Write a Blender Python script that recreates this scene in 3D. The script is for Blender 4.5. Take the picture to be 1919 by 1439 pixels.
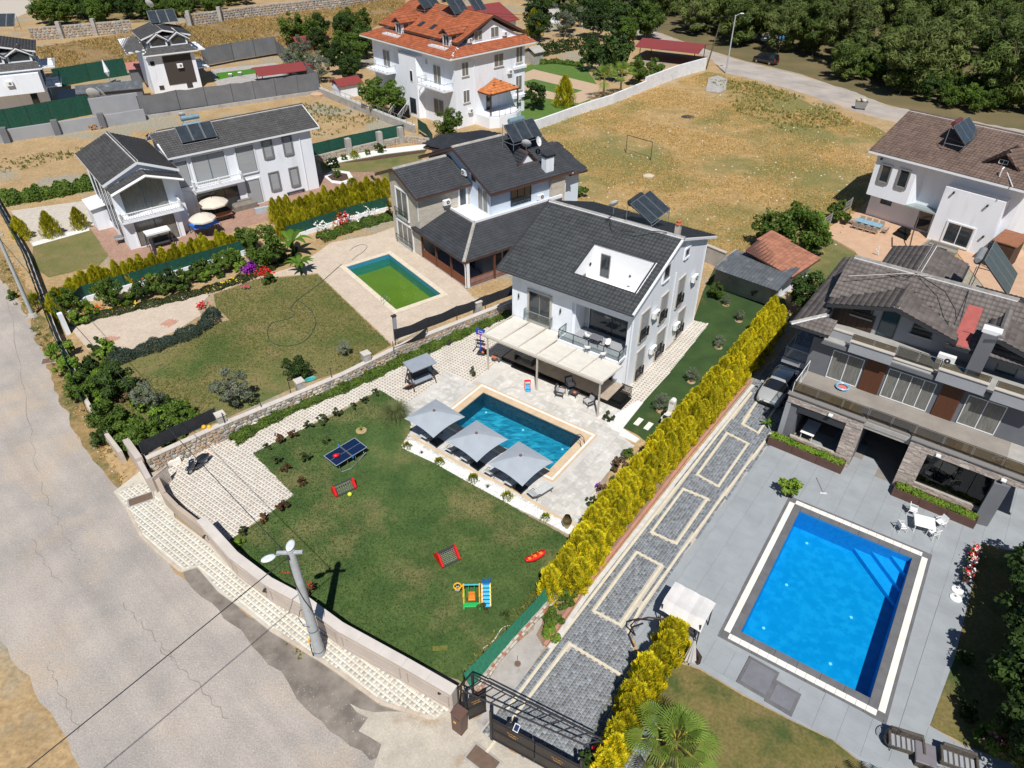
import bpy, bmesh, math, random
import numpy as np
from mathutils import Vector, Matrix, Euler
from mathutils.geometry import tessellate_polygon
random.seed(7); RNG=np.random.default_rng(7)
R=math.radians; PI=math.pi
for o in list(bpy.data.objects): bpy.data.objects.remove(o)
SC=bpy.context.scene; COL=SC.collection
# ---------------- camera, sky, sun, exposure ----------------
F,TH,CH=1332.0,R(37.0),36.0
cd=bpy.data.cameras.new('camera'); cam=bpy.data.objects.new('camera',cd); COL.objects.link(cam)
cd.sensor_fit='HORIZONTAL'; cd.sensor_width=36; cd.lens=36*F/1919; cd.clip_end=3000; cd.clip_start=.5
cam.location=(0,0,CH); cam.rotation_euler=(R(90)-TH,0,0); SC.camera=cam
w=bpy.data.worlds.new('World'); SC.world=w; w.use_nodes=True
nt=w.node_tree; sky=nt.nodes.new('ShaderNodeTexSky'); sky.sky_type='NISHITA'; sky.sun_disc=False
SUN_EL=56.5; SH=Vector((-.035,1,0)).normalized()
sky.sun_elevation=R(SUN_EL); sky.sun_rotation=math.atan2(-SH.x,-SH.y); sky.air_density=1; sky.dust_density=.15; sky.ozone_density=5
bg=nt.nodes['Background']; bg.inputs[1].default_value=.058; nt.links.new(sky.outputs[0],bg.inputs[0])
sd=bpy.data.lights.new('sun','SUN'); sd.energy=4.8; sd.angle=R(.53); sd.color=(1,.965,.915)
sun=bpy.data.objects.new('sun',sd); COL.objects.link(sun)
dv=Vector((SH.x*math.cos(R(SUN_EL)),SH.y*math.cos(R(SUN_EL)),-math.sin(R(SUN_EL))))
sun.rotation_euler=dv.to_track_quat('-Z','Y').to_euler(); sun.location=(0,-20,60)
SC.view_settings.view_transform='Standard'; SC.view_settings.look='None'; SC.view_settings.exposure=0.14; SC.view_settings.gamma=1
SC.view_settings.use_curve_mapping=False
SC.render.engine='CYCLES'; SC.cycles.max_bounces=6; SC.cycles.transparent_max_bounces=16
SC.cycles.caustics_reflective=False; SC.cycles.caustics_refractive=False
# ---------------- measuring helpers: where a sight line meets the height z ----------------
def P(px,py,z=0.0):
    u=(px-959.5)/F; v=(719.5-py)/F
    r=Vector((u, v*math.sin(TH)+math.cos(TH), v*math.cos(TH)-math.sin(TH)))
    t=(z-CH)/r.z; return Vector((r.x*t,r.y*t,z))
def P2(px,py,z=0.0): p=P(px,py,z); return (p.x,p.y)
def PL(pts,z=0.0): return [P2(x,y,z) for x,y in pts]
def ZM(ox,oy,s,pts): return [(ox+x/s,oy+y/s) for x,y in pts]
# ---------------- materials ----------------
MATS={}
def nodes(m):
    m.use_nodes=True; n=m.node_tree; return n,n.nodes['Principled BSDF']
def rgb(c): return (c[0],c[1],c[2],1)
def mat(name,c,c2=None,scale=3,rough=.75,bump=0,bscale=None,metal=0,spec=.4,c3=None,s3=.4,t3=(.5,.62),det=5,coat=0,tint=False,world=True,rnd=0,contrast=(.35,.65),stretch=None,fine=0,fs=7,streak=None):
    if name in MATS: return MATS[name]
    m=bpy.data.materials.new(name); n,b=nodes(m); L=n.links
    b.inputs['Roughness'].default_value=rough; b.inputs['Metallic'].default_value=metal
    b.inputs['Specular IOR Level'].default_value=spec; b.inputs['Coat Weight'].default_value=coat
    if world: pos=n.nodes.new('ShaderNodeNewGeometry').outputs['Position']
    else: pos=n.nodes.new('ShaderNodeTexCoord').outputs['Object']
    if stretch:
        mp=n.nodes.new('ShaderNodeMapping'); mp.inputs['Scale'].default_value=stretch[:3]
        if len(stretch)>3: mp.inputs['Rotation'].default_value=(0,0,stretch[3])
        L.new(pos,mp.inputs[0]); pos=mp.outputs[0]
    def noise(s,d=det):
        t=n.nodes.new('ShaderNodeTexNoise'); t.inputs['Scale'].default_value=s; t.inputs['Detail'].default_value=d; t.inputs['Roughness'].default_value=.6
        L.new(pos,t.inputs['Vector']); return t.outputs['Fac']
    def ramp(f,a,z):
        r=n.nodes.new('ShaderNodeMapRange'); r.inputs[1].default_value=a; r.inputs[2].default_value=z; L.new(f,r.inputs[0]); return r.outputs[0]
    def mix(f,a,z,mode='MIX'):
        x=n.nodes.new('ShaderNodeMix'); x.data_type='RGBA'; x.blend_type=mode
        if isinstance(f,(int,float)): x.inputs[0].default_value=f
        else: L.new(f,x.inputs[0])
        for i,q in ((6,a),(7,z)):
            if isinstance(q,tuple): x.inputs[i].default_value=rgb(q)
            else: L.new(q,x.inputs[i])
        return x.outputs[2]
    col=c
    if c2: col=mix(ramp(noise(scale),*contrast),c,c2)
    if c3: col=mix(ramp(noise(s3,6),*t3),col,c3)
    if fine:
        mr=n.nodes.new('ShaderNodeMapRange'); mr.inputs[1].default_value=.3; mr.inputs[2].default_value=.7; mr.inputs[3].default_value=1-fine; mr.inputs[4].default_value=1+fine
        L.new(noise(fs,3),mr.inputs[0]); h=n.nodes.new('ShaderNodeHueSaturation'); L.new(mr.outputs[0],h.inputs['Value'])
        if isinstance(col,tuple): h.inputs['Color'].default_value=rgb(col)
        else: L.new(col,h.inputs['Color'])
        col=h.outputs[0]
    if streak:
        mp=n.nodes.new('ShaderNodeMapping'); mp.inputs['Rotation'].default_value=(0,0,streak[0]); mp2=n.nodes.new('ShaderNodeVectorMath'); mp2.operation='MULTIPLY'; mp2.inputs[1].default_value=(.035,.9,1)
        L.new(pos,mp.inputs[0]); L.new(mp.outputs[0],mp2.inputs[0]); t=n.nodes.new('ShaderNodeTexNoise'); t.inputs['Scale'].default_value=1; t.inputs['Detail'].default_value=7; L.new(mp2.outputs[0],t.inputs['Vector'])
        mr=n.nodes.new('ShaderNodeMapRange'); mr.inputs[1].default_value=.35; mr.inputs[2].default_value=.65; mr.inputs[3].default_value=1-streak[1]; mr.inputs[4].default_value=1+streak[1]; L.new(t.outputs['Fac'],mr.inputs[0])
        h=n.nodes.new('ShaderNodeHueSaturation'); L.new(mr.outputs[0],h.inputs['Value']); L.new(col,h.inputs['Color']); col=h.outputs[0]
    if rnd:
        oi=n.nodes.new('ShaderNodeObjectInfo'); h=n.nodes.new('ShaderNodeHueSaturation')
        mr=n.nodes.new('ShaderNodeMapRange'); mr.inputs[3].default_value=1-rnd; mr.inputs[4].default_value=1+rnd; L.new(oi.outputs['Random'],mr.inputs[0]); L.new(mr.outputs[0],h.inputs['Value'])
        if isinstance(col,tuple): h.inputs['Color'].default_value=rgb(col)
        else: L.new(col,h.inputs['Color'])
        col=h.outputs[0]
    if tint:
        a=n.nodes.new('ShaderNodeAttribute'); a.attribute_name='tint'
        col=mix(1.0,col,a.outputs['Color'],'MULTIPLY')
    if isinstance(col,tuple): b.inputs['Base Color'].default_value=rgb(col)
    else: L.new(col,b.inputs['Base Color'])
    if bump:
        bp=n.nodes.new('ShaderNodeBump'); bp.inputs['Strength'].default_value=bump; bp.inputs['Distance'].default_value=.05
        L.new(noise(bscale or scale*4,4),bp.inputs['Height']); L.new(bp.outputs[0],b.inputs['Normal'])
    MATS[name]=m; return m
def leafmat(name,c1,c2,tr=.3,c3=None):
    if name in MATS: return MATS[name]
    m=bpy.data.materials.new(name); n,b=nodes(m); L=n.links
    a=n.nodes.new('ShaderNodeAttribute'); a.attribute_name='shade'
    oi=n.nodes.new('ShaderNodeObjectInfo')
    x=n.nodes.new('ShaderNodeMix'); x.data_type='RGBA'; x.inputs[6].default_value=rgb(c1); x.inputs[7].default_value=rgb(c2); L.new(a.outputs['Fac'],x.inputs[0])
    h=n.nodes.new('ShaderNodeHueSaturation'); mr=n.nodes.new('ShaderNodeMapRange'); mr.inputs[3].default_value=.75; mr.inputs[4].default_value=1.25
    L.new(oi.outputs['Random'],mr.inputs[0]); L.new(mr.outputs[0],h.inputs['Value']); L.new(x.outputs[2],h.inputs['Color'])
    L.new(h.outputs[0],b.inputs['Base Color']); b.inputs['Roughness'].default_value=.6; b.inputs['Specular IOR Level'].default_value=.25
    t=n.nodes.new('ShaderNodeBsdfTranslucent'); L.new(h.outputs[0],t.inputs[0])
    ms=n.nodes.new('ShaderNodeMixShader'); ms.inputs[0].default_value=tr; L.new(b.outputs[0],ms.inputs[1]); L.new(t.outputs[0],ms.inputs[2])
    L.new(ms.outputs[0],n.nodes['Material Output'].inputs[0]); MATS[name]=m; return m
def plain(name,c,rough=.6,metal=0,spec=.4,coat=0): return mat(name,c,rough=rough,metal=metal,spec=spec,coat=coat)
def cloth(name,c,tr=.35,c2=None):
    m=mat(name,c,c2 or tuple(x*.9 for x in c),scale=1.5,rough=.85,world=False); n=m.node_tree; b=n.nodes['Principled BSDF']; t=n.nodes.new('ShaderNodeBsdfTranslucent'); t.inputs[0].default_value=rgb(c)
    ms=n.nodes.new('ShaderNodeMixShader'); ms.inputs[0].default_value=tr; n.links.new(b.outputs[0],ms.inputs[1]); n.links.new(t.outputs[0],ms.inputs[2]); n.links.new(ms.outputs[0],n.nodes['Material Output'].inputs[0]); return m
def facing(n,base):
    lw=n.nodes.new('ShaderNodeLayerWeight'); lw.inputs[0].default_value=.5; p=n.nodes.new('ShaderNodeMath'); p.operation='POWER'; p.inputs[1].default_value=4.5; n.links.new(lw.outputs['Facing'],p.inputs[0])
    q=n.nodes.new('ShaderNodeMath'); q.operation='MULTIPLY_ADD'; q.inputs[1].default_value=.9; q.inputs[2].default_value=base; n.links.new(p.outputs[0],q.inputs[0]); return lw,q
def watermat(name,tint,refl=.02,ws=2.2):
    m=bpy.data.materials.new(name); n,b=nodes(m); L=n.links; n.nodes.remove(b)
    t=n.nodes.new('ShaderNodeBsdfTransparent'); t.inputs[0].default_value=rgb(tint)
    g=n.nodes.new('ShaderNodeBsdfGlossy'); g.inputs['Roughness'].default_value=.06
    f0,f=facing(n,.03)
    pos=n.nodes.new('ShaderNodeNewGeometry').outputs['Position']
    no=n.nodes.new('ShaderNodeTexNoise'); no.inputs['Scale'].default_value=ws; no.inputs['Detail'].default_value=4; L.new(pos,no.inputs['Vector'])
    bp=n.nodes.new('ShaderNodeBump'); bp.inputs['Strength'].default_value=.25; bp.inputs['Distance'].default_value=.1; L.new(no.outputs['Fac'],bp.inputs['Height'])
    L.new(bp.outputs[0],g.inputs['Normal']); L.new(bp.outputs[0],f0.inputs['Normal'])
    ms=n.nodes.new('ShaderNodeMixShader'); L.new(f.outputs[0],ms.inputs[0]); L.new(t.outputs[0],ms.inputs[1]); L.new(g.outputs[0],ms.inputs[2])
    L.new(ms.outputs[0],n.nodes['Material Output'].inputs[0]); MATS[name]=m; return m
def clearglass(name,tint=(.75,.82,.82)):
    m=bpy.data.materials.new(name); n,b=nodes(m); L=n.links; n.nodes.remove(b)
    t=n.nodes.new('ShaderNodeBsdfTransparent'); t.inputs[0].default_value=rgb(tint)
    g=n.nodes.new('ShaderNodeBsdfGlossy'); g.inputs['Roughness'].default_value=.03
    f0,f=facing(n,.05)
    ms=n.nodes.new('ShaderNodeMixShader'); L.new(f.outputs[0],ms.inputs[0]); L.new(t.outputs[0],ms.inputs[1]); L.new(g.outputs[0],ms.inputs[2])
    L.new(ms.outputs[0],n.nodes['Material Output'].inputs[0]); MATS[name]=m; return m
# ---------------- mesh builder ----------------
class MB:
    def __init__(s): s.v=[]; s.f=[]; s.m=[]; s.mats=[]; s.cur=0; s.t=[]; s.ct=None
    def use(s,m):
        if m not in s.mats: s.mats.append(m)
        s.cur=s.mats.index(m); return s
    def add(s,vs,fs):
        k=len(s.v); s.v+= [tuple(v) for v in vs]; s.f+=[tuple(i+k for i in f) for f in fs]; s.m+=[s.cur]*len(fs); s.t+=[s.ct]*len(fs); return s
    def box(s,c,d,rz=0,rx=0,ry=0):
        M=Euler((rx,ry,rz)).to_matrix(); c=Vector(c); h=[x/2 for x in d]
        vs=[c+M@Vector((sx*h[0],sy*h[1],sz*h[2])) for sz in(-1,1) for sy in(-1,1) for sx in(-1,1)]
        return s.add(vs,[(0,2,3,1),(4,5,7,6),(0,1,5,4),(2,6,7,3),(0,4,6,2),(1,3,7,5)])
    def bb(s,x0,x1,y0,y1,z0,z1): return s.box(((x0+x1)/2,(y0+y1)/2,(z0+z1)/2),(abs(x1-x0),abs(y1-y0),abs(z1-z0)))
    def bev(s,c,d,b=.02,rz=0):
        M=Euler((0,0,rz)).to_matrix(); c=Vector(c); hx,hy,hz=[x/2 for x in d]
        q=lambda x,y,z:c+M@Vector((x,y,z))
        vs=[q(sx*hx,sy*hy,-hz) for sy in(-1,1) for sx in(-1,1)]+[q(sx*hx,sy*hy,hz-b) for sy in(-1,1) for sx in(-1,1)]+[q(sx*(hx-b),sy*(hy-b),hz) for sy in(-1,1) for sx in(-1,1)]
        fs=[(0,2,3,1)]
        for k in (0,4): fs+=[(k,k+1,k+5,k+4),(k+1,k+3,k+7,k+5),(k+3,k+2,k+6,k+7),(k+2,k,k+4,k+6)]
        fs.append((8,9,11,10)); return s.add(vs,fs)
    def prism(s,pts,z0,z1,holes=()):
        loops=[list(pts)]+[list(h) for h in holes]
        tri=tessellate_polygon([[Vector((p[0],p[1],0)) for p in l] for l in loops]); fl=[p for l in loops for p in l]; N=len(fl)
        vs=[(p[0],p[1],z0) for p in fl]+[(p[0],p[1],z1) for p in fl]
        def ar(t): a,b,c=[fl[i] for i in t]; return (b[0]-a[0])*(c[1]-a[1])-(b[1]-a[1])*(c[0]-a[0])
        fs=[]
        for t in tri:
            t=tuple(t) if ar(t)>0 else tuple(reversed(t)); fs.append(tuple(i+N for i in t)); fs.append(tuple(reversed(t)))
        k=0
        for li,l in enumerate(loops):
            A=sum(l[i][0]*l[(i+1)%len(l)][1]-l[(i+1)%len(l)][0]*l[i][1] for i in range(len(l)))
            ccw=(A>0)==(li==0)
            for i in range(len(l)):
                a,b=k+i,k+(i+1)%len(l)
                fs.append((a,b,b+N,a+N) if ccw else (b,a,a+N,b+N))
            k+=len(l)
        return s.add(vs,fs)
    def poly(s,pts): return s.add(pts,[tuple(range(len(pts)))])
    def slab(s,pts,th):
        n=len(pts); vs=[tuple(p) for p in pts]+[(p[0],p[1],p[2]-th) for p in pts]
        return s.add(vs,[tuple(range(n)),tuple(reversed(range(n,2*n)))]+[(i,i+n,(i+1)%n+n,(i+1)%n) for i in range(n)])
    def tube(s,pts,r,n=8,cap=True):
        pts=[Vector(p) for p in pts]; rs=r if isinstance(r,(list,tuple)) else [r]*len(pts); vs=[]; fs=[]
        up=Vector((0,0,1))
        for i,p in enumerate(pts):
            d=(pts[min(i+1,len(pts)-1)]-pts[max(i-1,0)]).normalized()
            a=d.cross(up)
            if a.length<.05: a=d.cross(Vector((1,0,0)))
            a.normalize(); b=d.cross(a)
            for k in range(n):
                t=2*PI*k/n; vs.append(p+(a*math.cos(t)+b*math.sin(t))*rs[i])
        for i in range(len(pts)-1):
            for k in range(n): fs.append((i*n+k,i*n+(k+1)%n,(i+1)*n+(k+1)%n,(i+1)*n+k))
        if cap: fs+=[tuple(reversed(range(n))),tuple((len(pts)-1)*n+k for k in range(n))]
        return s.add(vs,fs)
    def cyl(s,c,r,h,n=16,r2=None): c=Vector(c); return s.tube([c,c+Vector((0,0,h))],[r,r if r2 is None else r2],n)
    def lathe(s,c,prof,n=20):
        c=Vector(c); vs=[];fs=[]
        for r,z in prof:
            for k in range(n): t=2*PI*k/n; vs.append(c+Vector((r*math.cos(t),r*math.sin(t),z)))
        for i in range(len(prof)-1):
            for k in range(n): fs.append((i*n+k,i*n+(k+1)%n,(i+1)*n+(k+1)%n,(i+1)*n+k))
        return s.add(vs,fs)
    def sph(s,c,r,n=12,m=8,sq=(1,1,1)):
        return s.lathe2(c,r,n,m,sq)
    def lathe2(s,c,r,n,m,sq):
        c=Vector(c); vs=[];fs=[]
        for i in range(m+1):
            a=-PI/2+PI*i/m
            for k in range(n): t=2*PI*k/n; vs.append(c+Vector((r*sq[0]*math.cos(a)*math.cos(t),r*sq[1]*math.cos(a)*math.sin(t),r*sq[2]*math.sin(a))))
        for i in range(m):
            for k in range(n): fs.append((i*n+k,i*n+(k+1)%n,(i+1)*n+(k+1)%n,(i+1)*n+k))
        return s.add(vs,fs)
    def mesh(s,name,mt=None):
        me=bpy.data.meshes.new(name); me.from_pydata(s.v,[],s.f)
        ms=s.mats or [mt]
        for x in ms: me.materials.append(x)
        if len(ms)>1: me.polygons.foreach_set('material_index',s.m)
        if any(t is not None for t in s.t):
            a=me.attributes.new('tint','FLOAT_COLOR','FACE'); d=[]
            for t in s.t: d+=list(t or (1,1,1))+[1]
            a.data.foreach_set('color',d)
        me.update(); return me
    def o(s,name,mt=None,parent=None,loc=None,rz=0,smooth=False,**kw):
        me=s.mesh(name,mt)
        if smooth: me.shade_smooth()
        return ob(name,me,parent,loc,rz,**kw)
def ob(name,me,parent=None,loc=None,rz=0,label=None,cat=None,group=None,kind=None):
    o=bpy.data.objects.new(name,me); COL.objects.link(o)
    if loc is not None: o.location=loc
    if rz: o.rotation_euler=(0,0,rz)
    if parent: o.parent=parent
    if label: o['label']=label
    if cat: o['category']=cat
    if group: o['group']=group
    if kind: o['kind']=kind
    return o
def T(name,label,cat,loc=(0,0,0),rz=0,group=None): return ob(name,None,None,loc,rz,label,cat,group)
def copytree(o,loc,rz=None,label=None,group=None,scale=None):
    kids={}
    for x in bpy.data.objects:
        if x.parent: kids.setdefault(x.parent,[]).append(x)
    def rec(a,par):
        c=a.copy(); COL.objects.link(c); c.parent=par
        for k in kids.get(a,[]): rec(k,c)
        return c
    r=rec(o,None); r.location=loc
    if rz is not None: r.rotation_euler=(0,0,rz)
    if label: r['label']=label
    if group: r['group']=group
    if scale: r.scale=(scale,)*3 if isinstance(scale,(int,float)) else scale
    return r
def sheet(name,pts,z,mt,holes=(),th=None,kind='structure',ragged=0,**kw):
    if ragged: pts=rough(pts,ragged,ragged*3+.2)
    m=MB()
    if th: m.prism(pts,z-th,z,holes)
    else:
        loops=[list(pts)]+[list(h) for h in holes]; fl=[p for l in loops for p in l]
        tri=tessellate_polygon([[Vector((p[0],p[1],0)) for p in l] for l in loops])
        def ar(t): a,b,c=[fl[i] for i in t]; return (b[0]-a[0])*(c[1]-a[1])-(b[1]-a[1])*(c[0]-a[0])
        m.add([(p[0],p[1],z) for p in fl],[tuple(t) if ar(t)>0 else tuple(reversed(t)) for t in tri])
    return m.o(name,mt,kind=kind,**kw)
def rough(pts,amp=.15,step=.7,seed=3):
    r=random.Random(seed); out=[]; n=len(pts)
    for i in range(n):
        a=Vector(pts[i][:2]);b=Vector(pts[(i+1)%n][:2]); d=b-a; k=max(1,min(60,int(d.length/step))); nn=Vector((-d.y,d.x)).normalized(); out.append(tuple(a))
        for j in range(1,k): q=a+d*(j/k)+nn*r.uniform(-amp,amp); out.append(tuple(q))
    return out
def inpoly(x,y,poly):
    poly=np.array(poly); x=np.asarray(x,float); y=np.asarray(y,float); ins=np.zeros(x.shape,bool); n=len(poly)
    for i in range(n):
        x0,y0=poly[i]; x1,y1=poly[(i+1)%n]
        if y0==y1: continue
        c=((y0>y)!=(y1>y))&(x<(x1-x0)*(y-y0)/(y1-y0)+x0); ins^=c
    return ins
def npmesh(name,V,Fq,mt,attr=None,attrname='shade',domain='FACE',mats=None,midx=None):
    """V (n,3), Fq (m,k) equal sized faces"""
    me=bpy.data.meshes.new(name); V=np.asarray(V,np.float32); Fq=np.asarray(Fq,np.int32); k=Fq.shape[1]
    me.vertices.add(len(V)); me.vertices.foreach_set('co',V.ravel()); me.loops.add(Fq.size); me.loops.foreach_set('vertex_index',Fq.ravel())
    me.polygons.add(len(Fq)); me.polygons.foreach_set('loop_start',np.arange(len(Fq),dtype=np.int32)*k)
    for x in (mats or [mt]): me.materials.append(x)
    if midx is not None: me.polygons.foreach_set('material_index',np.asarray(midx,np.int32))
    if attr is not None:
        attr=np.asarray(attr,np.float32)
        if attr.ndim==1: a=me.attributes.new(attrname,'FLOAT',domain); a.data.foreach_set('value',attr)
        else: a=me.attributes.new(attrname,'FLOAT_COLOR',domain); a.data.foreach_set('color',np.c_[attr,np.ones(len(attr))].astype(np.float32).ravel())
    me.update(calc_edges=True); me.validate(); return me
def pavers(name,poly,ang,su,sv,z,mt,colfn,gap=.008,h=.03,holes=(),stagger=0,jit=.1,parent=None,excl=(),label=None):
    """small paving pieces, one joined mesh: chamfered blocks on a turned grid, clipped to a polygon"""
    c,s=math.cos(ang),math.sin(ang); A=np.array(poly); U=A[:,0]*c+A[:,1]*s; W=-A[:,0]*s+A[:,1]*c
    i0,i1=int(U.min()/su)-1,int(U.max()/su)+1; j0,j1=int(W.min()/sv)-1,int(W.max()/sv)+1
    I,J=np.meshgrid(np.arange(i0,i1+1),np.arange(j0,j1+1),indexing='ij'); I=I.ravel();J=J.ravel()
    u=(I+.5+stagger*(J%2))*su; v=(J+.5)*sv; x=u*c-v*s; y=u*s+v*c
    k=inpoly(x,y,poly)
    for hh in list(holes)+list(excl): k&=~inpoly(x,y,hh)
    I,J,u,v=I[k],J[k],u[k],v[k]; n=len(u)
    if n==0: return None
    hu,hv=su/2-gap/2,sv/2-gap/2; b=.012; dz=RNG.normal(0,.002,n)
    vs=[]
    for (a,e,zz) in ((0,0,z-.005),(b,b,z+h)):
        for sx,sy in ((-1,-1),(1,-1),(1,1),(-1,1)):
            uu=u+sx*(hu-a); vv=v+sy*(hv-e); vs.append(np.c_[uu*c-vv*s,uu*s+vv*c,zz+dz*(1 if a else 0)])
    V=np.stack(vs,1).reshape(-1,3); q=np.array([[4,5,6,7],[0,1,5,4],[1,2,6,5],[2,3,7,6],[3,0,4,7]])
    Fq=(q[None]+8*np.arange(n)[:,None,None]).reshape(-1,4)
    col=np.array([colfn(int(a),int(b2)) for a,b2 in zip(I,J)],float)*(1+RNG.uniform(-jit,jit,(n,1)))
    me=npmesh(name,V,Fq,mt,np.repeat(col,5,0),'tint'); return ob(name,me,parent,kind='stuff',label=label)
# ================= materials =================
SAND=mat('dry soil',fine=.26,fs=3.2,c=(.43,.30,.155),c2=(.33,.225,.11),scale=.35,rough=.95,bump=.5,bscale=6,c3=(.30,.27,.2),s3=.07,t3=(.52,.6),det=8)
FIELD=mat('dry grass field',fine=.26,fs=3.2,c=(.43,.29,.125),c2=(.31,.205,.085),scale=.5,rough=.95,bump=.8,bscale=9,c3=(.19,.17,.055),s3=.055,t3=(.46,.56),det=10)
DRY2=mat('dry grass verge',fine=.26,fs=3.2,c=(.33,.225,.10),c2=(.21,.15,.06),scale=.8,rough=.95,bump=.8,bscale=9,c3=(.09,.1,.03),s3=.35,t3=(.5,.62),det=8)
ASPH=mat('worn gravel asphalt',streak=(R(44),.07),fine=.2,fs=11,c=(.435,.385,.34),c2=(.31,.283,.257),scale=.22,rough=.92,bump=.5,bscale=22,c3=(.44,.36,.28),s3=.16,t3=(.52,.68),det=10)
DARKASPH=mat('dark asphalt patch',(.15,.13,.11),(.27,.235,.20),scale=.9,rough=.9,bump=.4,bscale=20,det=8)
LAWN=mat('green lawn',fine=.25,fs=6,c=(.040,.082,.018),c2=(.078,.122,.03),scale=.45,rough=.95,bump=.5,bscale=30,c3=(.22,.18,.075),s3=.2,t3=(.5,.74),det=9)
LAWN2=mat('yellowing lawn',fine=.25,fs=6,c=(.14,.145,.042),c2=(.21,.165,.07),scale=.4,rough=.95,bump=.7,bscale=22,c3=(.06,.11,.022),s3=.16,t3=(.48,.66),det=9)
LAWN3=mat('olive lawn',fine=.25,fs=6,c=(.13,.12,.032),c2=(.19,.145,.055),scale=.5,rough=.95,bump=.6,bscale=22,c3=(.06,.085,.02),s3=.3,t3=(.5,.65),det=9)
PAVE=mat('paver concrete',(1,1,1),(.88,.87,.85),scale=.8,rough=.85,tint=True)
BEDDING=mat('paving bedding',(.50,.45,.38),(.44,.39,.33),scale=2,rough=.95)
TRAV=mat('pale travertine',(.60,.575,.53),(.515,.49,.45),scale=.9,rough=.6,c3=(.66,.64,.595),s3=2.3,t3=(.5,.6),tint=True,det=8)
BEIGE=mat('beige limestone',(.62,.47,.31),(.54,.40,.26),scale=1.2,rough=.7,tint=True)
WHITESTONE=mat('white stone',(.80,.77,.71),(.72,.68,.61),scale=1.5,rough=.65)
DECKG=mat('grey porcelain deck',(.33,.355,.37),(.28,.30,.315),scale=.6,rough=.55,tint=True,det=8)
DARKSTONE=mat('dark grey stone',(.155,.155,.16),(.12,.12,.125),scale=1.5,rough=.6,tint=True)
WHITEG=mat('white marble gravel',(.86,.86,.84),(.62,.62,.6),scale=18,rough=.8,bump=1,bscale=25,det=3)
CONC=mat('concrete',(.42,.40,.37),(.33,.31,.285),scale=1.2,rough=.9,bump=.3,bscale=14,c3=(.24,.22,.2),s3=.5,t3=(.58,.7))
WALLP=mat('pinkish wall paint',(.52,.45,.40),(.46,.40,.355),scale=.7,rough=.85,bump=.1,bscale=20)
WALLD=mat('beige wall paint',(.46,.37,.29),(.40,.33,.26),scale=.7,rough=.85)
MORTAR=mat('mortar',(.42,.39,.34),(.34,.31,.27),scale=3,rough=.95)
STONE=mat('wall stone',(1,1,1),(.72,.70,.68),scale=5,rough=.9,bump=.4,bscale=18,tint=True)
GREENMESH=mat('green fence mesh',(.012,.085,.055),(.008,.06,.04),scale=3,rough=.8); GREENNET=mat('bright green netting',(.03,.20,.115),(.018,.13,.075),scale=14,rough=.8)
BLACKMESH=mat('black shade net',(.016,.018,.022),(.026,.028,.034),scale=3,rough=.85)
GREYMESH=mat('grey shade net',(.17,.175,.185),(.14,.145,.155),scale=.6,rough=.8)
BLACKM=plain('black steel',(.02,.02,.024),.45,spec=.5)
GALV=mat('galvanised steel',(.45,.47,.48),(.36,.38,.39),scale=4,rough=.4,metal=.7)
STEEL=plain('polished steel',(.7,.72,.74),.2,metal=1)
WHITEP=plain('white plastic',(.78,.78,.77),.4)
RED=plain('red plastic',(.62,.012,.012),.4); BLUE=plain('sky blue plastic',(.02,.30,.72),.4); YEL=plain('yellow plastic',(.85,.42,.02),.4); GRN=plain('green plastic',(.02,.42,.10),.4)
# ================= pools: footprints =================
def rect4(a,b,d):
    "rectangle from corner a, corner b and the opposite side's distance point d (world xy)"
    a=Vector(a);b=Vector(b);d=Vector(d); e=(b-a).normalized(); n=Vector((-e.y,e.x)); k=(d-b).dot(n)
    return [tuple(a),tuple(b),tuple(b+n*k),tuple(a+n*k)]
def inset(r,k):
    c=Vector((sum(p[0] for p in r)/4,sum(p[1] for p in r)/4)); a,b,cc,d=[Vector(p) for p in r]
    e=(b-a).normalized(); f=(d-a).normalized()
    return [tuple(a+e*k+f*k),tuple(b-e*k+f*k),tuple(cc-e*k-f*k),tuple(d+e*k-f*k)]
PO1=rect4(P2(902,718.5),P2(1121.5,816.2),P2(1034.3,904.7))
PI1=inset(PO1,.95)
PO3=rect4(P2(1479,930),P2(1747,1040.5),P2(1636,1346)); PI3=inset(PO3,1.03)
PI2=rect4(P2(728.3,476.7),P2(826.7,551.7),P2(741.7,580)); PO2=inset(PI2,-.55)
PI4=rect4(P2(1000,148),P2(1092,170),P2(1080,184))
HOLES=[PI1,PI2,PI3,PI4]
# ================= ground =================
sheet('ground',[(-500,-60),(500,-60),(500,900),(-500,900)],0,SAND,HOLES)
road=PL([(-420,420),(-100,480),(0,512),(30,560),(60,610),(95,690),(125,770),(160,840),(205,900),(236,930),(262,975),(300,1030),(345,1085),(430,1160),(560,1245),(680,1335),(745,1385),(800,1439),(860,1560),(300,1700),(150,1439),(110,1360),(62,1290),(0,1200),(-300,900)])
sheet('road',road,.008,ASPH,ragged=.2)
sheet('asphalt_patch',PL(ZM(0,900,2.665,[(910,440),(980,420),(1060,500),(1150,590),(1240,680),(1370,750),(1550,880),(1760,1000),(1919,1110),(2040,1200),(1990,1330),(1850,1400),(1700,1285),(1480,1090),(1440,1010),(1300,870),(1160,720),(1060,615),(960,540)])),.014,DARKASPH,ragged=.16,label='dark damp asphalt patch along the kerb of the road')
sheet('gate_apron',PL([(655,1318),(700,1335),(850,1328),(878,1290),(960,1350),(1110,1455),(1110,1600),(790,1600),(752,1470),(700,1440),(715,1395),(672,1370),(690,1345)]),.018,mat('dusty concrete apron',(.50,.45,.37),(.40,.36,.30),scale=.9,rough=.9,bump=.3,bscale=12,c3=(.36,.28,.2),s3=.6,t3=(.56,.66),fine=.12,fs=9,det=8),ragged=.15)
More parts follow.
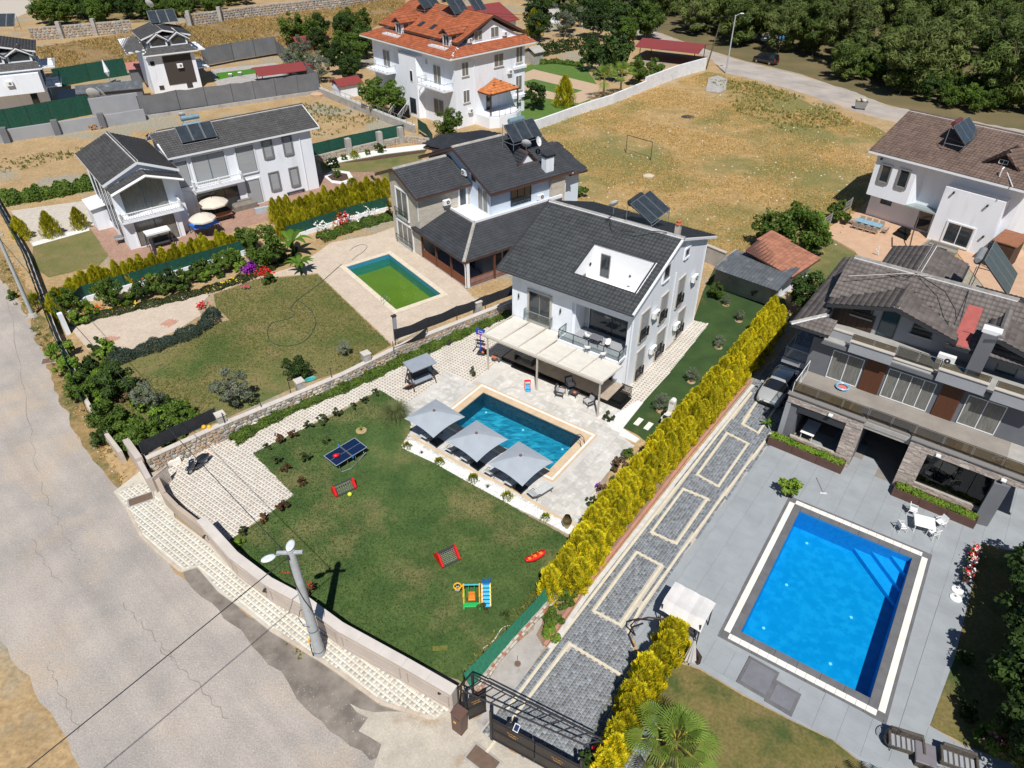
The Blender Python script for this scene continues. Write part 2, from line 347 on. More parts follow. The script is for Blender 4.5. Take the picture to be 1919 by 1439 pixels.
sheet('verge',PL([(0,470),(30,500),(75,580),(110,655),(150,745),(190,830),(225,905),(262,985),(250,925),(215,885),(150,785),(110,690),(70,600),(0,505),(-250,430),(-250,400)][:8]+[(240,940),(200,890),(150,820),(110,740),(80,660),(40,570),(0,515),(-200,455),(-200,420)]),.012,DRY2,ragged=.25,label='strip of dry grass and weeds between the road and the walls')
sheet('field',PL([(985,262),(1010,240),(1325,134),(1400,150),(1500,185),(1600,222),(1680,262),(1660,330),(1600,400),(1560,470),(1440,520),(1330,480),(1250,420),(1090,380),(1060,330),(1030,290)]),.006,FIELD,ragged=1.2)
far_road=PL(ZM(1240,0,2.826,[(-430,120),(-120,140),(0,180),(200,252),(450,330),(700,390),(1000,480),(1200,560),(1400,600),(1919,690),(2600,800),(2600,880),(1919,770),(1500,720),(1250,655),(1020,590),(800,510),(560,440),(340,385),(240,300),(0,225),(-150,180),(-430,150)]))
sheet('far_road',far_road,.012,ASPH,ragged=.35)
sheet('track',PL([(0,0),(62,0),(55,22),(18,38),(-40,40),(-60,5),(0,-60),(62,-60)][:6]),.01,BEDDING)
sheet('forest_floor',PL([(1240,62),(1310,88),(1400,115),(1500,138),(1660,195),(1780,225),(1919,245),(2500,300)])+[(420,260),(420,700),(10,700),(12,215)],.005,mat('forest floor',(.11,.095,.042),(.17,.13,.06),scale=.1,rough=.95,bump=.6,bscale=3,c3=(.3,.2,.1),s3=.05,t3=(.6,.68)))
sheet('upper_field',PL([(60,90),(520,15),(760,-30),(760,20),(600,105),(380,105),(330,110),(240,120),(100,128)]),.009,mat('brown stubble',fine=.26,fs=3.2,c=(.30,.20,.09),c2=(.22,.14,.06),scale=.5,rough=.95,bump=.7,bscale=5,c3=(.16,.12,.045),s3=.1,t3=(.5,.6)))
sheet('green_strip',PL([(60,20),(150,-25),(480,-40),(450,10),(300,40),(90,52)]),.009,DRY2)
def strip(pts,w,z,h,mt,name,parent=None,seg=.6,kind='structure',off=0):
    """edging pieces laid end to end along a line"""
    root=parent or ob(name,None,kind=kind)
    m=MB(); m.ct=(1,1,1); m.bev((0,0,h/2),(seg-.01,w,h),.008); me=m.mesh(name+'_piece',mt)
    for a,b in zip(pts[:-1],pts[1:]):
        a=Vector(a[:2]);b=Vector(b[:2]); d=b-a; n=max(1,int(round(d.length/seg))); an=math.atan2(d.y,d.x); nn=Vector((-d.y,d.x)).normalized()*off
        for i in range(n):
            p=a+d*((i+.5)/n)+nn; o=ob(name.split('_')[-1]+'_stone',me,root,(p.x,p.y,z),an); o.scale.x=d.length/n/seg
    return root
for i,q in enumerate([[(88,338+900-0),(100,1270),(128,1330),(150,1375)],[(75,905),(95,950),(112,985),(140,1035),(150,1060)],[(228,1130),(262,1165),(300,1205),(330,1240)],[(300,1215),(352,1262),(395,1310),(430,1352)],[(15,560),(40,700),(60,820),(70,890)],[(240,960),(265,985),(290,1010),(330,1060)],[(60,1010),(85,1060),(120,1100)]]):
    pts=PL(q); l=[];r_=[]
    for a,b in zip(pts[:-1],pts[1:]):
        A=Vector(a);Bb=Vector(b);d=Bb-A;nn=Vector((-d.y,d.x)).normalized()
        for j in range(12): p=A+d*(j/12)+nn*(.10*math.sin(j*.9+i)+random.uniform(-.03,.03)); w_=random.uniform(.008,.028); l.append(tuple(p+nn*w_)); r_.append(tuple(p-nn*w_))
    sheet('road_crack',l+r_[::-1],.0125,mat('crack dirt',(.27,.24,.2),(.21,.185,.155),scale=3,rough=.95))
LAWNP=PL([(474,850),(560,808),(640,773),(711,731),(745,752),(775,800),(752,835),(860,890),(960,950),(1055,1003),(1085,1020),(1040,1085),(985,1160),(868,1280),(760,1232),(680,1192),(594,1143),(500,1088),(430,1012),(490,975),(550,928)])
sheet('lawn',LAWNP,.05,LAWN,th=.05,ragged=.05)
MP=[(282,872),(441,819),(560,765),(745,680),(955,588),(1180,700),(1255,652),(1296,600),(1328,607),(1262,690),(1165,800),(1135,860),(1110,962),(1000,935),(775,862),(711,731),(474,850),(550,928),(430,1012),(384,984),(312,920)]
MPP=PL(MP)
def chk(a,b): return (.33,.33,.32) if (a%2==0 and b%2==0) else (.66,.60,.52)
PATIO=PL([(775,822),(757,806),(830,745),(766,757),(836,697),(882,722),(950,684),(1140,790),(1180,835),(1195,829),(1185,840),(1100,940),(1125,962),(1092,996),(1000,945),(930,900),(850,858)])
hc,hs=math.cos(R(-36)),math.sin(R(-36)); HL=lambda u,v:(9.49+u*hc-v*hs,47+u*hs+v*hc)
PATX=[HL(-10.9,-6.9),HL(1.1,-6.9),HL(1.1,-2.4),HL(-10.9,-2.4)]
PATIO=PL(ZM(720,560,3.786,[(140,760),(330,625),(440,520),(660,620),(880,475),(1490,865),(1480,880),(1620,920),(1770,1045),(1580,1240),(1440,1425),(1540,1500),(1520,1560),(1390,1650),(1200,1560),(900,1410),(620,1260),(400,1130),(200,1010),(180,960),(205,930)]))
sheet('garden_base',PL([(262,862),(441,800),(560,745),(745,665),(958,575),(1180,690),(1300,590),(1335,603),(1262,700),(1165,810),(1120,960),(1050,1090),(880,1290),(760,1245),(600,1160),(445,1040),(384,1000),(290,915)]),.014,mat('bare garden soil',(.34,.27,.19),(.26,.2,.13),scale=1.5,rough=.95),[PI1])
sheet('paving_bed',MPP,.02,BEDDING,[PI1])
pavers('paver_field',MPP,R(-36),.15,.15,.02,PAVE,chk,gap=.004,excl=[LAWNP,PATIO,PO1,PATX])
SWP=PL(ZM(0,900,2.665,[(590,60),(720,15),(745,30),(860,190),(1025,320),(1180,480),(1350,600),(1540,712),(1705,838),(1919,960),(2240,1150),(2170,1190),(1919,1105),(1620,895),(1370,745),(1230,640),(1100,545),(990,425),(910,450),(720,280),(650,150)]))
SWB=PL(ZM(0,900,2.665,[(570,62),(700,-40),(760,-60),(840,60),(875,190),(1035,310),(1200,470),(1370,590),(1550,700),(1730,830),(1940,940),(2265,1140),(2170,1200),(1900,1120),(1600,910),(1350,757),(1215,650),(1090,560),(985,437),(905,462),(705,290),(635,150)]))
sheet('pavement',SWB,.10,mat('cream concrete',(.55,.51,.43),(.47,.43,.36),scale=2,rough=.9),th=.1)
strip(PL(ZM(0,900,2.665,[(1365,752),(1500,840),(1640,925),(1900,1115),(2160,1195)])),.2,.0,.14,mat('kerb concrete',(.55,.47,.38),(.45,.38,.3),scale=2,rough=.9,tint=True),'pavement_kerb',seg=.8)
strip(PL(ZM(0,900,2.665,[(640,150),(710,285),(800,372),(905,458)])),.18,.0,.13,MATS['kerb concrete'],'pavement_kerb',seg=.8)
pavers('pavement_paver',SWP,R(-37),.165,.165,.10,PAVE,lambda a,b:(.36,.37,.36) if (a%2==0 and b%2==0) else (.66,.62,.53),h=.02,gap=.004)
PB_=mat('patio base',(.58,.56,.52),(.5,.48,.44),scale=1,rough=.8); sheet('patio',PATIO,.056,PB_,[PI1],th=.056)
def slabs(parent,poly,ang,su,sv,z,mt,name='slab',holes=(),th=.035,gap=.008,tv=.1,limit=290,stag=0):
    c,s=math.cos(ang),math.sin(ang); A=np.array(poly); U=A[:,0]*c+A[:,1]*s; W=-A[:,0]*s+A[:,1]*c
    L=[]
    for i in range(int(U.min()/su)-1,int(U.max()/su)+2):
        for j in range(int(W.min()/sv)-1,int(W.max()/sv)+2):
            u,v=(i+.5+stag*(j%2))*su,(j+.5)*sv; x,y=u*c-v*s,u*s+v*c
            def ins(xx,yy): return bool(inpoly([xx],[yy],poly)[0]) and not any(inpoly([xx],[yy],h)[0] for h in holes)
            if all(ins(x+a*su*.3*c-b*sv*.3*s,y+a*su*.3*s+b*sv*.3*c) for a in(-1,1) for b in(-1,1)): L.append((x,y,math.hypot(x,y)))
    L.sort(key=lambda t:t[2]); ms=[]
    for k in range(4):
        m=MB(); g=1-tv*k/3; m.ct=(g,g,g*1.0); m.bev((0,0,th/2),(su-gap,sv-gap,th),.004); ms.append(m.mesh(name,mt))
    for x,y,_ in L[:limit]:
        o=ob(name,random.choice(ms),parent,(x,y,z+random.uniform(-.001,.001)),ang)
    if len(L)>limit:
        m=MB()
        for x,y,_ in L[limit:]:
            g=1-tv*random.random(); m.ct=(g,g,g); m.bev((x,y,z+th/2),(su-gap,sv-gap,th),.004,ang)
        m.o(name+'_infill',mt,parent,kind='stuff')
    return L
hc,hs=math.cos(R(-36)),math.sin(R(-36)); HL=lambda u,v:(9.49+u*hc-v*hs,47+u*hs+v*hc)
PATIO2=[HL(-10.9,-6.9),HL(1.25,-6.9),HL(1.25,-4.9),HL(1.1,-2.4),HL(-10.9,-2.4)]
sheet('patio',PATIO2,.058,MORTAR,[],th=.05) if False else None
pat=ob('patio_paving',None,kind='structure')
slabs(pat,PATIO2,R(-36),.8,.6,.055,TRAV,holes=[PO1,PATIO],tv=.16)
m_=MB(); m_.prism([HL(-10.9,-6.45),HL(1.1,-6.45),HL(1.1,-2.4),HL(-10.9,-2.4)],.0,.057); m_.o('patio_bed',PB_,kind='structure')
slabs(pat,PATIO,R(-36),.8,.6,.055,TRAV,holes=[PO1],tv=.16)
strip(PL(ZM(730,760,4.8,[(200,275),(240,310),(420,410),(590,500),(800,620),(960,690),(1200,810),(1300,880),(1500,1000),(1620,1060),(1735,1105)])),.22,.06,.04,BEIGE,'patio_edging')
GR=PL(ZM(730,760,4.8,[(110,360),(180,315),(240,330),(420,430),(600,520),(800,640),(960,710),(1200,835),(1300,900),(1500,1015),(1620,1080),(1740,1120),(1720,1200),(1630,1175),(1440,1070),(1100,905),(700,690),(400,520),(120,390)]))
sheet('gravel_bed',GR,.085,WHITEG,th=.08,kind='structure')
def pebbles(name,poly,n,z,r,mt,cols):
    A=np.array(poly); x=RNG.uniform(A[:,0].min(),A[:,0].max(),n*4); y=RNG.uniform(A[:,1].min(),A[:,1].max(),n*4); k=inpoly(x,y,poly); x,y=x[k][:n],y[k][:n]; n=len(x)
    o=np.array([[1,0,0],[0,1,0],[-1,0,0],[0,-1,0],[0,0,.8]]); rr=r*RNG.uniform(.5,1.4,n)
    V=(np.c_[x,y,np.full(n,z)][:,None,:]+o[None]*rr[:,None,None]*RNG.uniform(.7,1.3,(n,5,1))).reshape(-1,3)
    q=np.array([[0,1,4],[1,2,4],[2,3,4],[3,0,4]]); Fq=(q[None]+5*np.arange(n)[:,None,None]).reshape(-1,3)
    c=np.array(cols)[RNG.integers(0,len(cols),n)]
    return ob(name,npmesh(name,V,Fq,mt,np.repeat(c,4,0),'tint'),kind='stuff')
PEB=mat('pebble',(1,1,1),(.85,.85,.85),scale=6,rough=.8,tint=True)
o=pebbles('white_pebbles',GR,5000,.085,.035,PEB,[(.85,.85,.83),(.8,.79,.77),(.9,.9,.88),(.5,.48,.45)]); o['label']='white marble pebbles in the bed between lawn and patio'
GARD=PL([(1165,800),(1262,690),(1328,607),(1300,600),(1318,545),(1340,500),(1372,512),(1470,560),(1480,600),(1420,640),(1290,800),(1225,840),(1195,815)])
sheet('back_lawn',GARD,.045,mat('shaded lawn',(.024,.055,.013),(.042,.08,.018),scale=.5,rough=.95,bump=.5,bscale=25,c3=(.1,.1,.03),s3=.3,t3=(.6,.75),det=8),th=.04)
G2=PL(ZM(640,360,2.998,[(1480,1290),(1660,1175),(1695,1185),(1580,1330),(1675,1390),(1650,1410),(1540,1360)]))
sheet('gravel_strip',G2,.07,WHITEG,th=.06)
for i,(x,y) in enumerate([(1668,1293),(1724,1318),(1780,1350)]):
    p=P(640+x/2.998,360+y/2.998); m=MB(); m.bev((0,0,.03),(.95,.42,.05),.01)
    m.o('stepping_stone',WHITESTONE,None,(p.x,p.y,.045),R(54),label=['pale stepping stone farthest from the barbecue','pale stepping stone in the middle of the three','pale stepping stone next to the barbecue'][i],cat='stepping stone',group='stepping stones in the back lawn')
DW=PL([(1416,735),(1395,760),(1280,905),(1160,1065),(1030,1225),(960,1300),(925,1352),(905,1372),(1060,1450),(1190,1480),(1225,1400),(1165,1190),(1250,1085),(1345,950),(1437,830),(1460,800),(1530,690),(1440,690)])
DW=PL([(1520,600),(1416,712),(1395,737),(1290,870),(1160,1035),(1050,1178),(960,1302),(900,1372),(1060,1460),(1190,1500),(1240,1330),(1180,1200),(1247,1088),(1345,957),(1440,835),(1500,745),(1560,640)])
LINE=PL([(1410,728),(1280,895),(1150,1062),(1040,1208),(948,1335)])
sheet('driveway',DW,.02,BEDDING,th=.02)
def sett(a,b): g=random.uniform(.75,1.3); return (.20*g,.222*g,.245*g)
COB=mat('granite sett',(1,1,1),(.7,.7,.72),scale=6,rough=.7,tint=True,bump=.2,bscale=20)
Z2=lambda pts: ZM(640,900,2.665,pts)
bands=[[(1690,0),(1400,400),(1120,765),(825,1160)]]
cream=[]
def bandpoly(a,b,w):
    a=Vector(a);b=Vector(b); d=(b-a).normalized(); n=Vector((-d.y,d.x))*w/2; a=a-d*w/2; b=b+d*w/2
    return [tuple(a+n),tuple(b+n),tuple(b-n),tuple(a-n)]
cream.append(('left',[P2(*q) for q in [(1407,737),(1274,905),(1160,1052),(1062,1180),(952,1328)]]))
cream.append(('right',[P2(*q) for q in ZM(1200,900,2.669,[(650,-230),(440,45),(200,365),(0,640),(-60,760)])]))
def rectline(pts): return [P2(*q) for q in pts]
rects=[[(1429,737),(1391,795),(1421,812),(1459,757)],                 # near the car
       [(1362,812),(1306,890),(1346,912),(1402,832)],
       Z2([(1707,45),(1548,262),(1672,318),(1828,95)]),
       Z2([(1475,362),(1260,655),(1392,725),(1598,428)])]
for r in rects: q=rectline(r); cream.append(('rect',q+[q[0]]))
q=rectline(Z2([(1385,968),(1140,820),(880,1160),(700,1390)])); cream.append(('rect',q))
CREAM=mat('cream stone band',(.66,.60,.46),(.58,.52,.40),scale=3,rough=.75,tint=True)
bandpolys=[]; broot=ob('driveway_banding',None,kind='structure')
for nm,pl in cream:
    for a,b in zip(pl[:-1],pl[1:]):
        bandpolys.append(bandpoly(a,b,.22))
        A=Vector(a);B=Vector(b); d=B-A; L=d.length+.2; n=max(1,int(L/.5)); an=math.atan2(d.y,d.x); dn=d.normalized()
        m=MB(); m.ct=(1,1,1); m.bev((0,0,.02),(L/n-.01,.16,.045),.006); me=m.mesh('band_stone',CREAM)
        for i in range(n):
            p=A-dn*.1+dn*L*((i+.5)/n); ob('band_stone',me,broot,(p.x,p.y,.03+.002*(len(bandpolys)%2)),an)
pavers('driveway_sett',DW,R(54),.19,.19,.02,COB,sett,h=.025,excl=bandpolys,stagger=.5,jit=.2)
strip([P2(*q) for q in [(1405,715),(1290,855),(1160,1022),(1090,1110),(1021,1211)]],.22,.0,.2,mat('pink kerb stone',(.46,.22,.16),(.38,.19,.14),scale=2,rough=.85,tint=True),'driveway_kerb',seg=.5)
strip([P2(*q) for q in [(1411,722),(1296,864),(1166,1030),(1096,1120),(1030,1216)]],.28,.02,.06,mat('white kerb',(.62,.6,.57),(.5,.48,.46),scale=2,rough=.85,tint=True),'driveway_border',seg=.8)
sheet('hedge_bed',PL([(1470,575),(1405,712),(1290,852),(1160,1018),(1018,1212),(1005,1190),(1060,1085),(1105,1000),(1120,950),(1190,850),(1230,820),(1300,760),(1380,660),(1430,590)]),.06,mat('hedge bed soil',(.19,.13,.085),(.28,.2,.13),scale=1.2,rough=.95,bump=.5,bscale=9),th=.05)
sheet('concrete_strip',PL([(1021,1213),(960,1302),(900,1370),(868,1290),(1000,1180),(1012,1130)]),.03,CONC)
DECK=PL([(1440,835),(1345,958),(1250,1085),(1185,1190),(1205,1240),(1270,1240),(1310,1252),(1390,1300),(1480,1348),(1560,1385),(1640,1450),(1900,1500),(1919,1440),(1800,1395),(1742,1360),(1790,1230),(1840,1020),(1880,1030),(1960,1040),(1960,960),(1919,900),(1690,900),(1600,800)])
sheet('deck_base',DECK,.03,mat('deck grout',(.32,.34,.355),(.28,.3,.315),scale=1,rough=.7),[PI3],th=.03)
deck=ob('deck_paving',None,kind='structure')
slabs(deck,DECK,R(-36.8),1.2,.6,.025,DECKG,holes=[PO3],tv=.035,gap=.006)
sheet('side_lawn',PL([(1840,1018),(1790,1230),(1742,1360),(1830,1405),(1960,1450),(2300,1450),(2200,1100),(1919,1040)]),.035,LAWN3,th=.03)
sheet('front_lawn',PL([(1190,1250),(1270,1243),(1310,1255),(1390,1303),(1480,1350),(1560,1388),(1640,1452),(1600,1700),(1120,1700),(1100,1380),(1150,1290)]),.035,LAWN3,th=.03)
LOT2=PL([(130,612),(240,575),(400,545),(560,498),(620,455),(700,440),(740,425),(800,470),(890,560),(850,590),(735,645),(595,512),(480,522),(395,552),(368,575),(378,590),(330,620),(235,660),(165,655)])
sheet('pool_terrace',LOT2,.03,mat('terrace bedding',(.45,.38,.29),(.38,.32,.24),scale=1,rough=.9),[PI2],th=.03)
pavers('terrace_brick',LOT2,R(37),.2,.1,.03,PAVE,lambda a,b:(.56,.47,.38),h=.012,gap=.014,excl=[PO2],stagger=.5,jit=.1)
for c in ((640+20/3,),): pass
for q in ([(190,640),(205,630),(228,633),(208,643)],[(300,608),(318,598),(335,602),(318,614)]):
    pavers('red_paver_diamond',PL(q),R(37),.2,.1,.05,PAVE,lambda a,b:(.50,.27,.20),h=.012)
sheet('pool_lot_lawn',PL([(165,660),(235,668),(330,628),(430,600),(405,575),(400,552),(480,524),(595,514),(733,647),(650,693),(560,722),(410,790),(262,850),(225,800),(190,720)]),.02,LAWN2)
BRICKP=PL([(168,418),(205,470),(240,492),(300,480),(470,420),(480,400),(645,345),(640,372),(730,350),(700,330),(600,330),(560,300),(190,400)])
BRICKP=PL([(168,425),(200,475),(215,500),(300,492),(460,425),(640,372),(735,345),(700,322),(600,325),(400,380),(230,400)])
sheet('brick_terrace',BRICKP,.015,mat('brick bedding',(.33,.22,.17),(.28,.19,.15),scale=2,rough=.9))
pavers('brick_paver',BRICKP,R(38),.22,.11,.015,PAVE,lambda a,b:(.36,.22,.165),h=.012,gap=.016,stagger=.5,jit=.18)
sheet('left_lawn',PL([(62,460),(170,428),(205,478),(185,498),(92,520),(60,500)]),.02,LAWN2)
sheet('gravel_garden',PL([(20,395),(190,372),(210,420),(165,432),(60,460)]),.018,mat('pale gravel',(.55,.5,.43),(.45,.4,.34),scale=2,rough=.95,bump=.5,bscale=12))
sheet('gravel_edge',PL([(60,455),(165,425),(168,432),(62,462)]),.03,WHITEG)
sheet('right_garden',PL([(600,305),(700,290),(800,280),(805,270),(790,300),(730,345),(660,345),(605,330)]),.016,LAWN2)
sheet('gravel_crescent',PL([(612,300),(660,289),(720,279),(800,270),(803,279),(722,289),(665,299),(616,309)]),.03,WHITEG)
sheet('gravel_crescent',PL([(606,330),(625,318),(655,322),(664,336),(645,346),(622,343)]),.03,WHITEG)
sheet('dark_mulch',PL([(640,306),(665,301),(722,291),(800,281),(795,286),(700,300)]),.045,mat('bark mulch',(.10,.055,.035),(.07,.04,.03),scale=5,rough=1))
sheet('dark_mulch',PL([(614,331),(630,323),(650,326),(654,336),(640,340),(622,338)]),.045,MATS['bark mulch'])
sheet('tan_terrace',PL([(1555,432),(1590,395),(1660,410),(1760,470),(1700,510),(1640,495),(1580,465)])[:0] or PL([(1548,430),(1600,398),(1750,420),(1919,470),(2000,500),(2000,560),(1860,560),(1790,470),(1700,545),(1640,520),(1600,470),(1560,448)]),.06,mat('tan tile',(.55,.36,.24),(.48,.31,.20),scale=1,rough=.8),th=.3)
sheet('rear_lawn',PL([(1500,500),(1545,440),(1600,472),(1650,515),(1600,560),(1560,560),(1500,540)]),.02,LAWN2)
sheet('far_garden',PL([(945,140),(985,124),(1010,114),(1090,115),(1120,160),(1100,200),(1010,232),(960,240),(975,190)]),.02,mat('bright lawn',(.07,.14,.02),(.10,.17,.03),scale=1,rough=.95))
sheet('far_pool_deck',PL([(970,142),(1000,130),(1125,160),(1115,182),(1085,194),(960,175)]),.035,mat('tan deck',(.5,.36,.25),(.45,.33,.22),scale=1,rough=.8),[PI4])
# ================= pools =================
def mosaic(name,c,c2,c3,s=8): return mat(name,c,c2,scale=s,rough=.3,c3=c3,s3=.9,t3=(.5,.6),det=2)
def pool(label,PI,PO,depth,wl,tile,walltile,water,surround,loc_lights=True,zt=.06,name='swimming_pool'):
    root=T(name,label,'pool')
    m=MB(); n=4
    m.use(tile); m.add([(p[0],p[1],-depth) for p in PI],[(0,1,2,3)] if area(PI)>0 else [(3,2,1,0)])
    m.o('basin_floor',None,root)
    m=MB(); m.use(walltile)
    for i in range(4):
        a,b=PI[i],PI[(i+1)%4]; m.add([(a[0],a[1],-depth),(b[0],b[1],-depth),(b[0],b[1],zt),(a[0],a[1],zt)],[(0,1,2,3)])
    m.o('basin_wall',None,root)
    m=MB(); m.add([(p[0],p[1],wl) for p in PI],[(0,1,2,3)] if area(PI)>0 else [(3,2,1,0)]); m.o('water',water,root)
    return root
def area(p): return sum(p[i][0]*p[(i+1)%len(p)][1]-p[(i+1)%len(p)][0]*p[i][1] for i in range(len(p)))
def ring(root,r,k0,k1,z,h,mt,name,seg=1.0,gap=.012):
    """one course of coping stones round rectangle r between insets k0 and k1 (pieces mitred by butting)"""
    o_=inset(r,k0); i_=inset(r,k1); w=abs(k1-k0)
    for i in range(4):
        a=Vector(o_[i]);b=Vector(o_[(i+1)%4]); ci=Vector(i_[i]); d=(b-a).normalized(); nn=(ci-a)-d*(ci-a).dot(d); nn.normalize()
        s0=a+d*(w if True else 0); L=(b-a).length-w; n=max(1,int(L/seg)); an=math.atan2(d.y,d.x)
        m=MB(); g=1; m.ct=(g,g,g); m.bev((0,0,h/2),(L/n-gap,w-gap,h),.008); me=m.mesh(name,mt)
        for k in range(n):
            p=s0+d*(L*(k+.5)/n)+nn*w/2; ob(name,me,root,(p.x,p.y,z),an)
TEAL=mat('slate pool tile',(.05,.36,.50),(.02,.16,.26),scale=1.6,rough=.4,c3=(.10,.50,.64),s3=1.1,t3=(.5,.66),det=7,stretch=(1,3,1,R(36)))
TEALW=mat('slate pool wall',(.025,.085,.13),(.014,.045,.07),scale=3,rough=.4,det=6)
BLUEW=mat('blue mosaic wall',(.03,.28,.62),(.02,.22,.52),scale=5,rough=.3)
BLUEF=mat('blue mosaic',(.006,.33,.63),(.004,.295,.585),scale=.6,rough=.3,c3=(.02,.38,.68),s3=1.8,t3=(.45,.6),det=6)
ALGF=mat('algae floor',(.15,.225,.035),(.12,.19,.03),scale=.5,rough=.6,det=6)
pl1=pool('long teal swimming pool with cream coping beside the three grey parasols',PI1,PO1,1.5,-.06,TEAL,TEALW,watermat('clear water',(.55,.88,.93)),None)
ring(pl1,PO1,0,.15,.06,.03,BEIGE,'border_stone',.8); ring(pl1,PO1,.15,.36,.06,.045,WHITESTONE,'grating',.5); ring(pl1,PO1,.36,.95,.055,.05,BEIGE,'coping_stone',.6)
pl3=pool('bright blue square swimming pool in the grey deck',PI3,PO3,1.5,-.06,BLUEF,BLUEW,watermat('blue water',(.42,.86,.95)),None)
ring(pl3,PO3,0,.18,.04,.03,DARKSTONE,'border_stone',.9); ring(pl3,PO3,.18,.55,.04,.05,WHITESTONE,'grating',.5); ring(pl3,PO3,.55,1.03,.04,.045,DARKSTONE,'coping_stone',1.2)
for k in range(4):
    a=Vector(PO3[k]); c=Vector(inset(PO3,.18)[k]); i2=Vector(inset(PO3,.55)[k]); m=MB(); q=(c+i2)/2; m.ct=(1,1,1); m.bev((0,0,.025),(.39,.39,.056),.006); m.o('corner_stone',DARKSTONE,pl3,(q.x,q.y,.042),math.atan2(PO3[1][1]-PO3[0][1],PO3[1][0]-PO3[0][0]))
pl2=pool('swimming pool with stagnant green water and sandstone coping',PI2,PO2,1.4,-.45,ALGF,mat('blue mosaic band',(.03,.20,.36),(.05,.28,.42),scale=8,rough=.3),watermat('algae water',(.82,.93,.62)),None,zt=.03)
ring(pl2,PO2,0,.55,.03,.05,mat('sandstone coping',(.68,.6,.47),(.6,.52,.4),scale=2,rough=.7,tint=True),'coping_stone',.6)
pl4=pool('small far blue pool beyond the long white wall',PI4,PI4,1.2,-.08,BLUEF,BLUEW,MATS['clear water'],None,zt=.035)
e=(Vector(PI3[1])-Vector(PI3[0])).normalized(); f=(Vector(PI3[3])-Vector(PI3[0])).normalized(); an=math.atan2(e.y,e.x)
for k in range(3):
    w_=2.2-.7*k;
    a=Vector(PI3[1]); m=MB(); L=3.2-1.05*k
    m.prism([tuple(a-e*.01),tuple(a-e*L),tuple(a-e*.01+f*L*1.0)] if area([tuple(a),tuple(a-e),tuple(a+f)])>0 else [tuple(a-e*.01),tuple(a-e*.01+f*L),tuple(a-e*L)],-1.45,-1.15+.35*k)
    m.o('pool_step',mat('light blue mosaic',(.03,.42,.80),(.02,.36,.74),scale=4,rough=.3),pl3)
LAMPG=plain('pool lamp glass',(.8,.9,.95),.2)
for (px,py,pp,dz) in [(1512,1018,pl3,-1.48),(1632,1072,pl3,-1.48),(1474,1096,pl3,-1.48),(1595,1157,pl3,-1.48),(1431,1177,pl3,-1.48),(1556,1244,pl3,-1.48),(911,773,pl1,-1.48),(980,806,pl1,-1.48),(1054,842,pl1,-1.48),(944,840,pl1,-1.48)]:
    m=MB(); p=P(px,py,dz); m.cyl(p,.1,.02,12); m.o('pool_lamp',LAMPG,pp)
m=MB()
for k in (0,1):
    c=Vector(PI1[1]); ee=(Vector(PI1[1])-Vector(PI1[0])).normalized(); ff=(Vector(PI1[2])-Vector(PI1[1])).normalized()
    b=c+ff*(.55+.5*k)
    m.tube([(*(b-ee*.15),-.9),(*(b-ee*.15),.2),(*(b-ee*.08),.62),(*(b+ee*.2),.8),(*(b+ee*.5),.62),(*(b+ee*.62),.1)],.025,8)
for z in (-.6,-.3): m.tube([(*(c+ff*.55-ee*.15),z),(*(c+ff*1.05-ee*.15),z)],.025,6)
m.o('ladder',BLACKM,pl1)
m=MB(); c=Vector(PI2[2]); ee=(Vector(PI2[2])-Vector(PI2[1])).normalized(); ff=(Vector(PI2[3])-Vector(PI2[2])).normalized()
for k in (0,1):
    b=c+ff*(1.6+.5*k); m.tube([(*(b-ee*.15),-.9),(*(b-ee*.15),.6),(*(b+ee*.15),.85),(*(b+ee*.5),.6),(*(b+ee*.55),.05)],.025,8)
m.o('ladder',STEEL,pl2)
# ================= building helpers =================
def tilemat(name,c,c2): return mat(name,(1,1,1),(.75,.75,.76),scale=.7,rough=.75,tint=True,world=False,c3=(.6,.6,.62),s3=.25,t3=(.5,.7),det=6)
ROOFTILE=mat('roof tile glaze',(1,1,1),(.80,.79,.78),c3=(.70,.69,.67),s3=.3,t3=(.55,.75),scale=.8,rough=.62,tint=True,world=False,spec=.45)
WHITEW=mat('white render',(.79,.82,.87),(.75,.78,.83),scale=.8,rough=.85,bump=.06,bscale=18,c3=(.66,.68,.70),s3=1.1,t3=(.56,.78),stretch=(1,1,.22))
SHADEW=mat('shade blue render',(.62,.70,.80),(.56,.64,.74),scale=.5,rough=.85,bump=.06,bscale=18,c3=(.66,.71,.76),s3=.3,t3=(.5,.7))  # bluish tone of the eave shade is put into the wall colour
GREYW=mat('grey render',(.155,.16,.175),(.135,.14,.155),scale=.6,rough=.85,bump=.05,bscale=20)
GREYL=mat('light grey render',(.33,.34,.36),(.29,.30,.32),scale=.6,rough=.85,bump=.05,bscale=20)
DARKR=plain('dark trim',(.035,.037,.042),.6); TRIMW=plain('white trim',(.74,.75,.76),.55); BRTRIM=plain('brown fascia',(.09,.045,.035),.6)
FRAMEW=plain('white window frame',(.72,.73,.74),.4); FRAMEG=plain('grey window frame',(.22,.21,.20),.4); FRAMED=plain('dark window frame',(.035,.04,.045),.4)
SURR=mat('beige surround',(.50,.46,.41),(.45,.41,.36),scale=2,rough=.8); SURRG=plain('grey surround',(.20,.19,.18),.8); TEALF=plain('blue grey frame',(.10,.16,.20),.5)
GLASS=mat('window glass',(.018,.025,.03),(.035,.045,.052),scale=.9,rough=.07,spec=.8,world=True)
GLASSB=plain('bluish glass',(.03,.07,.09),.06,spec=.8)
BLIND=mat('roller blind',(.36,.37,.38),(.30,.31,.32),scale=3,rough=.7,stretch=(.2,.2,6))
CURTAIN=mat('curtain behind glass',(.22,.22,.20),(.12,.12,.11),scale=4,rough=.25,spec=.7,stretch=(4,4,.3))
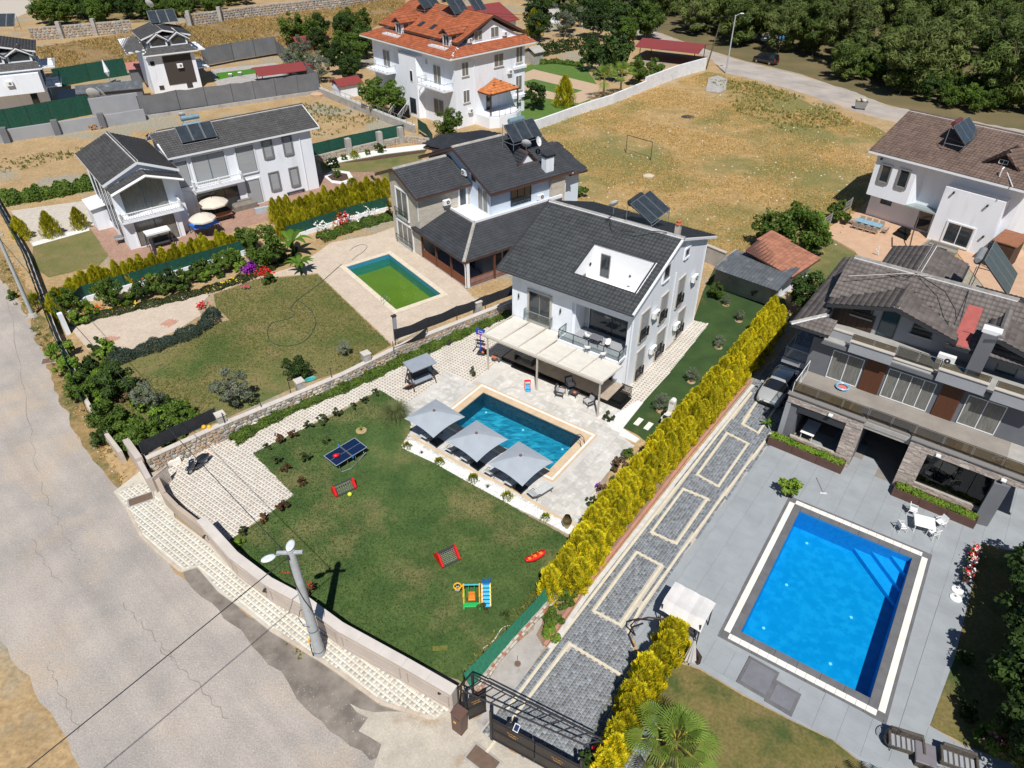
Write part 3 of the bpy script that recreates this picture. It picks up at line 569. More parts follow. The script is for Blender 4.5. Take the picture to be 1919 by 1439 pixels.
WOOD=mat('brown timber',(.13,.05,.025),(.09,.035,.018),scale=3,rough=.6,stretch=(8,1,1)); WOODD=mat('dark timber',(.055,.032,.022),(.04,.022,.015),scale=3,rough=.6)
DARKIN=plain('dark interior',(.02,.02,.02),.9)
RAILG=clearglass('railing glass',(.86,.9,.9)); RAILB=clearglass('bronze railing glass',(.50,.46,.38))
def tiles(parent,poly,col,tw=.32,tl=.38,name='roof_tiles',var=.2,lift=.05,mt=None,cc=None):
    """real interlocking tiles laid over one planar slope (poly = local 3D corners)"""
    p=[Vector(q) for q in poly]; n=(p[1]-p[0]).cross(p[2]-p[0]).normalized()
    if n.z<0: n=-n
    dn=(Vector((0,0,-1))-n*(-n.z)).normalized()
    ac=dn.cross(n).normalized(); o=p[0]
    A=np.array([((q-o).dot(ac),(q-o).dot(dn)) for q in p])
    i0,i1=int(A[:,0].min()/tw)-1,int(A[:,0].max()/tw)+1; j0,j1=int(A[:,1].min()/tl)-1,int(A[:,1].max()/tl)+1
    I,J=np.meshgrid(np.arange(i0,i1+1),np.arange(j0,j1+1),indexing='ij'); a=((I+.5)*tw).ravel(); d=((J+.5)*tl).ravel()
    k=inpoly(a,d,A); a,d=a[k],d[k]; N=len(a)
    if not N: return
    xs=np.array([-.5,-.28,-.06,.1,.5])*tw; zs=np.array([.0,.035,.0,-.008,.0]); V=[]
    for e,zz in ((-tl*.5,lift-.02),(tl*.54,lift+.03),(tl*.54,lift-.03)):
        for x,z in zip(xs,zs): V.append((a+x,d+e,np.full(N,zz+z)+RNG.normal(0,.003,N)))
    V=np.stack([np.stack(v,1) for v in V],1)
    an,dd,nn=np.array(ac),np.array(dn),np.array(n)
    W=V[...,0:1]*an+V[...,1:2]*dd+V[...,2:3]*nn+np.array(o)
    q=[]
    for r in (0,5):
        for x in range(4): q.append([r+x,r+x+1,r+5+x+1,r+5+x])
    q=np.array(q);
    Fq=(q[None]+15*np.arange(N)[:,None,None]).reshape(-1,4)
    c=np.array(col)*(1+RNG.uniform(-var,var,(N,1)))
    me=npmesh(name,W.reshape(-1,3),Fq[:, ::-1],mt or ROOFTILE,np.repeat(c,8,0),'tint'); return ob(name,me,parent,kind='stuff')
def roof(parent,slopes,col,fascia=None,th=.22,name='roof',tw=.32,tl=.38):
    """slopes: list of 3D polygons. one 'roof' part (the boards) with the tiles as its sub-part"""
    m=MB(); m.use(fascia or TRIMW)
    for s in slopes: m.slab(s,th)
    r=m.o(name,None,parent)
    for s in slopes: tiles(r,s,col,tw,tl)
    return r
def ridge(parent,a,b,col,name='ridge_cap',r=.13,mt=None,mortar=None,step=.36,lift=.07):
    a=Vector(a);b=Vector(b);a.z+=lift;b.z+=lift; d=b-a; n=max(1,int(d.length/step)); m=MB(); dn=d.normalized()
    if mortar: m.use(mortar)
    m.ct=(.75,.74,.72); m.box((a+b)/2-Vector((0,0,.05)),(d.length,.34,.07),math.atan2(d.y,d.x),0,-math.asin(max(-1,min(1,dn.z))))
    m.use(mt or ROOFTILE)
    for i in range(n):
        g=random.uniform(.85,1.15); m.ct=tuple(c*g for c in col); p=a+d*(i/n); q=a+d*((i+1.12)/n); m.tube([p,q],[r,r*1.18],7)
    return m.o(name,None,parent)
def win(parent,pl,u0,w,z0,h,base,n=1,st='w',sur=None,sill=False,name='window',pane=None,rail=False,shut=None,depth=.1):
    """window on plane pl = ('v',v,sign) or ('u',u,sign): facade coordinate u0..u0+w, height z0..z0+h, sign = outward direction"""
    ax,k,sg=pl
    def bx(m,a0,a1,d0,d1,zz0,zz1):
        lo,hi=sorted((k+sg*d0,k+sg*d1))
        if ax=='v': m.bb(a0,a1,lo,hi,zz0,zz1)
        else: m.bb(lo,hi,a0,a1,zz0,zz1)
    fm={'w':FRAMEW,'g':FRAMEG,'d':FRAMED,'t':TEALF}[st]; fr=.06
    m=MB(); m.use(fm)
    bx(m,u0,u0+fr,-.02,.07,z0,z0+h); bx(m,u0+w-fr,u0+w,-.02,.07,z0,z0+h); bx(m,u0+fr,u0+w-fr,-.02,.07,z0,z0+fr); bx(m,u0+fr,u0+w-fr,-.02,.07,z0+h-fr,z0+h)
    for i in range(1,n): x=u0+w*i/n; bx(m,x-fr*.55,x+fr*.55,-.02,.065,z0+fr,z0+h-fr)
    f=m.o(name,None,parent)
    for i in range(n):
        a=u0+w*i/n+fr*.9; b=u0+w*(i+1)/n-fr*.9; m=MB(); bx(m,a,b,.0,.03,z0+fr,z0+h-fr); m.o('pane',pane or GLASS,f)
    if sur:
        s=.16; m=MB(); bx(m,u0-s,u0-.004,-.02,depth,z0-s,z0+h+s); bx(m,u0+w+.004,u0+w+s,-.02,depth,z0-s,z0+h+s); bx(m,u0-.002,u0+w+.002,-.02,depth,z0+h+.004,z0+h+s); bx(m,u0-.002,u0+w+.002,-.02,depth+.06,z0-s,z0-.004)
        m.o('surround',sur,f)
    elif sill: m=MB(); bx(m,u0-.1,u0+w+.1,-.02,.16,z0-.1,z0-.004); m.o('sill',SURR,f)
    if rail:
        m=MB()
        for zz in (z0+.35,z0+.9): bx(m,u0-.05,u0+w+.05,.2,.24,zz,zz+.04)
        for x in (u0-.05,u0+w+.01): bx(m,x,x+.04,.05,.24,z0+.05,z0+.94)
        j=int(w/.14)
        for i in range(1,j): x=u0+w*i/j; bx(m,x-.01,x+.01,.21,.23,z0+.1,z0+.9)
        m.o('balustrade',BLACKM,f)
    if shut: m=MB(); bx(m,u0+fr,u0+w-fr,.031,.045,z0+h*(1-shut),z0+h-fr); m.o('blind',BLIND,f)
    return f
def ac_unit(parent,pl,u,z,s=.85,vert=.6):
    ax,k,sg=pl; m=MB(); m.use(WHITEP)
    c=(u,k+sg*.25,z) if ax=='v' else (k+sg*.25,u,z); d=(s,.3,vert) if ax=='v' else (.3,s,vert); m.bev(c,d,.03)
    m.use(DARKR)
    e=(0,sg*.16,0) if ax=='v' else (sg*.16,0,0)
    cc=Vector(c)+Vector(e); dd=Vector(e).normalized(); side=Vector((1,0,0)) if ax=='v' else Vector((0,1,0)); cc2=cc+side*.12
    a=m.tube([cc2-dd*.02,cc2+dd*.005],.2,14); m.use(WHITEP); m.tube([cc2+dd*.006,cc2+dd*.02],.06,10)
    m.use(BLACKM)
    for q in (-.25,.25):
        b=Vector(c)+side*q; bz=z-vert/2-.02; m.box((b.x-dd.x*.1,b.y-dd.y*.1,bz),(.05,.35,.04) if ax=='v' else (.35,.05,.04))
    return m.o('air_conditioner',None,parent)
def railing(parent,pts,z,h,mt=BLACKM,step=1.1,glass=None,name='railing',bal=0,top=.05,r=.02):
    m=MB(); m.use(mt)
    for a,b in zip(pts[:-1],pts[1:]):
        a=Vector((*a,z));b=Vector((*b,z)); d=b-a; n=max(1,int(d.length/step+.5)); up=Vector((0,0,h))
        m.box((a+b)/2+up,(d.length,top,top),math.atan2(d.y,d.x))
        if bal or not glass: m.box((a+b)/2+Vector((0,0,.1)),(d.length,.03,.03),math.atan2(d.y,d.x))
        for i in range(n+1): q=a+d*i/n; m.box(q+up/2,(.045,.045,h),math.atan2(d.y,d.x))
        if bal:
            k=int(d.length/bal)
            for i in range(1,k): q=a+d*i/k; m.box(q+up/2,(r*1.2,r*1.2,h),math.atan2(d.y,d.x))
    o=m.o(name,None,parent)
    if glass:
        for a,b in zip(pts[:-1],pts[1:]):
            a=Vector((*a,z));b=Vector((*b,z)); d=b-a; n=max(1,int(d.length/step+.5));
            for i in range(n):
                q=a+d*(i+.5)/n; m=MB(); m.box(q+Vector((0,0,h*.53)),(d.length/n-.08,.012,h*.82),math.atan2(d.y,d.x)); m.o('glass_panel',glass,o)
    return o
def baluster_rail(parent,pts,z,h=.85,name='balustrade'):
    m=MB()
    for a,b in zip(pts[:-1],pts[1:]):
        a=Vector((*a,z));b=Vector((*b,z)); d=b-a; an=math.atan2(d.y,d.x)
        m.box((a+b)/2+Vector((0,0,h)),(d.length+.1,.14,.09),an); m.box((a+b)/2+Vector((0,0,.08)),(d.length,.12,.08),an)
        n=int(d.length/.24)
        for i in range(n+1):
            q=a+d*i/n; m.lathe(q+Vector((0,0,.1)),[(.03,0),(.055,.15),(.06,.25),(.03,.42),(.035,.55),(.05,h-.12)],6)
        for q in (a,(a+b)/2,b): m.box(q+Vector((0,0,h/2+.03)),(.15,.15,h+.12),an)
    return m.o(name,TRIMW,parent)
def solar(label,base,ang,n=3,tank=(.30,.45,.52),pw=1.0,ph=1.9,tilt=42,slope=0,two=False,group='solar water heaters on the roofs',tankh=1.5,tl=2.0,cats='solar water heater'):
    """collector bank on a steel frame with a lying tank; base = centre of the low edge, ang = direction of the row"""
    t=T('solar_water_heater',label,cats,base,ang,group); W=n*(pw+.06)
    cs,sn=math.cos(R(tilt)),math.sin(R(tilt))
    for i in range(n):
        m=MB(); m.use(DARKR); x=-W/2+(i+.5)*(pw+.06); c=(x,cs*ph/2,.35+sn*ph/2)
        m.box(c,(pw,ph,.1),0,R(tilt)); p=m.o('solar_panel',None,t)
        m=MB(); m.use(mat('collector glass',(.03,.038,.045),(.045,.055,.062),scale=2,rough=.12,spec=.9)); m.box((x,cs*ph/2-sn*.055,.35+sn*ph/2+cs*.055),(pw-.1,ph-.1,.012),0,R(tilt)); m.o('collector_glass',None,p)
        m=MB(); e=Vector((x,0,0));
        for sx in (-1,1): m.box((x+sx*(pw/2-.02),cs*ph/2-sn*.05,.35+sn*ph/2+cs*.05),(.04,ph,.025),0,R(tilt))
        for q in (0,1): m.box((x,cs*ph*q-sn*.05+(.02 if q==0 else -.02),.35+sn*ph*q+cs*.05),(pw,.04,.025),0,R(tilt))
        m.o('panel_rim',GALV,p)
    m=MB()
    for x in (-W/2+.1,W/2-.1):
        m.tube([(x,0,-.5),(x,0,.35)],.03,6); m.tube([(x,cs*ph+.25,-.7),(x,cs*ph+.25,tankh+.3)],.035,6); m.tube([(x,0,.3),(x,cs*ph,.3+sn*ph)],.03,6); m.tube([(x,0,.1),(x,cs*ph+.25,.1)],.03,6)
    m.tube([(-W/2+.1,0,.1),(W/2-.1,0,.1)],.03,5)
    m.o('frame',GALV,t)
    tm=mat('tank metal %s'%str(tank),tank,tuple(c*.8 for c in tank),scale=2,rough=.4,metal=.3,world=False)
    for q in range(2 if two else 1):
        m=MB(); zz=tankh+.35+q*.75; yy=cs*ph+.35+q*.15
        m.tube([(-tl/2-.04,yy,zz),(-tl/2,yy,zz),(tl/2,yy,zz),(tl/2+.04,yy,zz)],[.2,.3,.3,.2],16); m.o('water_tank',tm,t)
    m=MB(); m.tube([(tl/2,cs*ph+.35,tankh+.3),(tl/2+.25,cs*ph,tankh),(W/2+.08,.3,.6),(W/2,.0,.4)],.02,6); m.tube([(-tl/2,cs*ph+.35,tankh+.2),(-W/2-.1,cs*ph*.8,.35+sn*ph*.8)],.02,6); m.o('pipe',BLACKM,t)
    return t
def dish(label,loc,ang,r=.45,el=35,h=1.0,col=WHITEP,group='satellite dishes'):
    t=T('satellite_dish',label,'satellite dish',loc,ang,group); m=MB(); m.tube([(0,0,-.3),(0,0,h)],.03,6)
    m.tube([(0,.02,h),(0,-.35,h-.1)],.015,5); m.box((0,-.42,h-.08),(.08,.12,.08)); m.o('mast',GALV,t)
    m=MB(); n=18; prof=[(0,0),(r*.5,.03),(r*.85,.09),(r,.13)]
    M=Euler((R(90-el),0,0)).to_matrix(); vs=[];fs=[]
    for rr,z in prof:
        for k in range(n): a=2*PI*k/n; vs.append(Vector((0,.03,h))+M@Vector((rr*math.cos(a),rr*1.08*math.sin(a),z)))
    for i in range(3):
        for k in range(n): fs.append((i*n+k,i*n+(k+1)%n,(i+1)*n+(k+1)%n,(i+1)*n+k))
    m.add(vs,fs); m.o('reflector',col,t); return t
ANTH=(.042,.046,.053); ANTH2=(.050,.055,.058); BROWNT=(.15,.10,.078); GREYB=(.115,.105,.10); ORT=(.37,.108,.045)
def stones(parent,a,b,z0,z1,nrm,size=.38,limit=0,cols=None,name='stone',t=.06,flat=.7):
    """irregular field stones bedded in the face from a to b (xy), z0..z1, standing out along nrm"""
    a=Vector(a);b=Vector(b); L=(b-a).length; d=(b-a)/L; nz=Vector((*nrm,0)); items=[]
    rows=max(1,int((z1-z0)/(size*flat)+.5)); hh=(z1-z0)/rows; shared=[]
    cols=cols or [(.42,.36,.28),(.36,.34,.31),(.48,.34,.22),(.30,.30,.30),(.52,.46,.38),(.40,.28,.19)]
    def one(m,c,w,h,org,rnd):
        nonlocal t
        k=6; ang0=rnd.uniform(0,1); ring_=[];top=[]
        for i in range(k):
            an=2*PI*(i+ang0)/k; rx=w/2*rnd.uniform(.86,1.0); rz=h/2*rnd.uniform(.86,1.0)
            cx=math.copysign(abs(math.cos(an))**.7,math.cos(an)); sz=math.copysign(abs(math.sin(an))**.7,math.sin(an))
            ring_.append(org+Vector((d.x,d.y,0))*cx*rx+Vector((0,0,1))*sz*rz-nz*.03); top.append(org+Vector((d.x,d.y,0))*cx*rx*.78+Vector((0,0,1))*sz*rz*.78+nz*t*rnd.uniform(.6,1.2))
        m.ct=c; m.add(ring_+top,[tuple(range(k,2*k))]+[(i,(i+1)%k,k+(i+1)%k,k+i) for i in range(k)])
    for r in range(rows):
        x=-random.uniform(0,size*.6)
        while x<L:
            w=size*random.uniform(.65,1.45); c=x+w/2
            if c<0 or c>L: x+=w; continue
            items.append((c,z0+hh*(r+.5),w*.95,hh*random.uniform(.86,1.0))); x+=w
    big=MB()
    for i,(x,z,w,h) in enumerate(items):
        p=a+d*x; col=random.choice(cols); g=random.uniform(.8,1.2); col=tuple(c*g for c in col)
        if i<limit:
            key=random.randrange(10)
            if len(shared)<=key or True:
                if len(shared)<10:
                    t0=t; t=.2; m=MB(); one(m,col,1,1,Vector((0,0,0)),random); t=t0; shared.append(m.mesh(name,STONE)); me=shared[-1]
                else: me=shared[key]
            o=ob(name,me,parent,(p.x,p.y,z));
            o.scale=(w,w,h)
        else: one(big,col,w,h,Vector((p.x,p.y,z)),random)
    if big.v: big.o(name+'_facing' if limit else name+'s',STONE,parent,kind='stuff')
    return len(items)
def solar_px(label,pl_,pr_,z,**k):
    a=P(*pl_,z);b=P(*pr_,z); d=b-a; n=k.pop('n',3); pw=d.length/n-.06
    return solar(label,tuple((a+b)/2-Vector((0,0,.35))),math.atan2(d.y,d.x),n=n,pw=pw,**k)
def planeslope(m0,f): return f
# ================= house 1: the white house with the roof terrace =================
h=T('white_house','white house with dark tiled roof, sunken roof terrace and cream pergola by the pool','house',(9.49,47.0,0),R(-36))
SL=.43; zf=lambda v:7.8+SL*(v+.9)
m=MB()
m.prism([(-11.7,0),(-5.64,0),(-5.64,.25),(-11.45,.25),(-11.45,12.95),(-.25,12.95),(-.25,.25),(-.5,.25),(-.5,0),(0,0),(0,13.2),(-11.7,13.2)],0,7.9)
def gab(m,u0,u1,pts): # vertical slab in the v-z plane
    n=len(pts); vs=[(u0,a,b) for a,b in pts]+[(u1,a,b) for a,b in pts]; m.add(vs,[tuple(reversed(range(n))),tuple(range(n,2*n))]+[(i,(i+1)%n,n+(i+1)%n,n+i) for i in range(n)])
def gabv(m,v0,v1,pts):
    n=len(pts); vs=[(a,v0,b) for a,b in pts]+[(a,v1,b) for a,b in pts]; m.add(vs,[tuple(range(n)),tuple(reversed(range(n,2*n)))]+[(i,n+i,n+(i+1)%n,(i+1)%n) for i in range(n)])
for u in (-11.7,-.25): gab(m,u,u+.25,[(0,7.9),(6.8,10.85),(13.2,8.45),(13.2,7.9)])
m.bb(-5.64,-.5,0,.25,6.45,7.9); m.bb(-5.64,-.5,.0,.25,0,3.1)
m.bb(-5.64,-5.4,.25,1.8,3.3,7.9); m.bb(-.5,-.25,.25,1.8,3.3,7.9); m.bb(-5.64,-.25,1.8,2.0,3.3,7.9); m.bb(-5.4,-.5,.25,1.8,6.5,6.6)
m.o('wall',WHITEW,h)
m=MB(); m.bb(-6.15,-.35,-1.2,1.79,3.08,3.3); m.bb(-6.15,-.35,-1.26,-1.2,2.95,3.34); m.o('balcony',WHITEW,h)
m=MB(); m.bb(-6.05,-.45,-1.1,1.78,3.305,3.325); m.o('balcony_floor',GREYL,h)
railing(h,[(-6.1,.0),(-6.1,-1.15),(-.4,-1.15),(-.4,.0)],3.3,.95,BLACKM,1.4,RAILG)
m=MB(); m.bb(-6.2,-.6,.8,4.1,6.9,7.0); m.bb(-6.2,-.6,4.05,4.2,7,9.85); m.bb(-6.3,-6.15,.8,4.1,7,8.45); m.bb(-.65,-.5,.8,4.1,7,8.45); m.bb(-6.2,-.6,.65,.8,6.9,8.4)
gab(m,-6.3,-6.15,[(.8,8.45),(4.1,8.45),(4.1,9.9),(.8,8.5)]); gab(m,-.65,-.5,[(.8,8.45),(4.1,8.45),(4.1,9.9),(.8,8.5)])
m.o('roof_terrace',plain('white lime wash',(.84,.84,.84),.8),h)
m=MB(); m.bev((-4.5,3.2,7.04),(1.2,.8,.08)); m.bev((-1.3,1.4,7.2),(.5,.5,.35)); m.tube([(-2.6,3.9,7.3),(-2.6,3.7,7.5)],.12,8); m.bb(-1.7,-1.0,1.8,2.4,7.0,7.12); m.o('roof_terrace_fitting',TRIMW,h)
win(h,('v',4.05,-1),-5.5,.9,7.15,2.1,0,1,'g'); win(h,('u',-6.15,1),1.9,.8,7.02,.75,0,1,'g')
m=MB(); m.tube([(-6.14,3.4,8.3),(-6.1,3.4,8.3)],.16,12); m.tube([(-2.7,4.04,8.0),(-2.7,3.98,8.0)],.09,10); m.o('wall_lamp',DARKR,h)
u0,u1=-12.6,.35; q=lambda u,v:(u,v,zf(v))
fr=[[q(u0,-.9),q(-6.2,-.9),q(-6.2,6.8),q(u0,6.8)],[q(-6.2,-.9),q(-.6,-.9),q(-.6,.8),q(-6.2,.8)],[q(-6.2,4.1),q(-.6,4.1),q(-.6,6.8),q(-6.2,6.8)],[q(-.6,-.9),q(u1,-.9),q(u1,6.8),q(-.6,6.8)]]
m=MB(); m.use(TRIMW)
for s in fr: m.slab(s,.2)
bk=[(u0,6.8,11.11),(u1,6.8,11.11),(u1,14.6,8.35),(u0,14.6,8.35)]; m.slab(bk,.2); rf=m.o('roof',None,h)
tiles(rf,[q(u0,-.9),q(u1,-.9),q(u1,6.8),q(u0,6.8),q(u0,-.9),q(-6.2,.8),q(-6.2,4.1),q(-.6,4.1),q(-.6,.8),q(-6.2,.8)][:4]+[q(u0,-.9)]+[q(-6.2,.8),q(-6.2,4.1),q(-.6,4.1),q(-.6,.8),q(-6.2,.8)],ANTH2)
tiles(rf,bk,ANTH2)
ridge(rf,(u0,6.8,11.11),(u1,6.8,11.11),(.38,.37,.36),mortar=TRIMW,r=.11)
m=MB(); m.use(DARKR)
for a,b in (((-6.25,.8,8.56),(-.55,.8,8.56)),((-6.25,4.1,9.98),(-.55,4.1,9.98)),((-6.2,.8,8.56),(-6.2,4.1,9.98)),((-.6,.8,8.56),(-.6,4.1,9.98))): m.tube([a,b],.07,6)
m.tube([(u0,-.98,7.72),(u1,-.98,7.72)],.08,8); m.tube([(u0-.02,-.9,7.86),(u0-.02,6.8,11.2)],.07,6); m.o('gutter',None,rf)
m=MB(); m.tube([(-.9,-.9,7.7),(-.5,-.3,7.4),(-.08,-.06,7.0),(-.08,-.06,.1)],.05,6); m.o('downpipe',TRIMW,h); m=MB(); m.tube([(.06,7.0,7.9),(.06,7.0,.1)],.05,6); m.o('downpipe',TRIMW,h); m=MB(); m.tube([(.06,13.0,8),(.06,13.0,.1)],.05,6); m.o('downpipe',TRIMW,h);
m=MB(); m.slab([(-10.5,9,10.2),(-7.5,9.0,10.2),(-8.2,7.2,10.95),(-9.8,7.2,10.95)],.05); m.o('rear_hatch',DARKR,rf)
m=MB(); m.bb(-.75,-.35,7.2,7.6,10.4,11.9); m.o('chimney',SURR,rf)
m=MB(); m.lathe((-.55,7.4,11.9),[(.3,0),(.3,.08),(.16,.1),(.2,.3),(.05,.38)],10); m.o('chimney_pot',mat('terracotta',(.45,.15,.07),(.38,.12,.06),scale=4,rough=.8),rf)
win(h,('v',0,-1),-9.9,2.15,3.35,2.8,0,2,'g',SURR,rail=False); railing(h,[(-10.2,-.02),(-10.2,-.35),(-7.5,-.35),(-7.5,-.02)],3.35,1.0,GALV,2.7,RAILG,'french_balcony')
win(h,('v',1.8,-1),-4.9,4.3,3.36,2.2,0,2,'d',None,name='sliding_door');
m=MB(); m.bb(-5.38,-5.05,1.72,1.8,3.4,5.6); m.o('door',SURR,h)
for u in (-10.95,-6.69): m=MB(); m.tube([(u,-.12,5.15),(u,-.12,5.5)],[.09,.05],8); m.o('wall_lamp',DARKR,h)
for v,z,hh,w,sh in ((1.25,4.1,2.5,1.25,.6),(4.75,4.1,2.45,1.1,.6),(7.95,4.1,2.6,1.15,.55),(1.3,.2,2.75,1.2,.65),(4.95,.25,2.6,1.4,.0),(9.05,.45,2.5,1.25,0)):
    win(h,('u',0,1),v,w,z,hh,0,1,'g',SURR,rail=True,shut=sh or .5)
win(h,('u',0,1),4.45,1.1,8.15,1.25,0,1,'g',WHITEW,sill=True); win(h,('u',0,1),8.3,.8,8.7,.7,0,1,'g',WHITEW)
for v,z in ((3.5,5.7),(11.0,5.7),(3.9,2.0),(8.5,2.0)): ac_unit(h,('u',0,1),v,z)
for u,w in ((-11.0,2.4),(-8.1,2.6),(-5.0,3.6)): win(h,('v',0,-1),u,w,.35,2.3,0,3,'d',name='sliding_door')
m=MB(); m.bb(-10.9,-.2,-2.7,-.01,.0,.36); m.bb(-9.6,-4.6,-3.1,-2.7,0,.2); m.o('veranda',BEIGE,h)
m=MB(); m.bb(-10.8,-.3,-2.62,-.05,.365,.385); m.o('veranda_floor',mat('brown veranda tile',(.40,.33,.26),(.32,.26,.205),scale=2,rough=.6),h)
m=MB(); m.prism([(-.2,-2.7),(1.0,-2.7),(1.0,-.9),(-.2,-.9)],0,.18); m.prism([(-.2,-2.2),(.7,-2.2),(.7,-.9),(-.2,-.9)],.18,.36); m.o('step',BEIGE,h)
m=MB()
for i in range(9): m.box((.15+i*.1,-1.0,.8),(.05,.04,.9),0)
m.box((.55,-1.0,1.28),(1,.05,.06)); m.box((.55,-1.0,.4),(1,.05,.05)); m.o('stair_gate',WOODD,h)
pg=T('pergola','cream fabric pergola on beige posts against the front of the white house','pergola',(9.49,47.0,0),R(-36)); POST=plain('beige steel',(.50,.45,.38),.5)
for u in (-11.0,-5.95,-.1): m=MB(); m.bb(u-.06,u+.06,-4.56,-4.44,0,3.36); m.o('post',POST,pg)
m=MB(); m.bb(-11.5,.1,-4.62,-4.4,3.34,3.5); m.o('front_beam',POST,pg)
us=[-11.45,-9.7,-7.95,-6.15,-4.15,-2.1,.05]; FAB=cloth('cream canvas',(.93,.90,.83),.42)
for i in range(7):
    b=-.1 if i<4 else -1.3; zb=3.12 if i<4 else 3.06; m=MB(); u=us[i]; m.tube([(u,-4.5,3.5),(u,b,zb+.08)],.055,6); m.o('rafter',POST,pg)
for i in range(6):
    b=-.12 if i<3 else -1.35; zb=3.12 if i<3 else 3.2; m=MB(); n=8
    for side in (0,1):
        pass
    vs=[];fs=[]
    for j in range(n+1):
        t=j/n; v=-4.55+(b+4.55)*t; z=3.5+(zb-3.5)*t
        for k in range(5): s=k/4; vs.append((us[i]+.06+(us[i+1]-us[i]-.12)*s,v,z-.05*math.sin(PI*s)*math.sin(PI*t)+.01*math.sin(j*2.5)))
    for j in range(n):
        for k in range(4): a=j*5+k; fs.append((a,a+1,a+6,a+5))
    m.add(vs,fs); o=m.o('canopy_panel',FAB,pg); md=o.modifiers.new('t','SOLIDIFY'); md.thickness=.02
solar_px('black solar water heater with dark tank on the back slope of the white house',(1220,420),(1256,392.5),11.4,tank=(.05,.06,.07),tankh=.95,ph=2.4,tilt=30)
dish('white satellite dish on the ridge of the white house',tuple(P(1149,404,11.2)),R(200),.42)
m=MB(); m.tube([P(x,y,z) for x,y,z in [(1180,395,11.8),(1150,402,11.35),(1135,412,11.25),(1143,412,11.25),(1148,425,11.2),(1165,432,11.05),(1190,436,11.15),(1225,433,11.3),(1250,436,11.3)]],.035,6); m.o('cable',BLACKM,h) if False else m.o('roof_cable',BLACKM,label='black cable lying in a loop over the roof ridge of the white house',cat='cable')
# ================= house 2: dark roofed house by the green pool =================
o2=P2(876,541.7); h=T('stone_house','grey roofed house with stone clad wing and hipped veranda beside the green pool','house',(*o2,0),R(37))
CLAD=mat('pale stone cladding',(.56,.50,.42),(.44,.40,.34),scale=1.5,rough=.9,bump=.5,bscale=9,stretch=(1,1,3));
m=MB(); m.prism([(0,8.9),(6.6,8.9),(6.6,14.8),(0,14.8)],0,7.0); gab(m,0,6.6,[(8.9,7.0),(12.8,8.65),(14.8,7.8),(14.8,7.0)]); m.o('stone_wing',CLAD,h)
m=MB(); m.prism([(6.6,4.9),(16.8,4.9),(16.8,17.2),(6.6,17.2)],0,7.3); gab(m,6.6,16.8,[(4.9,7.3),(11.2,9.95),(17.2,7.5),(17.2,7.3)]); m.o('wall',SHADEW,h)
m=MB(); m.bb(3.9,6.6,4.2,8.9,4.3,4.5); m.bb(3.9,4.05,4.2,8.9,4.5,4.85); m.bb(3.9,16,4.2,4.35,4.5,4.85); m.bb(4.05,15.9,4.35,4.9,4.3,4.5); m.o('terrace',WHITEW,h)
m=MB(); m.bb(0,.35,-.0,.35,0,3); m.o('corner_pipe',TRIMW,h)
m=MB()
for v in (.1,3.0,5.9,8.75): m.bb(.0,.18,v-.09,v+.09,0,3.1)
for u in (3.5,7,10.5,14): m.bb(u-.09,u+.09,.0,.18,0,3.1)
m.o('veranda_post',WOOD,h)
m=MB(); m.bb(.05,.11,.2,8.8,.95,1.05); m.bb(.05,.11,.2,8.8,.1,.18); n=60
for i in range(n): v=.25+i*(8.5/n); m.bb(.06,.10,v,v+.09,.15,.97)
m.bb(.2,14,.05,.11,.95,1.05); m.bb(.2,14,.05,.11,.1,.18)
for i in range(92): u=.3+i*.15; m.bb(u,u+.09,.06,.10,.15,.97)
m.o('veranda_balustrade',mat('orange brown timber',(.22,.075,.03),(.17,.055,.025),scale=4,rough=.6),h)
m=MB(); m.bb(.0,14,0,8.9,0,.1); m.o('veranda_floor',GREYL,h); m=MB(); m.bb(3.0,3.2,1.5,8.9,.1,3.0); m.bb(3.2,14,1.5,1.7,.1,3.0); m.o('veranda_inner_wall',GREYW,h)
win(h,('u',3.0,-1),3,4,.2,2.4,0,4,'d'); win(h,('v',1.5,-1),4.5,3,.2,2.3,0,3,'w');
e=3.15
roof(h,[[(-.4,-.1,e),(14.2,-.1,e),(14.2,4.2,4.6),(3.9,4.2,4.6)],[(-.4,-.1,e),(3.9,4.2,4.6),(3.9,9.5,4.6),(-.4,10.0,e)]],ANTH,BRTRIM,.18,'veranda_roof',.3,.34)
ridge(h,(-.3,0,e+.02),(3.9,4.2,4.62),(.42,.40,.36),mortar=mat('ridge mortar',(.5,.48,.43),(.4,.38,.34),scale=6,rough=.9),r=.12)
roof(h,[[(-.5,8.3,7.0),(6.6,8.3,7.0),(6.6,12.8,8.85),(-.5,12.8,8.85)],[(-.5,12.8,8.85),(6.6,12.8,8.85),(6.6,17.2,7.05),(-.5,17.2,7.05)]],ANTH,BRTRIM,.25,'wing_roof',.3,.34)
ridge(h,(-.5,12.8,8.87),(6.2,12.8,8.87),(.40,.38,.35),mortar=MATS['ridge mortar'],r=.11)
roof(h,[[(6.0,4.1,7.3),(17.4,4.1,7.3),(17.4,11.2,10.25),(6.0,11.2,10.25)],[(6.0,11.2,10.25),(17.4,11.2,10.25),(17.4,18.6,7.2),(6.0,18.6,7.2)]],ANTH,BRTRIM,.28,'main_roof',.3,.34)
ridge(h,(6.0,11.2,10.28),(13,11.2,10.28),(.40,.38,.35),mortar=MATS['ridge mortar'],r=.11)
roof(h,[[(17.5,4.8,6.6),(20.3,4.9,6.5),(20.3,10.5,8.3),(17.5,10.5,8.4)]],ANTH,BRTRIM,.2,'side_roof',.3,.34)
m=MB(); m.bb(16.9,19.6,5.6,16.8,0,6.4); m.o('rear_wing',SHADEW,h)
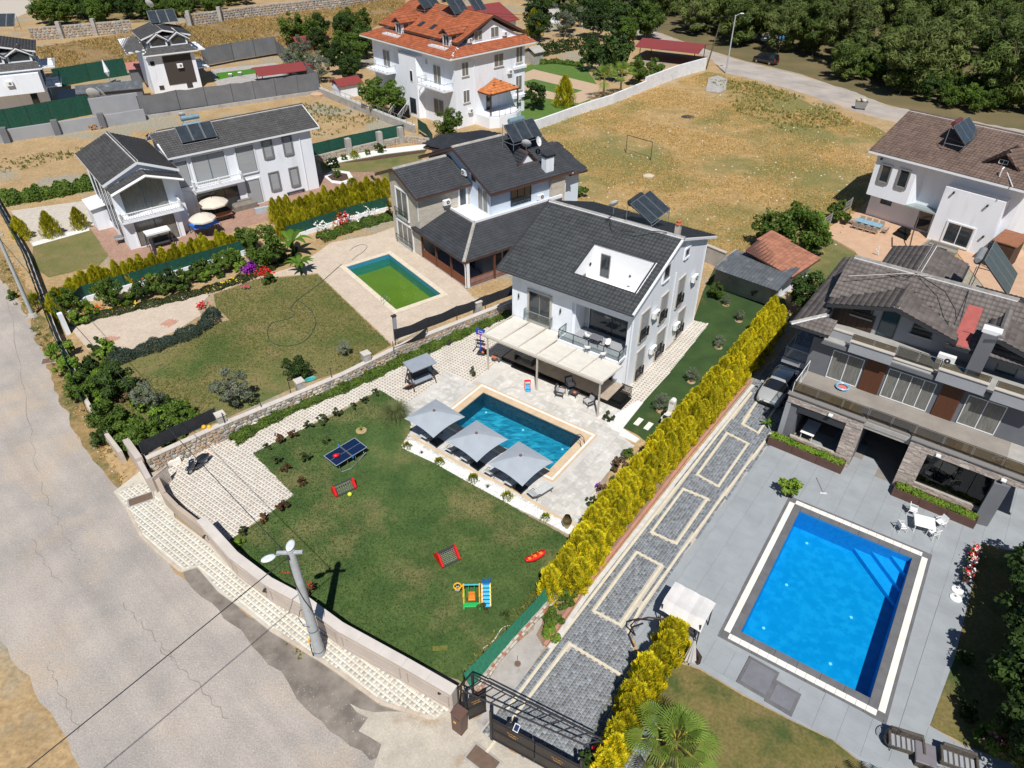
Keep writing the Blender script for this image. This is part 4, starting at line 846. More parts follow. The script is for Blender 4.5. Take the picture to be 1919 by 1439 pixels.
roof(h,[[(13.2,17.8,7.6),(19.0,17.8,7.4),(18.8,23.5,6.6),(13.5,25.5,6.4)],[(9.5,17.0,7.4),(13.2,17.8,7.8),(13.5,25.5,6.6),(10.2,24.6,5.9)]],ANTH,BRTRIM,.2,'rear_roof',.3,.34)
m=MB(); m.bb(10.5,18,17.2,23,0,6.0); m.o('rear_wall',SHADEW,h)
m=MB(); m.use(BRTRIM); a=Vector((11.6,6.6,8.35)); b=Vector((14.0,6.6,8.35)); c=Vector((12.8,6.6,9.6)); m.tube([a,c],.12,4); m.tube([b,c],.12,4); m.tube([a,b],.1,4); m.use(WHITEW); m.add([a+Vector((.1,.1,0)),b+Vector((-.1,.1,0)),c+Vector((0,.1,-.1))],[(0,1,2)]); m.use(BRTRIM); m.o('dormer_trim',None,h)
roof(h,[[(11.5,6.5,8.4),(12.8,6.5,9.7),(12.8,10.0,9.75),(11.5,7.0,8.55)],[(12.8,6.5,9.7),(14.1,6.5,8.4),(14.1,7.0,8.55),(12.8,10.0,9.75)]],ANTH,BRTRIM,.1,'dormer_roof',.3,.34)
m=MB(); m.bb(13.9,15.0,4.7,5.5,7.3,9.3); m.o('chimney',WHITEW,h); m=MB(); m.prism([(13.8,4.6),(15.1,4.6),(15.1,5.6),(13.8,5.6)],9.3,9.42); m.slab([(13.75,4.5,9.6),(15.15,4.5,9.6),(15.15,5.7,9.75),(13.75,5.7,9.75)],.12); m.bb(13.9,14.05,4.7,4.85,9.4,9.6); m.bb(14.85,15,5.35,5.5,9.4,9.65); m.o('chimney_cap',DARKR,h)
win(h,('u',0,-1),11.1,2.35,3.45,3.1,0,2,'w',TRIMW,pane=CURTAIN); win(h,('u',0,-1),10.6,3.2,-.0+.1,2.6,0,3,'w',TRIMW,pane=CURTAIN)
railing(h,[(-.3,11.0),(-.3,13.6)],3.4,1.0,BLACKM,2.6,RAILG,'window_rail'); railing(h,[(-.3,10.5),(-.3,13.9)],.1,1.0,BLACKM,3.4,RAILG,'window_rail')
win(h,('v',8.9,-1),5.2,.9,4.6,2.0,0,1,'w',TRIMW); ac_unit(h,('v',8.9,-1),3.4,5.6)
win(h,('u',6.6,-1),5.4,1.9,4.55,2.5,0,2,'w',None,pane=CURTAIN,name='terrace_door'); win(h,('v',4.9,-1),9.2,2.8,4.9,1.9,0,3,'d'); ac_unit(h,('v',4.9,-1),13.2,5.1); ac_unit(h,('u',6.6,-1),9.4,8.0,.8,.6)
win(h,('u',6.6,-1),7.6,.8,7.4,1.1,0,1,'t')
m=MB(); m.bb(14.6,16.6,4.5,4.9,.0,6.9); m.o('stone_pier',CLAD,h)
m=MB(); m.tube([(-.05,8.85,6.9),(-.05,8.85,4.2)],.05,6); m.o('downpipe',TRIMW,h); m=MB(); m.tube([(17.3,4.0,7.1),(16.9,4.8,6.6),(16.9,4.8,.1)],.05,6); m.o('downpipe',TRIMW,h); m=MB(); m.tube([(-.3,0,3.0),(-.1,.1,2.5),(-.1,.1,.1)],.06,6); m.o('downpipe',TRIMW,h);
solar_px('solar heater with pale blue tank on the grey roof by the green pool',(961,268),(1016,253),10.6,tank=(.22,.34,.40),tankh=1.6,ph=2.2)
dish('white satellite dish beside the chimney of the stone clad house',tuple(P(986,287,9.3)),R(170),.55,30,1.0); dish('tilted satellite dish right of the other one near the chimney of the stone clad house',tuple(P(1008,282,9.3)),R(60),.5,20,1.0)
# ================= house 3: long white house on the left =================
h=T('balcony_house','long white house with white baluster balconies and two cream parasols in front','house',(-25.56,91.06,0),R(38))
DT=(.068,.066,.066)
m=MB(); m.prism([(-17,0),(0,0),(0,7.4),(-17,7.4)],0,7.8); gab(m,-17,0,[(0,7.8),(3.7,9.3),(7.4,7.8)]); m.prism([(-24.8,-2.9),(-17.6,-2.9),(-17.6,8.6),(-24.8,8.6)],0,7.3); gabv(m,-2.9,8.6,[(-24.8,7.3),(-17.6,7.3),(-21.2,8.75)]); m.prism([(-24.8,-3.85),(-18.7,-3.85),(-18.7,-2.9),(-24.8,-2.9)],0,3.4); m.o('wall',WHITEW,h)
roof(h,[[(-17.6,-.6,7.95),(1.1,-.6,7.95),(1.1,3.7,9.7),(-17.9,3.7,9.7)],[(-17.9,3.7,9.7),(1.1,3.7,9.7),(1.1,8.0,7.95),(-17.6,8.0,7.95)]],DT,TRIMW,.25,'main_roof')
roof(h,[[(-25.3,-3.2,7.4),(-21.3,-3.2,9.1),(-21.3,9.4,9.1),(-25.3,9.4,7.4)],[(-21.3,-3.2,9.1),(-17.3,-3.2,7.4),(-17.3,9.4,7.4),(-21.3,9.4,9.1)]],DT,TRIMW,.3,'wing_roof')
roof(h,[[(-25.0,-4.75,6.8),(-21.2,-4.75,8.1),(-21.2,-2.9,8.1),(-25.0,-2.9,6.8)],[(-21.2,-4.75,8.1),(-17.5,-4.75,6.8),(-17.5,-2.9,6.8),(-21.2,-2.9,8.1)]],DT,TRIMW,.3,'porch_roof')
for s in ((-25.0,-21.2),(-17.5,-21.2)):
    m=MB(); m.tube([(s[0],-4.78,6.66),(s[1],-4.78,7.96)],.16,4); m.o('barge_board',TRIMW,h)
ridge(h,(-17,3.7,9.72),(1.1,3.7,9.72),DT,r=.1); ridge(h,(-21.3,-3.2,9.12),(-21.3,9,9.12),DT,r=.1)
m=MB(); m.prism([(-24.9,-4.7),(-18.3,-4.7),(-18.3,-2.9),(-24.9,-2.9)],3.3,3.5); m.prism([(-15.7,-1.1),(-9.8,-1.1),(-9.8,0),(-15.7,0)],3.55,3.75); m.o('balcony',WHITEW,h)
baluster_rail(h,[(-24.8,-2.95),(-24.8,-4.6),(-18.4,-4.6),(-18.4,-2.95)],3.5); baluster_rail(h,[(-15.6,-.05),(-15.6,-1.0),(-9.9,-1.0),(-9.9,-.05)],3.75)
V0=('v',0,-1)
win(h,V0,-15.0,3.8,4.0,3.3,0,2,'t',TRIMW,pane=BLIND); win(h,V0,-9.8,2.2,4.1,3.2,0,1,'t',TRIMW,pane=BLIND)
for u,z,w,hh in ((-6.35,5.35,1.05,2.1),(-3.72,5.25,1.0,2.15),(-6.3,1.2,1.1,2.15),(-3.6,1.15,1.0,2.2)): win(h,V0,u,w,z,hh,0,1,'t',SURRG if z>5 else SURRG,pane=BLIND)
win(h,V0,-9.5,1.8,.05,3.1,0,1,'t',TRIMW,pane=BLIND,name='patio_door'); win(h,V0,-15.5,5.0,.1,2.8,0,3,'d',name='patio_door'); win(h,V0,-17.0,1.4,4.1,3.0,0,1,'t',TRIMW,pane=BLIND)
win(h,('v',-2.9,-1),-23.9,4.6,3.6,3.6,0,2,'t',TRIMW,pane=CURTAIN); win(h,('v',-3.85,-1),-23.7,4.3,.1,3.0,0,2,'d',TRIMW,pane=CURTAIN)
for v in (-2.2,.4,3.0,5.6): win(h,('u',-24.8,-1),v,1.2,1.0,5.2,0,1,'d')
m=MB(); m.tube([(-1.6,-.1,7.8),(-1.6,-.1,.1)],.05,6); m.o('downpipe',TRIMW,h); m=MB(); m.tube([(-16.9,-.15,7.5),(-17.4,-.1,4.0),(-15.8,-.1,3.3),(-15.8,-.1,.1)],.05,6); m.o('downpipe',TRIMW,h);
m=MB(); m.slab([(-26.6,3.5,2.7),(-24.8,3.5,2.9),(-24.8,7.5,2.9),(-26.6,7.5,2.7)],.08); m.o('lean_to_roof',TRIMW,h); m=MB(); m.prism([(-26.4,3.8),(-24.8,3.8),(-24.8,7.3),(-26.4,7.3)],0,2.6); m.o('lean_to',WHITEW,h)
solar_px('solar heater with two stacked blue tanks on the long white house',(340,268),(408,255),8.9,tank=(.25,.37,.44),two=True,tankh=1.3,ph=2.1)
m=MB(); a=P(408,232,9.5); m.box((0,0,.12),(1.3,1.6,.12),0,R(22)); m.o('skylight',plain('skylight glass',(.5,.58,.6),.15,spec=.8),None,(*P2(416,235,9.3),9.15),R(38),label='pale skylight right of the solar panels on the long white house',cat='skylight')
dish('small white satellite dish in front of the stacked tanks on the long white house',tuple(P(345,232,9.4)),R(190),.4)
# ================= house 4: tall white apartment house with the orange roof =================
h=T('apartment_house','tall white three storey house with an orange tiled roof and dormers','house',(2.1,125.98,0),R(43))
E=10.8
m=MB(); m.prism([(-15,0),(0,0),(0,22),(-15,22)],0,E); m.prism([(-15.9,8.6),(-15,8.0),(-15,14.5),(-15.9,13.2)],0,9.6); gabv(m,1.6,22,[(-12.2,11.3),(1.0,11.3),(-5.8,14.6)]); m.prism([(-13.0,1.9),(0.2,1.9),(.2,22),(-13,22)],E,11.5); m.o('wall',WHITEW,h)
A=(-16.4,-.9,E);B=(1.6,-.9,E);C=(1.6,23.5,E);D=(-16.4,23.5,E)
roof(h,[[A,B,(1.2,1.6,11.7),(-12.6,1.6,11.7)],[D,A,(-12.6,1.6,11.9),(-12.6,21,11.9)],[B,C,(-.2,21,11.7),(-.2,1.6,11.7)]],ORT,TRIMW,.25,'lower_roof',.42,.5)
roof(h,[[(-13.3,1.0,12.3),(-5.8,1.0,15.3),(-5.8,22,15.3),(-13.3,22,12.3)],[(-5.8,1.0,15.3),(1.6,1.0,11.9),(1.6,22,11.9),(-5.8,22,15.3)]],ORT,BRTRIM,.3,'upper_roof',.42,.5)
roof(h,[[(1.2,5,12.6),(4.2,5,11.5),(4.2,11,11.5),(1.2,11,12.6)]],ORT,BRTRIM,.25,'side_roof',.42,.5)
for v in (4.4,16.8):
    m=MB(); m.prism([(-14.9,v-2.2),(-12.4,v-2.2),(-12.4,v+2.0),(-14.9,v+2.0)],11.2,11.55); m.o('dormer_terrace',TRIMW,h)
    railing(h,[(-12.6,v-2.1),(-14.8,v-2.1),(-14.8,v+1.9),(-12.6,v+1.9)],11.55,.7,GALV,1.2,None,'terrace_railing')
    m=MB(); m.prism([(-13.6,v-1.9),(-11,v-1.9),(-11,v-.2),(-13.6,v-.2)],11.5,13.3); m.o('dormer',WHITEW,h)
    win(h,('u',-13.6,-1),v-1.75,1.35,11.65,1.5,0,2,'w'); win(h,('v',v-1.9,-1),-13.3,1.1,11.65,1.5,0,1,'w')
    roof(h,[[(-14.1,v-2.2,13.3),(-14.1,v-1.05,14.1),(-9,v-1.05,14.1),(-11,v-2.2,13.3)],[(-14.1,v-1.05,14.1),(-14.1,v+.15,13.3),(-11,v+.15,13.3),(-9,v-1.05,14.1)]],ORT,BRTRIM,.15,'dormer_roof',.42,.5)
for v in (9.4,12.6):
    m=MB(); m.box((-11.3,v,13.22),(1.2,.8,.12),0,0,-R(21.8)); m.o('roof_window',GLASS,h)
V0=('v',0,-1)
for u,z,w,hh in ((-13.5,7.7,1.35,2.0),(-6.8,8.0,2.0,1.9),(-2.0,7.9,1.45,2.4),(-2.05,3.6,1.4,2.3),(-13.4,3.7,1.3,1.9),(-8.2,3.8,1.3,1.3)): win(h,V0,u,w,z,hh,0,2,'w',None,True,pane=CURTAIN)
m=MB(); m.bb(-2.6,.15,-.35,.0,7.0,7.4); m.bb(-2.6,.15,-.35,.0,2.4,2.9); m.o('ledge',WHITEW,h)
for u,z in ((-3.6,6.9),(-1.5,2.0),(-12.2,2.4)): ac_unit(h,V0,u,z)
win(h,('v',1.6,-1),-9.4,1.6,12.0,1.4,0,2,'w',pane=CURTAIN); win(h,('v',1.6,-1),-6.0,1.7,12.0,1.5,0,2,'w',pane=CURTAIN); ac_unit(h,('v',1.6,-1),-10.6,12.3); ac_unit(h,('v',1.6,-1),-3.2,12.3)
UL=('u',-15,-1)
for v,z,w,hh,nm in ((3.3,6.2,1.9,2.7,'balcony_door'),(3.0,1.2,2.6,2.6,'balcony_door'),(17.0,6.4,2.0,2.6,'balcony_door'),(17.2,1.2,2,2.5,'balcony_door'),(6.6,8.6,.5,.8,'window')): win(h,UL,v,w,z,hh,0,2,'w',pane=CURTAIN,name=nm)
win(h,('u',-15.9,-1),9.6,.8,5.6,1.7,0,1,'w'); win(h,('u',-15.9,-1),9.3,1.6,.6,2.4,0,2,'d',name='door')
for v0,v1 in ((.4,7.2),(15.6,21.6)):
    m=MB(); m.prism([(-16.9,v0),(-15,v0),(-15,v1),(-16.9,v1)],5.75,6.0); m.o('balcony',WHITEW,h); railing(h,[(-15,v0),(-16.8,v0),(-16.8,v1),(-15,v1)],6.0,.95,GALV,1.2,None,'balcony_railing')
cp=[(-10.4,-3.0,5.0),(-3.9,-3.0,5.0),(-3.9,.0,5.0),(-10.4,.0,5.0)]; ap=(-7.2,-.6,6.5)
roof(h,[[cp[0],cp[1],ap],[cp[1],cp[2],ap],[cp[3],cp[0],ap]],(.56,.19,.06),BRTRIM,.2,'porch_roof',.42,.5)
m=MB();
for u,v in ((-10.1,-2.8),(-4.2,-2.8)): m.bb(u-.09,u+.09,v-.09,v+.09,1.6,4.9)
m.o('porch_post',WOODD,h)
m=MB(); m.prism([(-11,-3.4),(-9.5,-4.2),(-6,-4.4),(-4,-3.4),(-3.6,0),(-11,0)],0,1.7); m.o('porch',WHITEW,h); railing(h,[(-10.9,-3.3),(-9.4,-4.1),(-6,-4.3),(-4.1,-3.3)],1.7,1.0,BLACKM,1.2,None,'porch_railing')
win(h,V0,-8.6,1.1,1.75,2.2,0,1,'d',name='door')
m=MB()
for i in range(8): m.bb(-17.2-i*.32,-16.9-i*.32+.05,10,12.4,0,2.0-i*.25)
m.o('stair',BEIGE,h)
for v in (9.9,12.5):
    m=MB()
    for i in range(9): m.tube([(-16.9-i*.3,v,1.8-i*.22),(-16.9-i*.3,v,2.8-i*.22)],.025,5)
    m.tube([(-16.9,v,2.85),(-19.4,v,.95)],.035,6); m.o('stair_rail',TRIMW,h)
m=MB(); m.tube([(-15.05,-.05,E),(-15.05,-.05,.2)],.06,6); m.o('downpipe',TRIMW,h); m=MB(); m.tube([(-14.3,-.3,10.5),(-11.0,-.08,9.6),(-11.0,-.08,.2)],.06,6); m.o('downpipe',TRIMW,h)
solar_px('leftmost two panel solar heater on the orange roof',(795,17),(826,10),14.9,n=2,tank=(.5,.52,.52),ph=3.0)
solar_px('middle two panel solar heater on the orange roof',(852,27),(880,22),14.9,n=2,tank=(.5,.52,.52),ph=4.4)
solar_px('rightmost two panel solar heater on the orange roof',(890,20),(912,16),14.9,n=2,tank=(.4,.2,.12),ph=3.2)
h=T('red_roof_barn','plain house with a dark red sheet roof behind the orange roofed house','house',(P2(975,36,5)[0]-1,P2(975,36,5)[1],0),R(38))
MAROON=mat('dark red sheet roof',(.25,.05,.045),(.2,.04,.036),scale=2,rough=.5,stretch=(1,6,1))
m=MB(); m.prism([(-12,0),(0,0),(0,14),(-12,14)],0,5); m.o('wall',WHITEW,h)
m=MB(); m.slab([(-12.6,-.6,5),(.6,-.6,5),(.6,7,7.6),(-12.6,7,7.6)],.15); m.slab([(-12.6,7,7.6),(.6,7,7.6),(.6,14.6,5),(-12.6,14.6,5)],.15); m.o('roof',MAROON,h)
# ================= house 5: white house with brown tiled roof on the right =================
h=T('brown_roof_house','white house with a brown tiled roof, left corner facing the dry field','house',(43.46,82.46,0),R(-47.7))
m=MB(); m.prism([(0,0),(15,0),(15,16),(0,16)],0,8.0); gab(m,0,15,[(0,8.0),(6.6,10.3),(16,8.0)]); m.o('wall',WHITEW,h)
m=MB(); m.prism([(-.1,-1.4),(4.6,-1.4),(5.1,0),(-.1,0)],3.0,8.0); m.o('bay',WHITEW,h); m=MB(); m.prism([(8,-1.4),(14.1,-1.4),(14.1,0),(8,0)],0,6.3); m.o('front_box',WHITEW,h)
roof(h,[[(-1.1,-1.9,8.1),(16,-1.9,8.1),(16,6.6,10.9),(-1.1,6.6,10.9)],[(-1.1,6.6,10.9),(16,6.6,10.9),(16,17,7.8),(-1.1,17,7.8)]],BROWNT,WHITEW,.28,'roof',.36,.42)
ridge(h,(-1.1,6.6,10.92),(16,6.6,10.92),BROWNT,r=.12)
for u in (.8,2.9): win(h,('v',-1.4,-1),u,1.0,4.9,1.9,0,1,'g',SURRG,depth=.14)
win(h,('v',0,-1),1.3,1.3,1.9,.7,0,1,'d'); win(h,('v',-1.4,-1),9.6,2.7,.35,2.3,0,2,'w',TRIMW,name='sliding_door'); win(h,('v',0,-1),5.9,1.5,.3,2.4,0,1,'d',name='entrance_door')
m=MB(); m.prism([(4.6,-1.5),(8,-1.5),(8,0),(5.1,0)],2.95,3.1); m.o('entrance_canopy',plain('glass canopy',(.25,.29,.29),.15),h)
for u,z in ((.45,7.4),(9.0,5.9),(12.6,5.5),(13.4,2.2)): m=MB(); m.box((u,-1.55,z),(.16,.3,.22)); m.o('wall_light',DARKR,h)
a,b,c=(10.3,.9,9.2),(13.4,.9,9.2),(11.85,.9,10.35)
roof(h,[[(10.0,.5,9.0),(11.85,.5,10.4),(11.85,5.0,10.45),(10.0,1.2,9.2)],[(11.85,.5,10.4),(13.7,.5,9.0),(13.7,1.2,9.2),(11.85,5.0,10.45)]],BROWNT,WOODD,.12,'dormer_roof',.36,.42)
m=MB(); m.add([a,b,c],[(0,1,2)]); m.o('dormer_front',WOODD,h); win(h,('v',.88,-1),11.4,.9,9.25,.45,0,2,'w')
m=MB(); m.tube([(12.4,-.9,8.5),(12.4,-.9,9.3),(12.4,-.6,9.4)],.08,8); m.o('flue',TRIMW,h)
m=MB(); m.tube([P(1829,244,10.2),P(1862,248,10.2),P(1872,262,10),P(1878,300,9.2),(P(1898,350,8.3))],.05,6); m.o('roof_hose',TRIMW,label='pale hose running down the brown tiled roof',cat='hose')
m=MB(); m.slab([(14.8,-3.6,3.0),(17.2,-3.6,3.0),(17.2,-.2,3.2),(14.8,-.2,3.2)],.1); m.o('side_shed_roof',mat('rust roof',(.30,.13,.07),(.24,.1,.05),scale=2,rough=.7),h); m=MB(); m.prism([(14.9,-3.5),(17,-3.5),(17,-.3),(14.9,-.3)],.0,2.9); m.o('side_shed',WOODD,h)
solar_px('silver edged solar heater with a rusty red tank on the brown roof',(1808,272),(1837,252),10.2,tank=(.19,.06,.05),tankh=1.5,ph=2.4)
# ================= house 6: grey villa on the right =================
o6=P2(1420+60/3.838,700+490/3.838); h=T('grey_villa','grey villa with stone veneer, long terraces and brown roof above the bright blue pool','house',(*o6,0),R(-36.8))
VEN=mat('stone veneer',(1,1,1),(.8,.78,.76),scale=6,rough=.9,tint=True,bump=.3,bscale=20)
TF=4.3
m=MB(); m.prism([(.5,.9),(1.4,.9),(1.4,8.0),(.5,8.0)],0,3.9); m.prism([(4.7,.9),(5.8,.9),(5.8,8),(4.7,8)],0,3.9)
m.prism([(8.8,.9),(10.0,.9),(10.0,8),(8.8,8)],0,3.9); m.prism([(14.0,.9),(14.9,.9),(14.9,8),(14.0,8)],0,3.9); m.bb(.5,17,7.6,8.0,0,3.9); m.o('ground_wall',GREYW,h)
m=MB(); m.bb(.5,5.8,.7,.9,3.75,TF+.15); m.bb(8.8,17.5,.7,.9,3.75,TF+.15); m.bb(4.7,5.8,.7,.9,.0,3.75); m.bb(8.8,10.0,.7,.9,0,3.75); m.bb(5.8,8.8,.95,1.05,3.7,4.0); m.bb(1.35,4.7,.72,.88,0,.9); m.bb(10,14,.72,.88,0,1.1); m.o('veneer_backing',MORTAR,h)
def veneer(parent,u0,u1,v,z0,z1,sg=-1,rh=.13):
    m=MB(); z=z0
    while z<z1-.01:
        hh=min(rh,z1-z); u=u0
        while u<u1-.02:
            w_=min(random.uniform(.22,.6),u1-u); g=random.choice([(.50,.42,.36),(.42,.36,.32),(.56,.50,.44),(.36,.31,.29),(.47,.38,.33)]); m.ct=g; d=random.uniform(.02,.06); m.bb(u+.004,u+w_-.004,v,v+sg*d,z+.004,z+hh-.004); u+=w_
        z+=hh
    return m.o('veneer_stones',VEN,parent,kind='stuff')
veneer(h,.5,5.8,.7,3.75,TF+.1); veneer(h,4.7,5.8,.7,.0,3.75); veneer(h,8.8,17.5,.7,3.75,TF+.1); veneer(h,8.8,10.0,.7,0,3.75); veneer(h,10,14,.72,0,1.1); veneer(h,1.4,4.7,.72,0,.9)
m=MB(); m.bb(.45,.8,.72,1.6,0,3.8); m.o('pillar',GREYL,h); m=MB(); m.prism([(14.0,.3),(14.9,.5),(14.9,1.8),(14.0,1.6)],0,3.7); m.o('pillar',GREYW,h)
m=MB(); m.bb(.5,17.5,.9,8.0,3.95,TF); m.o('terrace_slab',CONC,h)
m=MB(); m.bb(.7,14.2,.95,4.45,TF+.005,TF+.03); m.o('terrace_floor',mat('brown grey terrace tile',(.30,.27,.235),(.24,.215,.19),scale=.8,rough=.7,det=7),h)
m=MB(); m.bb(.4,5.85,.55,.98,TF+.15,TF+.22); m.bb(8.75,17.5,.55,.98,TF+.15,TF+.22); m.bb(5.85,8.75,1.0,1.2,TF,TF+.1); m.o('coping',SURRG,h)
railing(h,[(.55,.95),(5.8,.95)],TF+.2,.95,DARKR,1.8,RAILB,'terrace_railing',top=.03); railing(h,[(5.8,1.15),(8.8,1.15)],TF+.1,.95,DARKR,1.5,RAILB,'terrace_railing',top=.03); railing(h,[(8.8,.95),(17.4,.95)],TF+.2,.95,DARKR,1.8,RAILB,'terrace_railing',top=.03); railing(h,[(.6,.95),(.6,4.3)],TF+.1,.95,TRIMW,1.7,RAILG,'terrace_railing',top=.04)
m=MB(); m.bb(5.8,8.8,1.0,7.6,.0,.06); m.bb(1.4,4.7,1,7.6,0,.05); m.bb(10,14,1,7.6,0,.05); m.o('ground_floor',mat('garage floor',(.27,.24,.21),(.2,.18,.16),scale=1,rough=.8),h)
m=MB(); m.bb(1.4,4.7,.74,.78,3.1,3.75); m.o('opening_lintel',DARKR,h)
for i in range(4): m=MB(); m.bb(10+i*1.0+.02,11+i*1.0-.02,.86,.89,1.15,3.7); m.o('glass_panel',clearglass('dark clear glass',(.30,.33,.34)) if 'dark clear glass' not in MATS else MATS['dark clear glass'],h)
t=T('white_table','white table standing in the shaded opening behind the left planter','table',tuple(P(1515,815,.05))[:2]+(.05,),R(-36.8)); m=MB(); m.bev((0,0,.74),(1.0,1.9,.05)); m.o('tabletop',WHITEP,t)
for sx in(-1,1):
    for sy in (-1,1): m=MB(); m.tube([(sx*.4,sy*.8,0),(sx*.4,sy*.8,.72)],.035,6); m.o('leg',WHITEP,t)
m=MB(); m.bb(.3,17.5,4.5,4.7,TF,7.3); m.bb(.3,.5,4.7,14,TF,7.3); m.bb(.3,17.5,13.8,14,TF,7.3); m.o('first_floor_wall',GREYW,h)
for u,w in ((4.25,1.35),(9.2,1.3)):
    for i in range(10): m=MB(); m.bb(u+i*w/10,u+(i+1)*w/10-.015,4.40,4.5,TF+.03,7.2); m.o('timber_board',WOOD,h)
def slide(u,w,n): win(h,('v',4.5,-1),u,w,TF+.06,2.45,0,n,'w',None,name='sliding_door',pane=CURTAIN)
slide(1.9,2.2,2); slide(5.75,3.1,4); slide(10.8,2.3,2)
m=MB(); m.bb(-1.6,.3,5.2,7.6,TF-.25,TF); m.bb(-1.6,.3,5.1,5.2,TF-.4,TF+.1); m.o('side_balcony',GREYL,h); railing(h,[(.2,5.2),(-1.5,5.2),(-1.5,7.5)],TF,1.0,GALV,1.8,RAILG,'side_balcony_railing',top=.04)
m=MB(); m.bb(1.0,17.5,3.9,6.4,7.3,7.6); m.o('upper_slab',GREYW,h)
m=MB(); m.bb(2.9,5.75,3.7,3.9,7.45,8.3); m.bb(5.75,8.6,4.2,4.35,7.3,7.75); m.bb(8.6,11.5,3.7,3.9,7.45,8.35); m.bb(11.9,15,3.5,3.7,7.45,8.35); m.bb(.6,2.9,4.6,4.8,7.45,8.3); m.bb(.4,.6,4.6,8.6,7.45,8.5); m.o('parapet',GREYL,h)
m=MB(); m.bb(2.85,5.8,3.62,3.95,8.3,8.36); m.bb(8.55,11.55,3.62,3.95,8.35,8.41); m.bb(11.85,15.05,3.42,3.75,8.35,8.41); m.bb(.5,2.85,4.55,4.85,8.3,8.36); m.bb(5.75,8.6,4.15,4.4,7.75,7.8); m.o('parapet_coping',SURR,h)
railing(h,[(2.9,3.95),(5.75,3.95)],8.3,.5,DARKR,1.6,RAILB,'upper_railing',top=.03); railing(h,[(5.8,4.4),(8.55,4.4)],7.75,1.0,DARKR,1.4,RAILB,'upper_railing',top=.03); railing(h,[(8.6,3.95),(11.5,3.95)],8.35,.5,DARKR,1.6,RAILB,'upper_railing',top=.03); railing(h,[(11.9,3.75),(15,3.75)],8.35,.5,DARKR,1.6,RAILB,'upper_railing',top=.03)
m=MB(); m.bb(1.0,17.5,4.0,6.9,7.605,7.63); m.o('upper_floor_tiles',mat('concrete tile',(.36,.35,.33),(.30,.29,.27),scale=1.2,rough=.8),h)
m=MB(); m.bb(.5,17.5,6.9,7.1,7.3,9.25); gabv(m,6.9,7.1,[(.5,9.25),(9,9.25),(4.7,10.45)]); m.bb(.3,.5,7.1,14,7.3,9.6); m.bb(.5,17,13.8,14,7.3,9.5); m.o('second_floor_wall',GREYL,h)
for i in range(8): m=MB(); m.bb(.7+i*.36,1.04+i*.36,6.82,6.9,7.65,9.0); m.o('timber_board',WOODD,h)
VV=('v',6.9,-1); win(h,VV,1.9,1.4,8.7,.8,0,1,'d',sill=True); win(h,VV,3.9,1.15,7.7,2.3,0,1,'d',pane=GLASSB,name='terrace_door'); win(h,VV,6.0,1.3,8.6,.9,0,1,'d',sill=True); win(h,VV,8.9,1.0,9.0,.9,0,1,'d'); win(h,VV,11.6,1.2,7.7,2.2,0,1,'d',pane=GLASSB,name='terrace_door'); win(h,VV,13.4,1.3,8.9,1.0,0,1,'d')
ac_unit(h,('v',6.0,-1),8.7,8.05,1.1,.8)
m=MB(); m.bb(10.0,10.9,5.4,6.9,7.6,10.9); m.o('chimney_stack',GREYW,h); m=MB(); m.bb(9.9,11.0,5.5,6.2,11.0,11.15); m.bb(9.9,11.0,5.5,5.6,10.9,11.0); m.o('chimney_cap',TRIMW,h)
TG=(.135,.115,.105)
zr=lambda v:9.3+.446*(v-5.8)
roof(h,[[(.3,5.6,9.55),(4.7,5.6,10.75),(4.7,9.3,10.75),(.3,7.0,9.55)],[(4.7,5.6,10.75),(8.9,5.6,9.6),(8.9,7.0,9.6),(4.7,9.3,10.75)],[(8.3,10.4,zr(10.4)),(.3,10.4,zr(10.4)),(.3,6.4,zr(6.4)),(4.7,9.1,zr(9.1)),(8.3,6.9,zr(6.9))],[(8.3,5.7,zr(5.7)),(17.5,5.7,zr(5.7)),(17.5,10.4,zr(10.4)),(8.3,10.4,zr(10.4))],[(.3,10.4,zr(10.4)),(17.5,10.4,zr(10.4)),(17.5,15,9.4),(.3,15,9.4)],[(11.0,5.4,10.75),(15.5,5.4,9.5),(15.5,7,9.5),(11.0,9.3,10.75)],[(10.2,5.4,10.5),(11.0,5.4,10.75),(11.0,9.3,10.75),(10.2,8.4,10.5)]],TG,DARKR,.28,'roof',.34,.42)
ridge(h,(.4,10.4,11.36),(11.2,10.4,11.36),(.30,.28,.26),mortar=TRIMW,r=.13); ridge(h,(4.7,5.6,10.78),(4.7,9.4,10.78),TG,mortar=TRIMW,r=.16); ridge(h,(11.0,5.4,10.8),(11.0,9.4,10.8),(.22,.2,.19),mortar=TRIMW,r=.2)
roof(h,[[(-1.2,2.9,8.65),(.6,4.7,9.1),(.6,15.9,9.1),(-1.2,15.9,8.65)],[(-1.2,2.9,8.65),(1.5,2.9,8.65),(1.5,4.5,9.05),(.6,4.7,9.1)]],TG,DARKR,.22,'lower_roof',.34,.42)
ridge(h,(-1.2,2.9,8.67),(.6,4.7,9.12),(.4,.38,.36),mortar=TRIMW,r=.1)
m=MB(); m.slab([(8.6,5.7,zr(5.7)+.12),(9.6,5.7,zr(5.7)+.12),(9.5,9.0,zr(9.0)+.12),(8.6,9.0,zr(9.0)+.12)],.02); m.o('red_membrane',mat('red membrane',(.38,.10,.085),(.32,.08,.07),scale=3,rough=.8),h)
roof(h,[[(1.5,15,8.4),(4.5,15,9.3),(4.5,21,9.3),(1.5,21,8.4)],[(4.5,15,9.3),(7.5,15,8.4),(7.5,21,8.4),(4.5,21,9.3)],[(8.5,14.5,9.5),(17,14.5,9.5),(17,18.5,8.0),(8.5,18.5,8.0)]],TG,DARKR,.22,'rear_roof',.34,.42)
ridge(h,(4.5,15,9.35),(4.5,21,9.35),TG,mortar=TRIMW,r=.12)
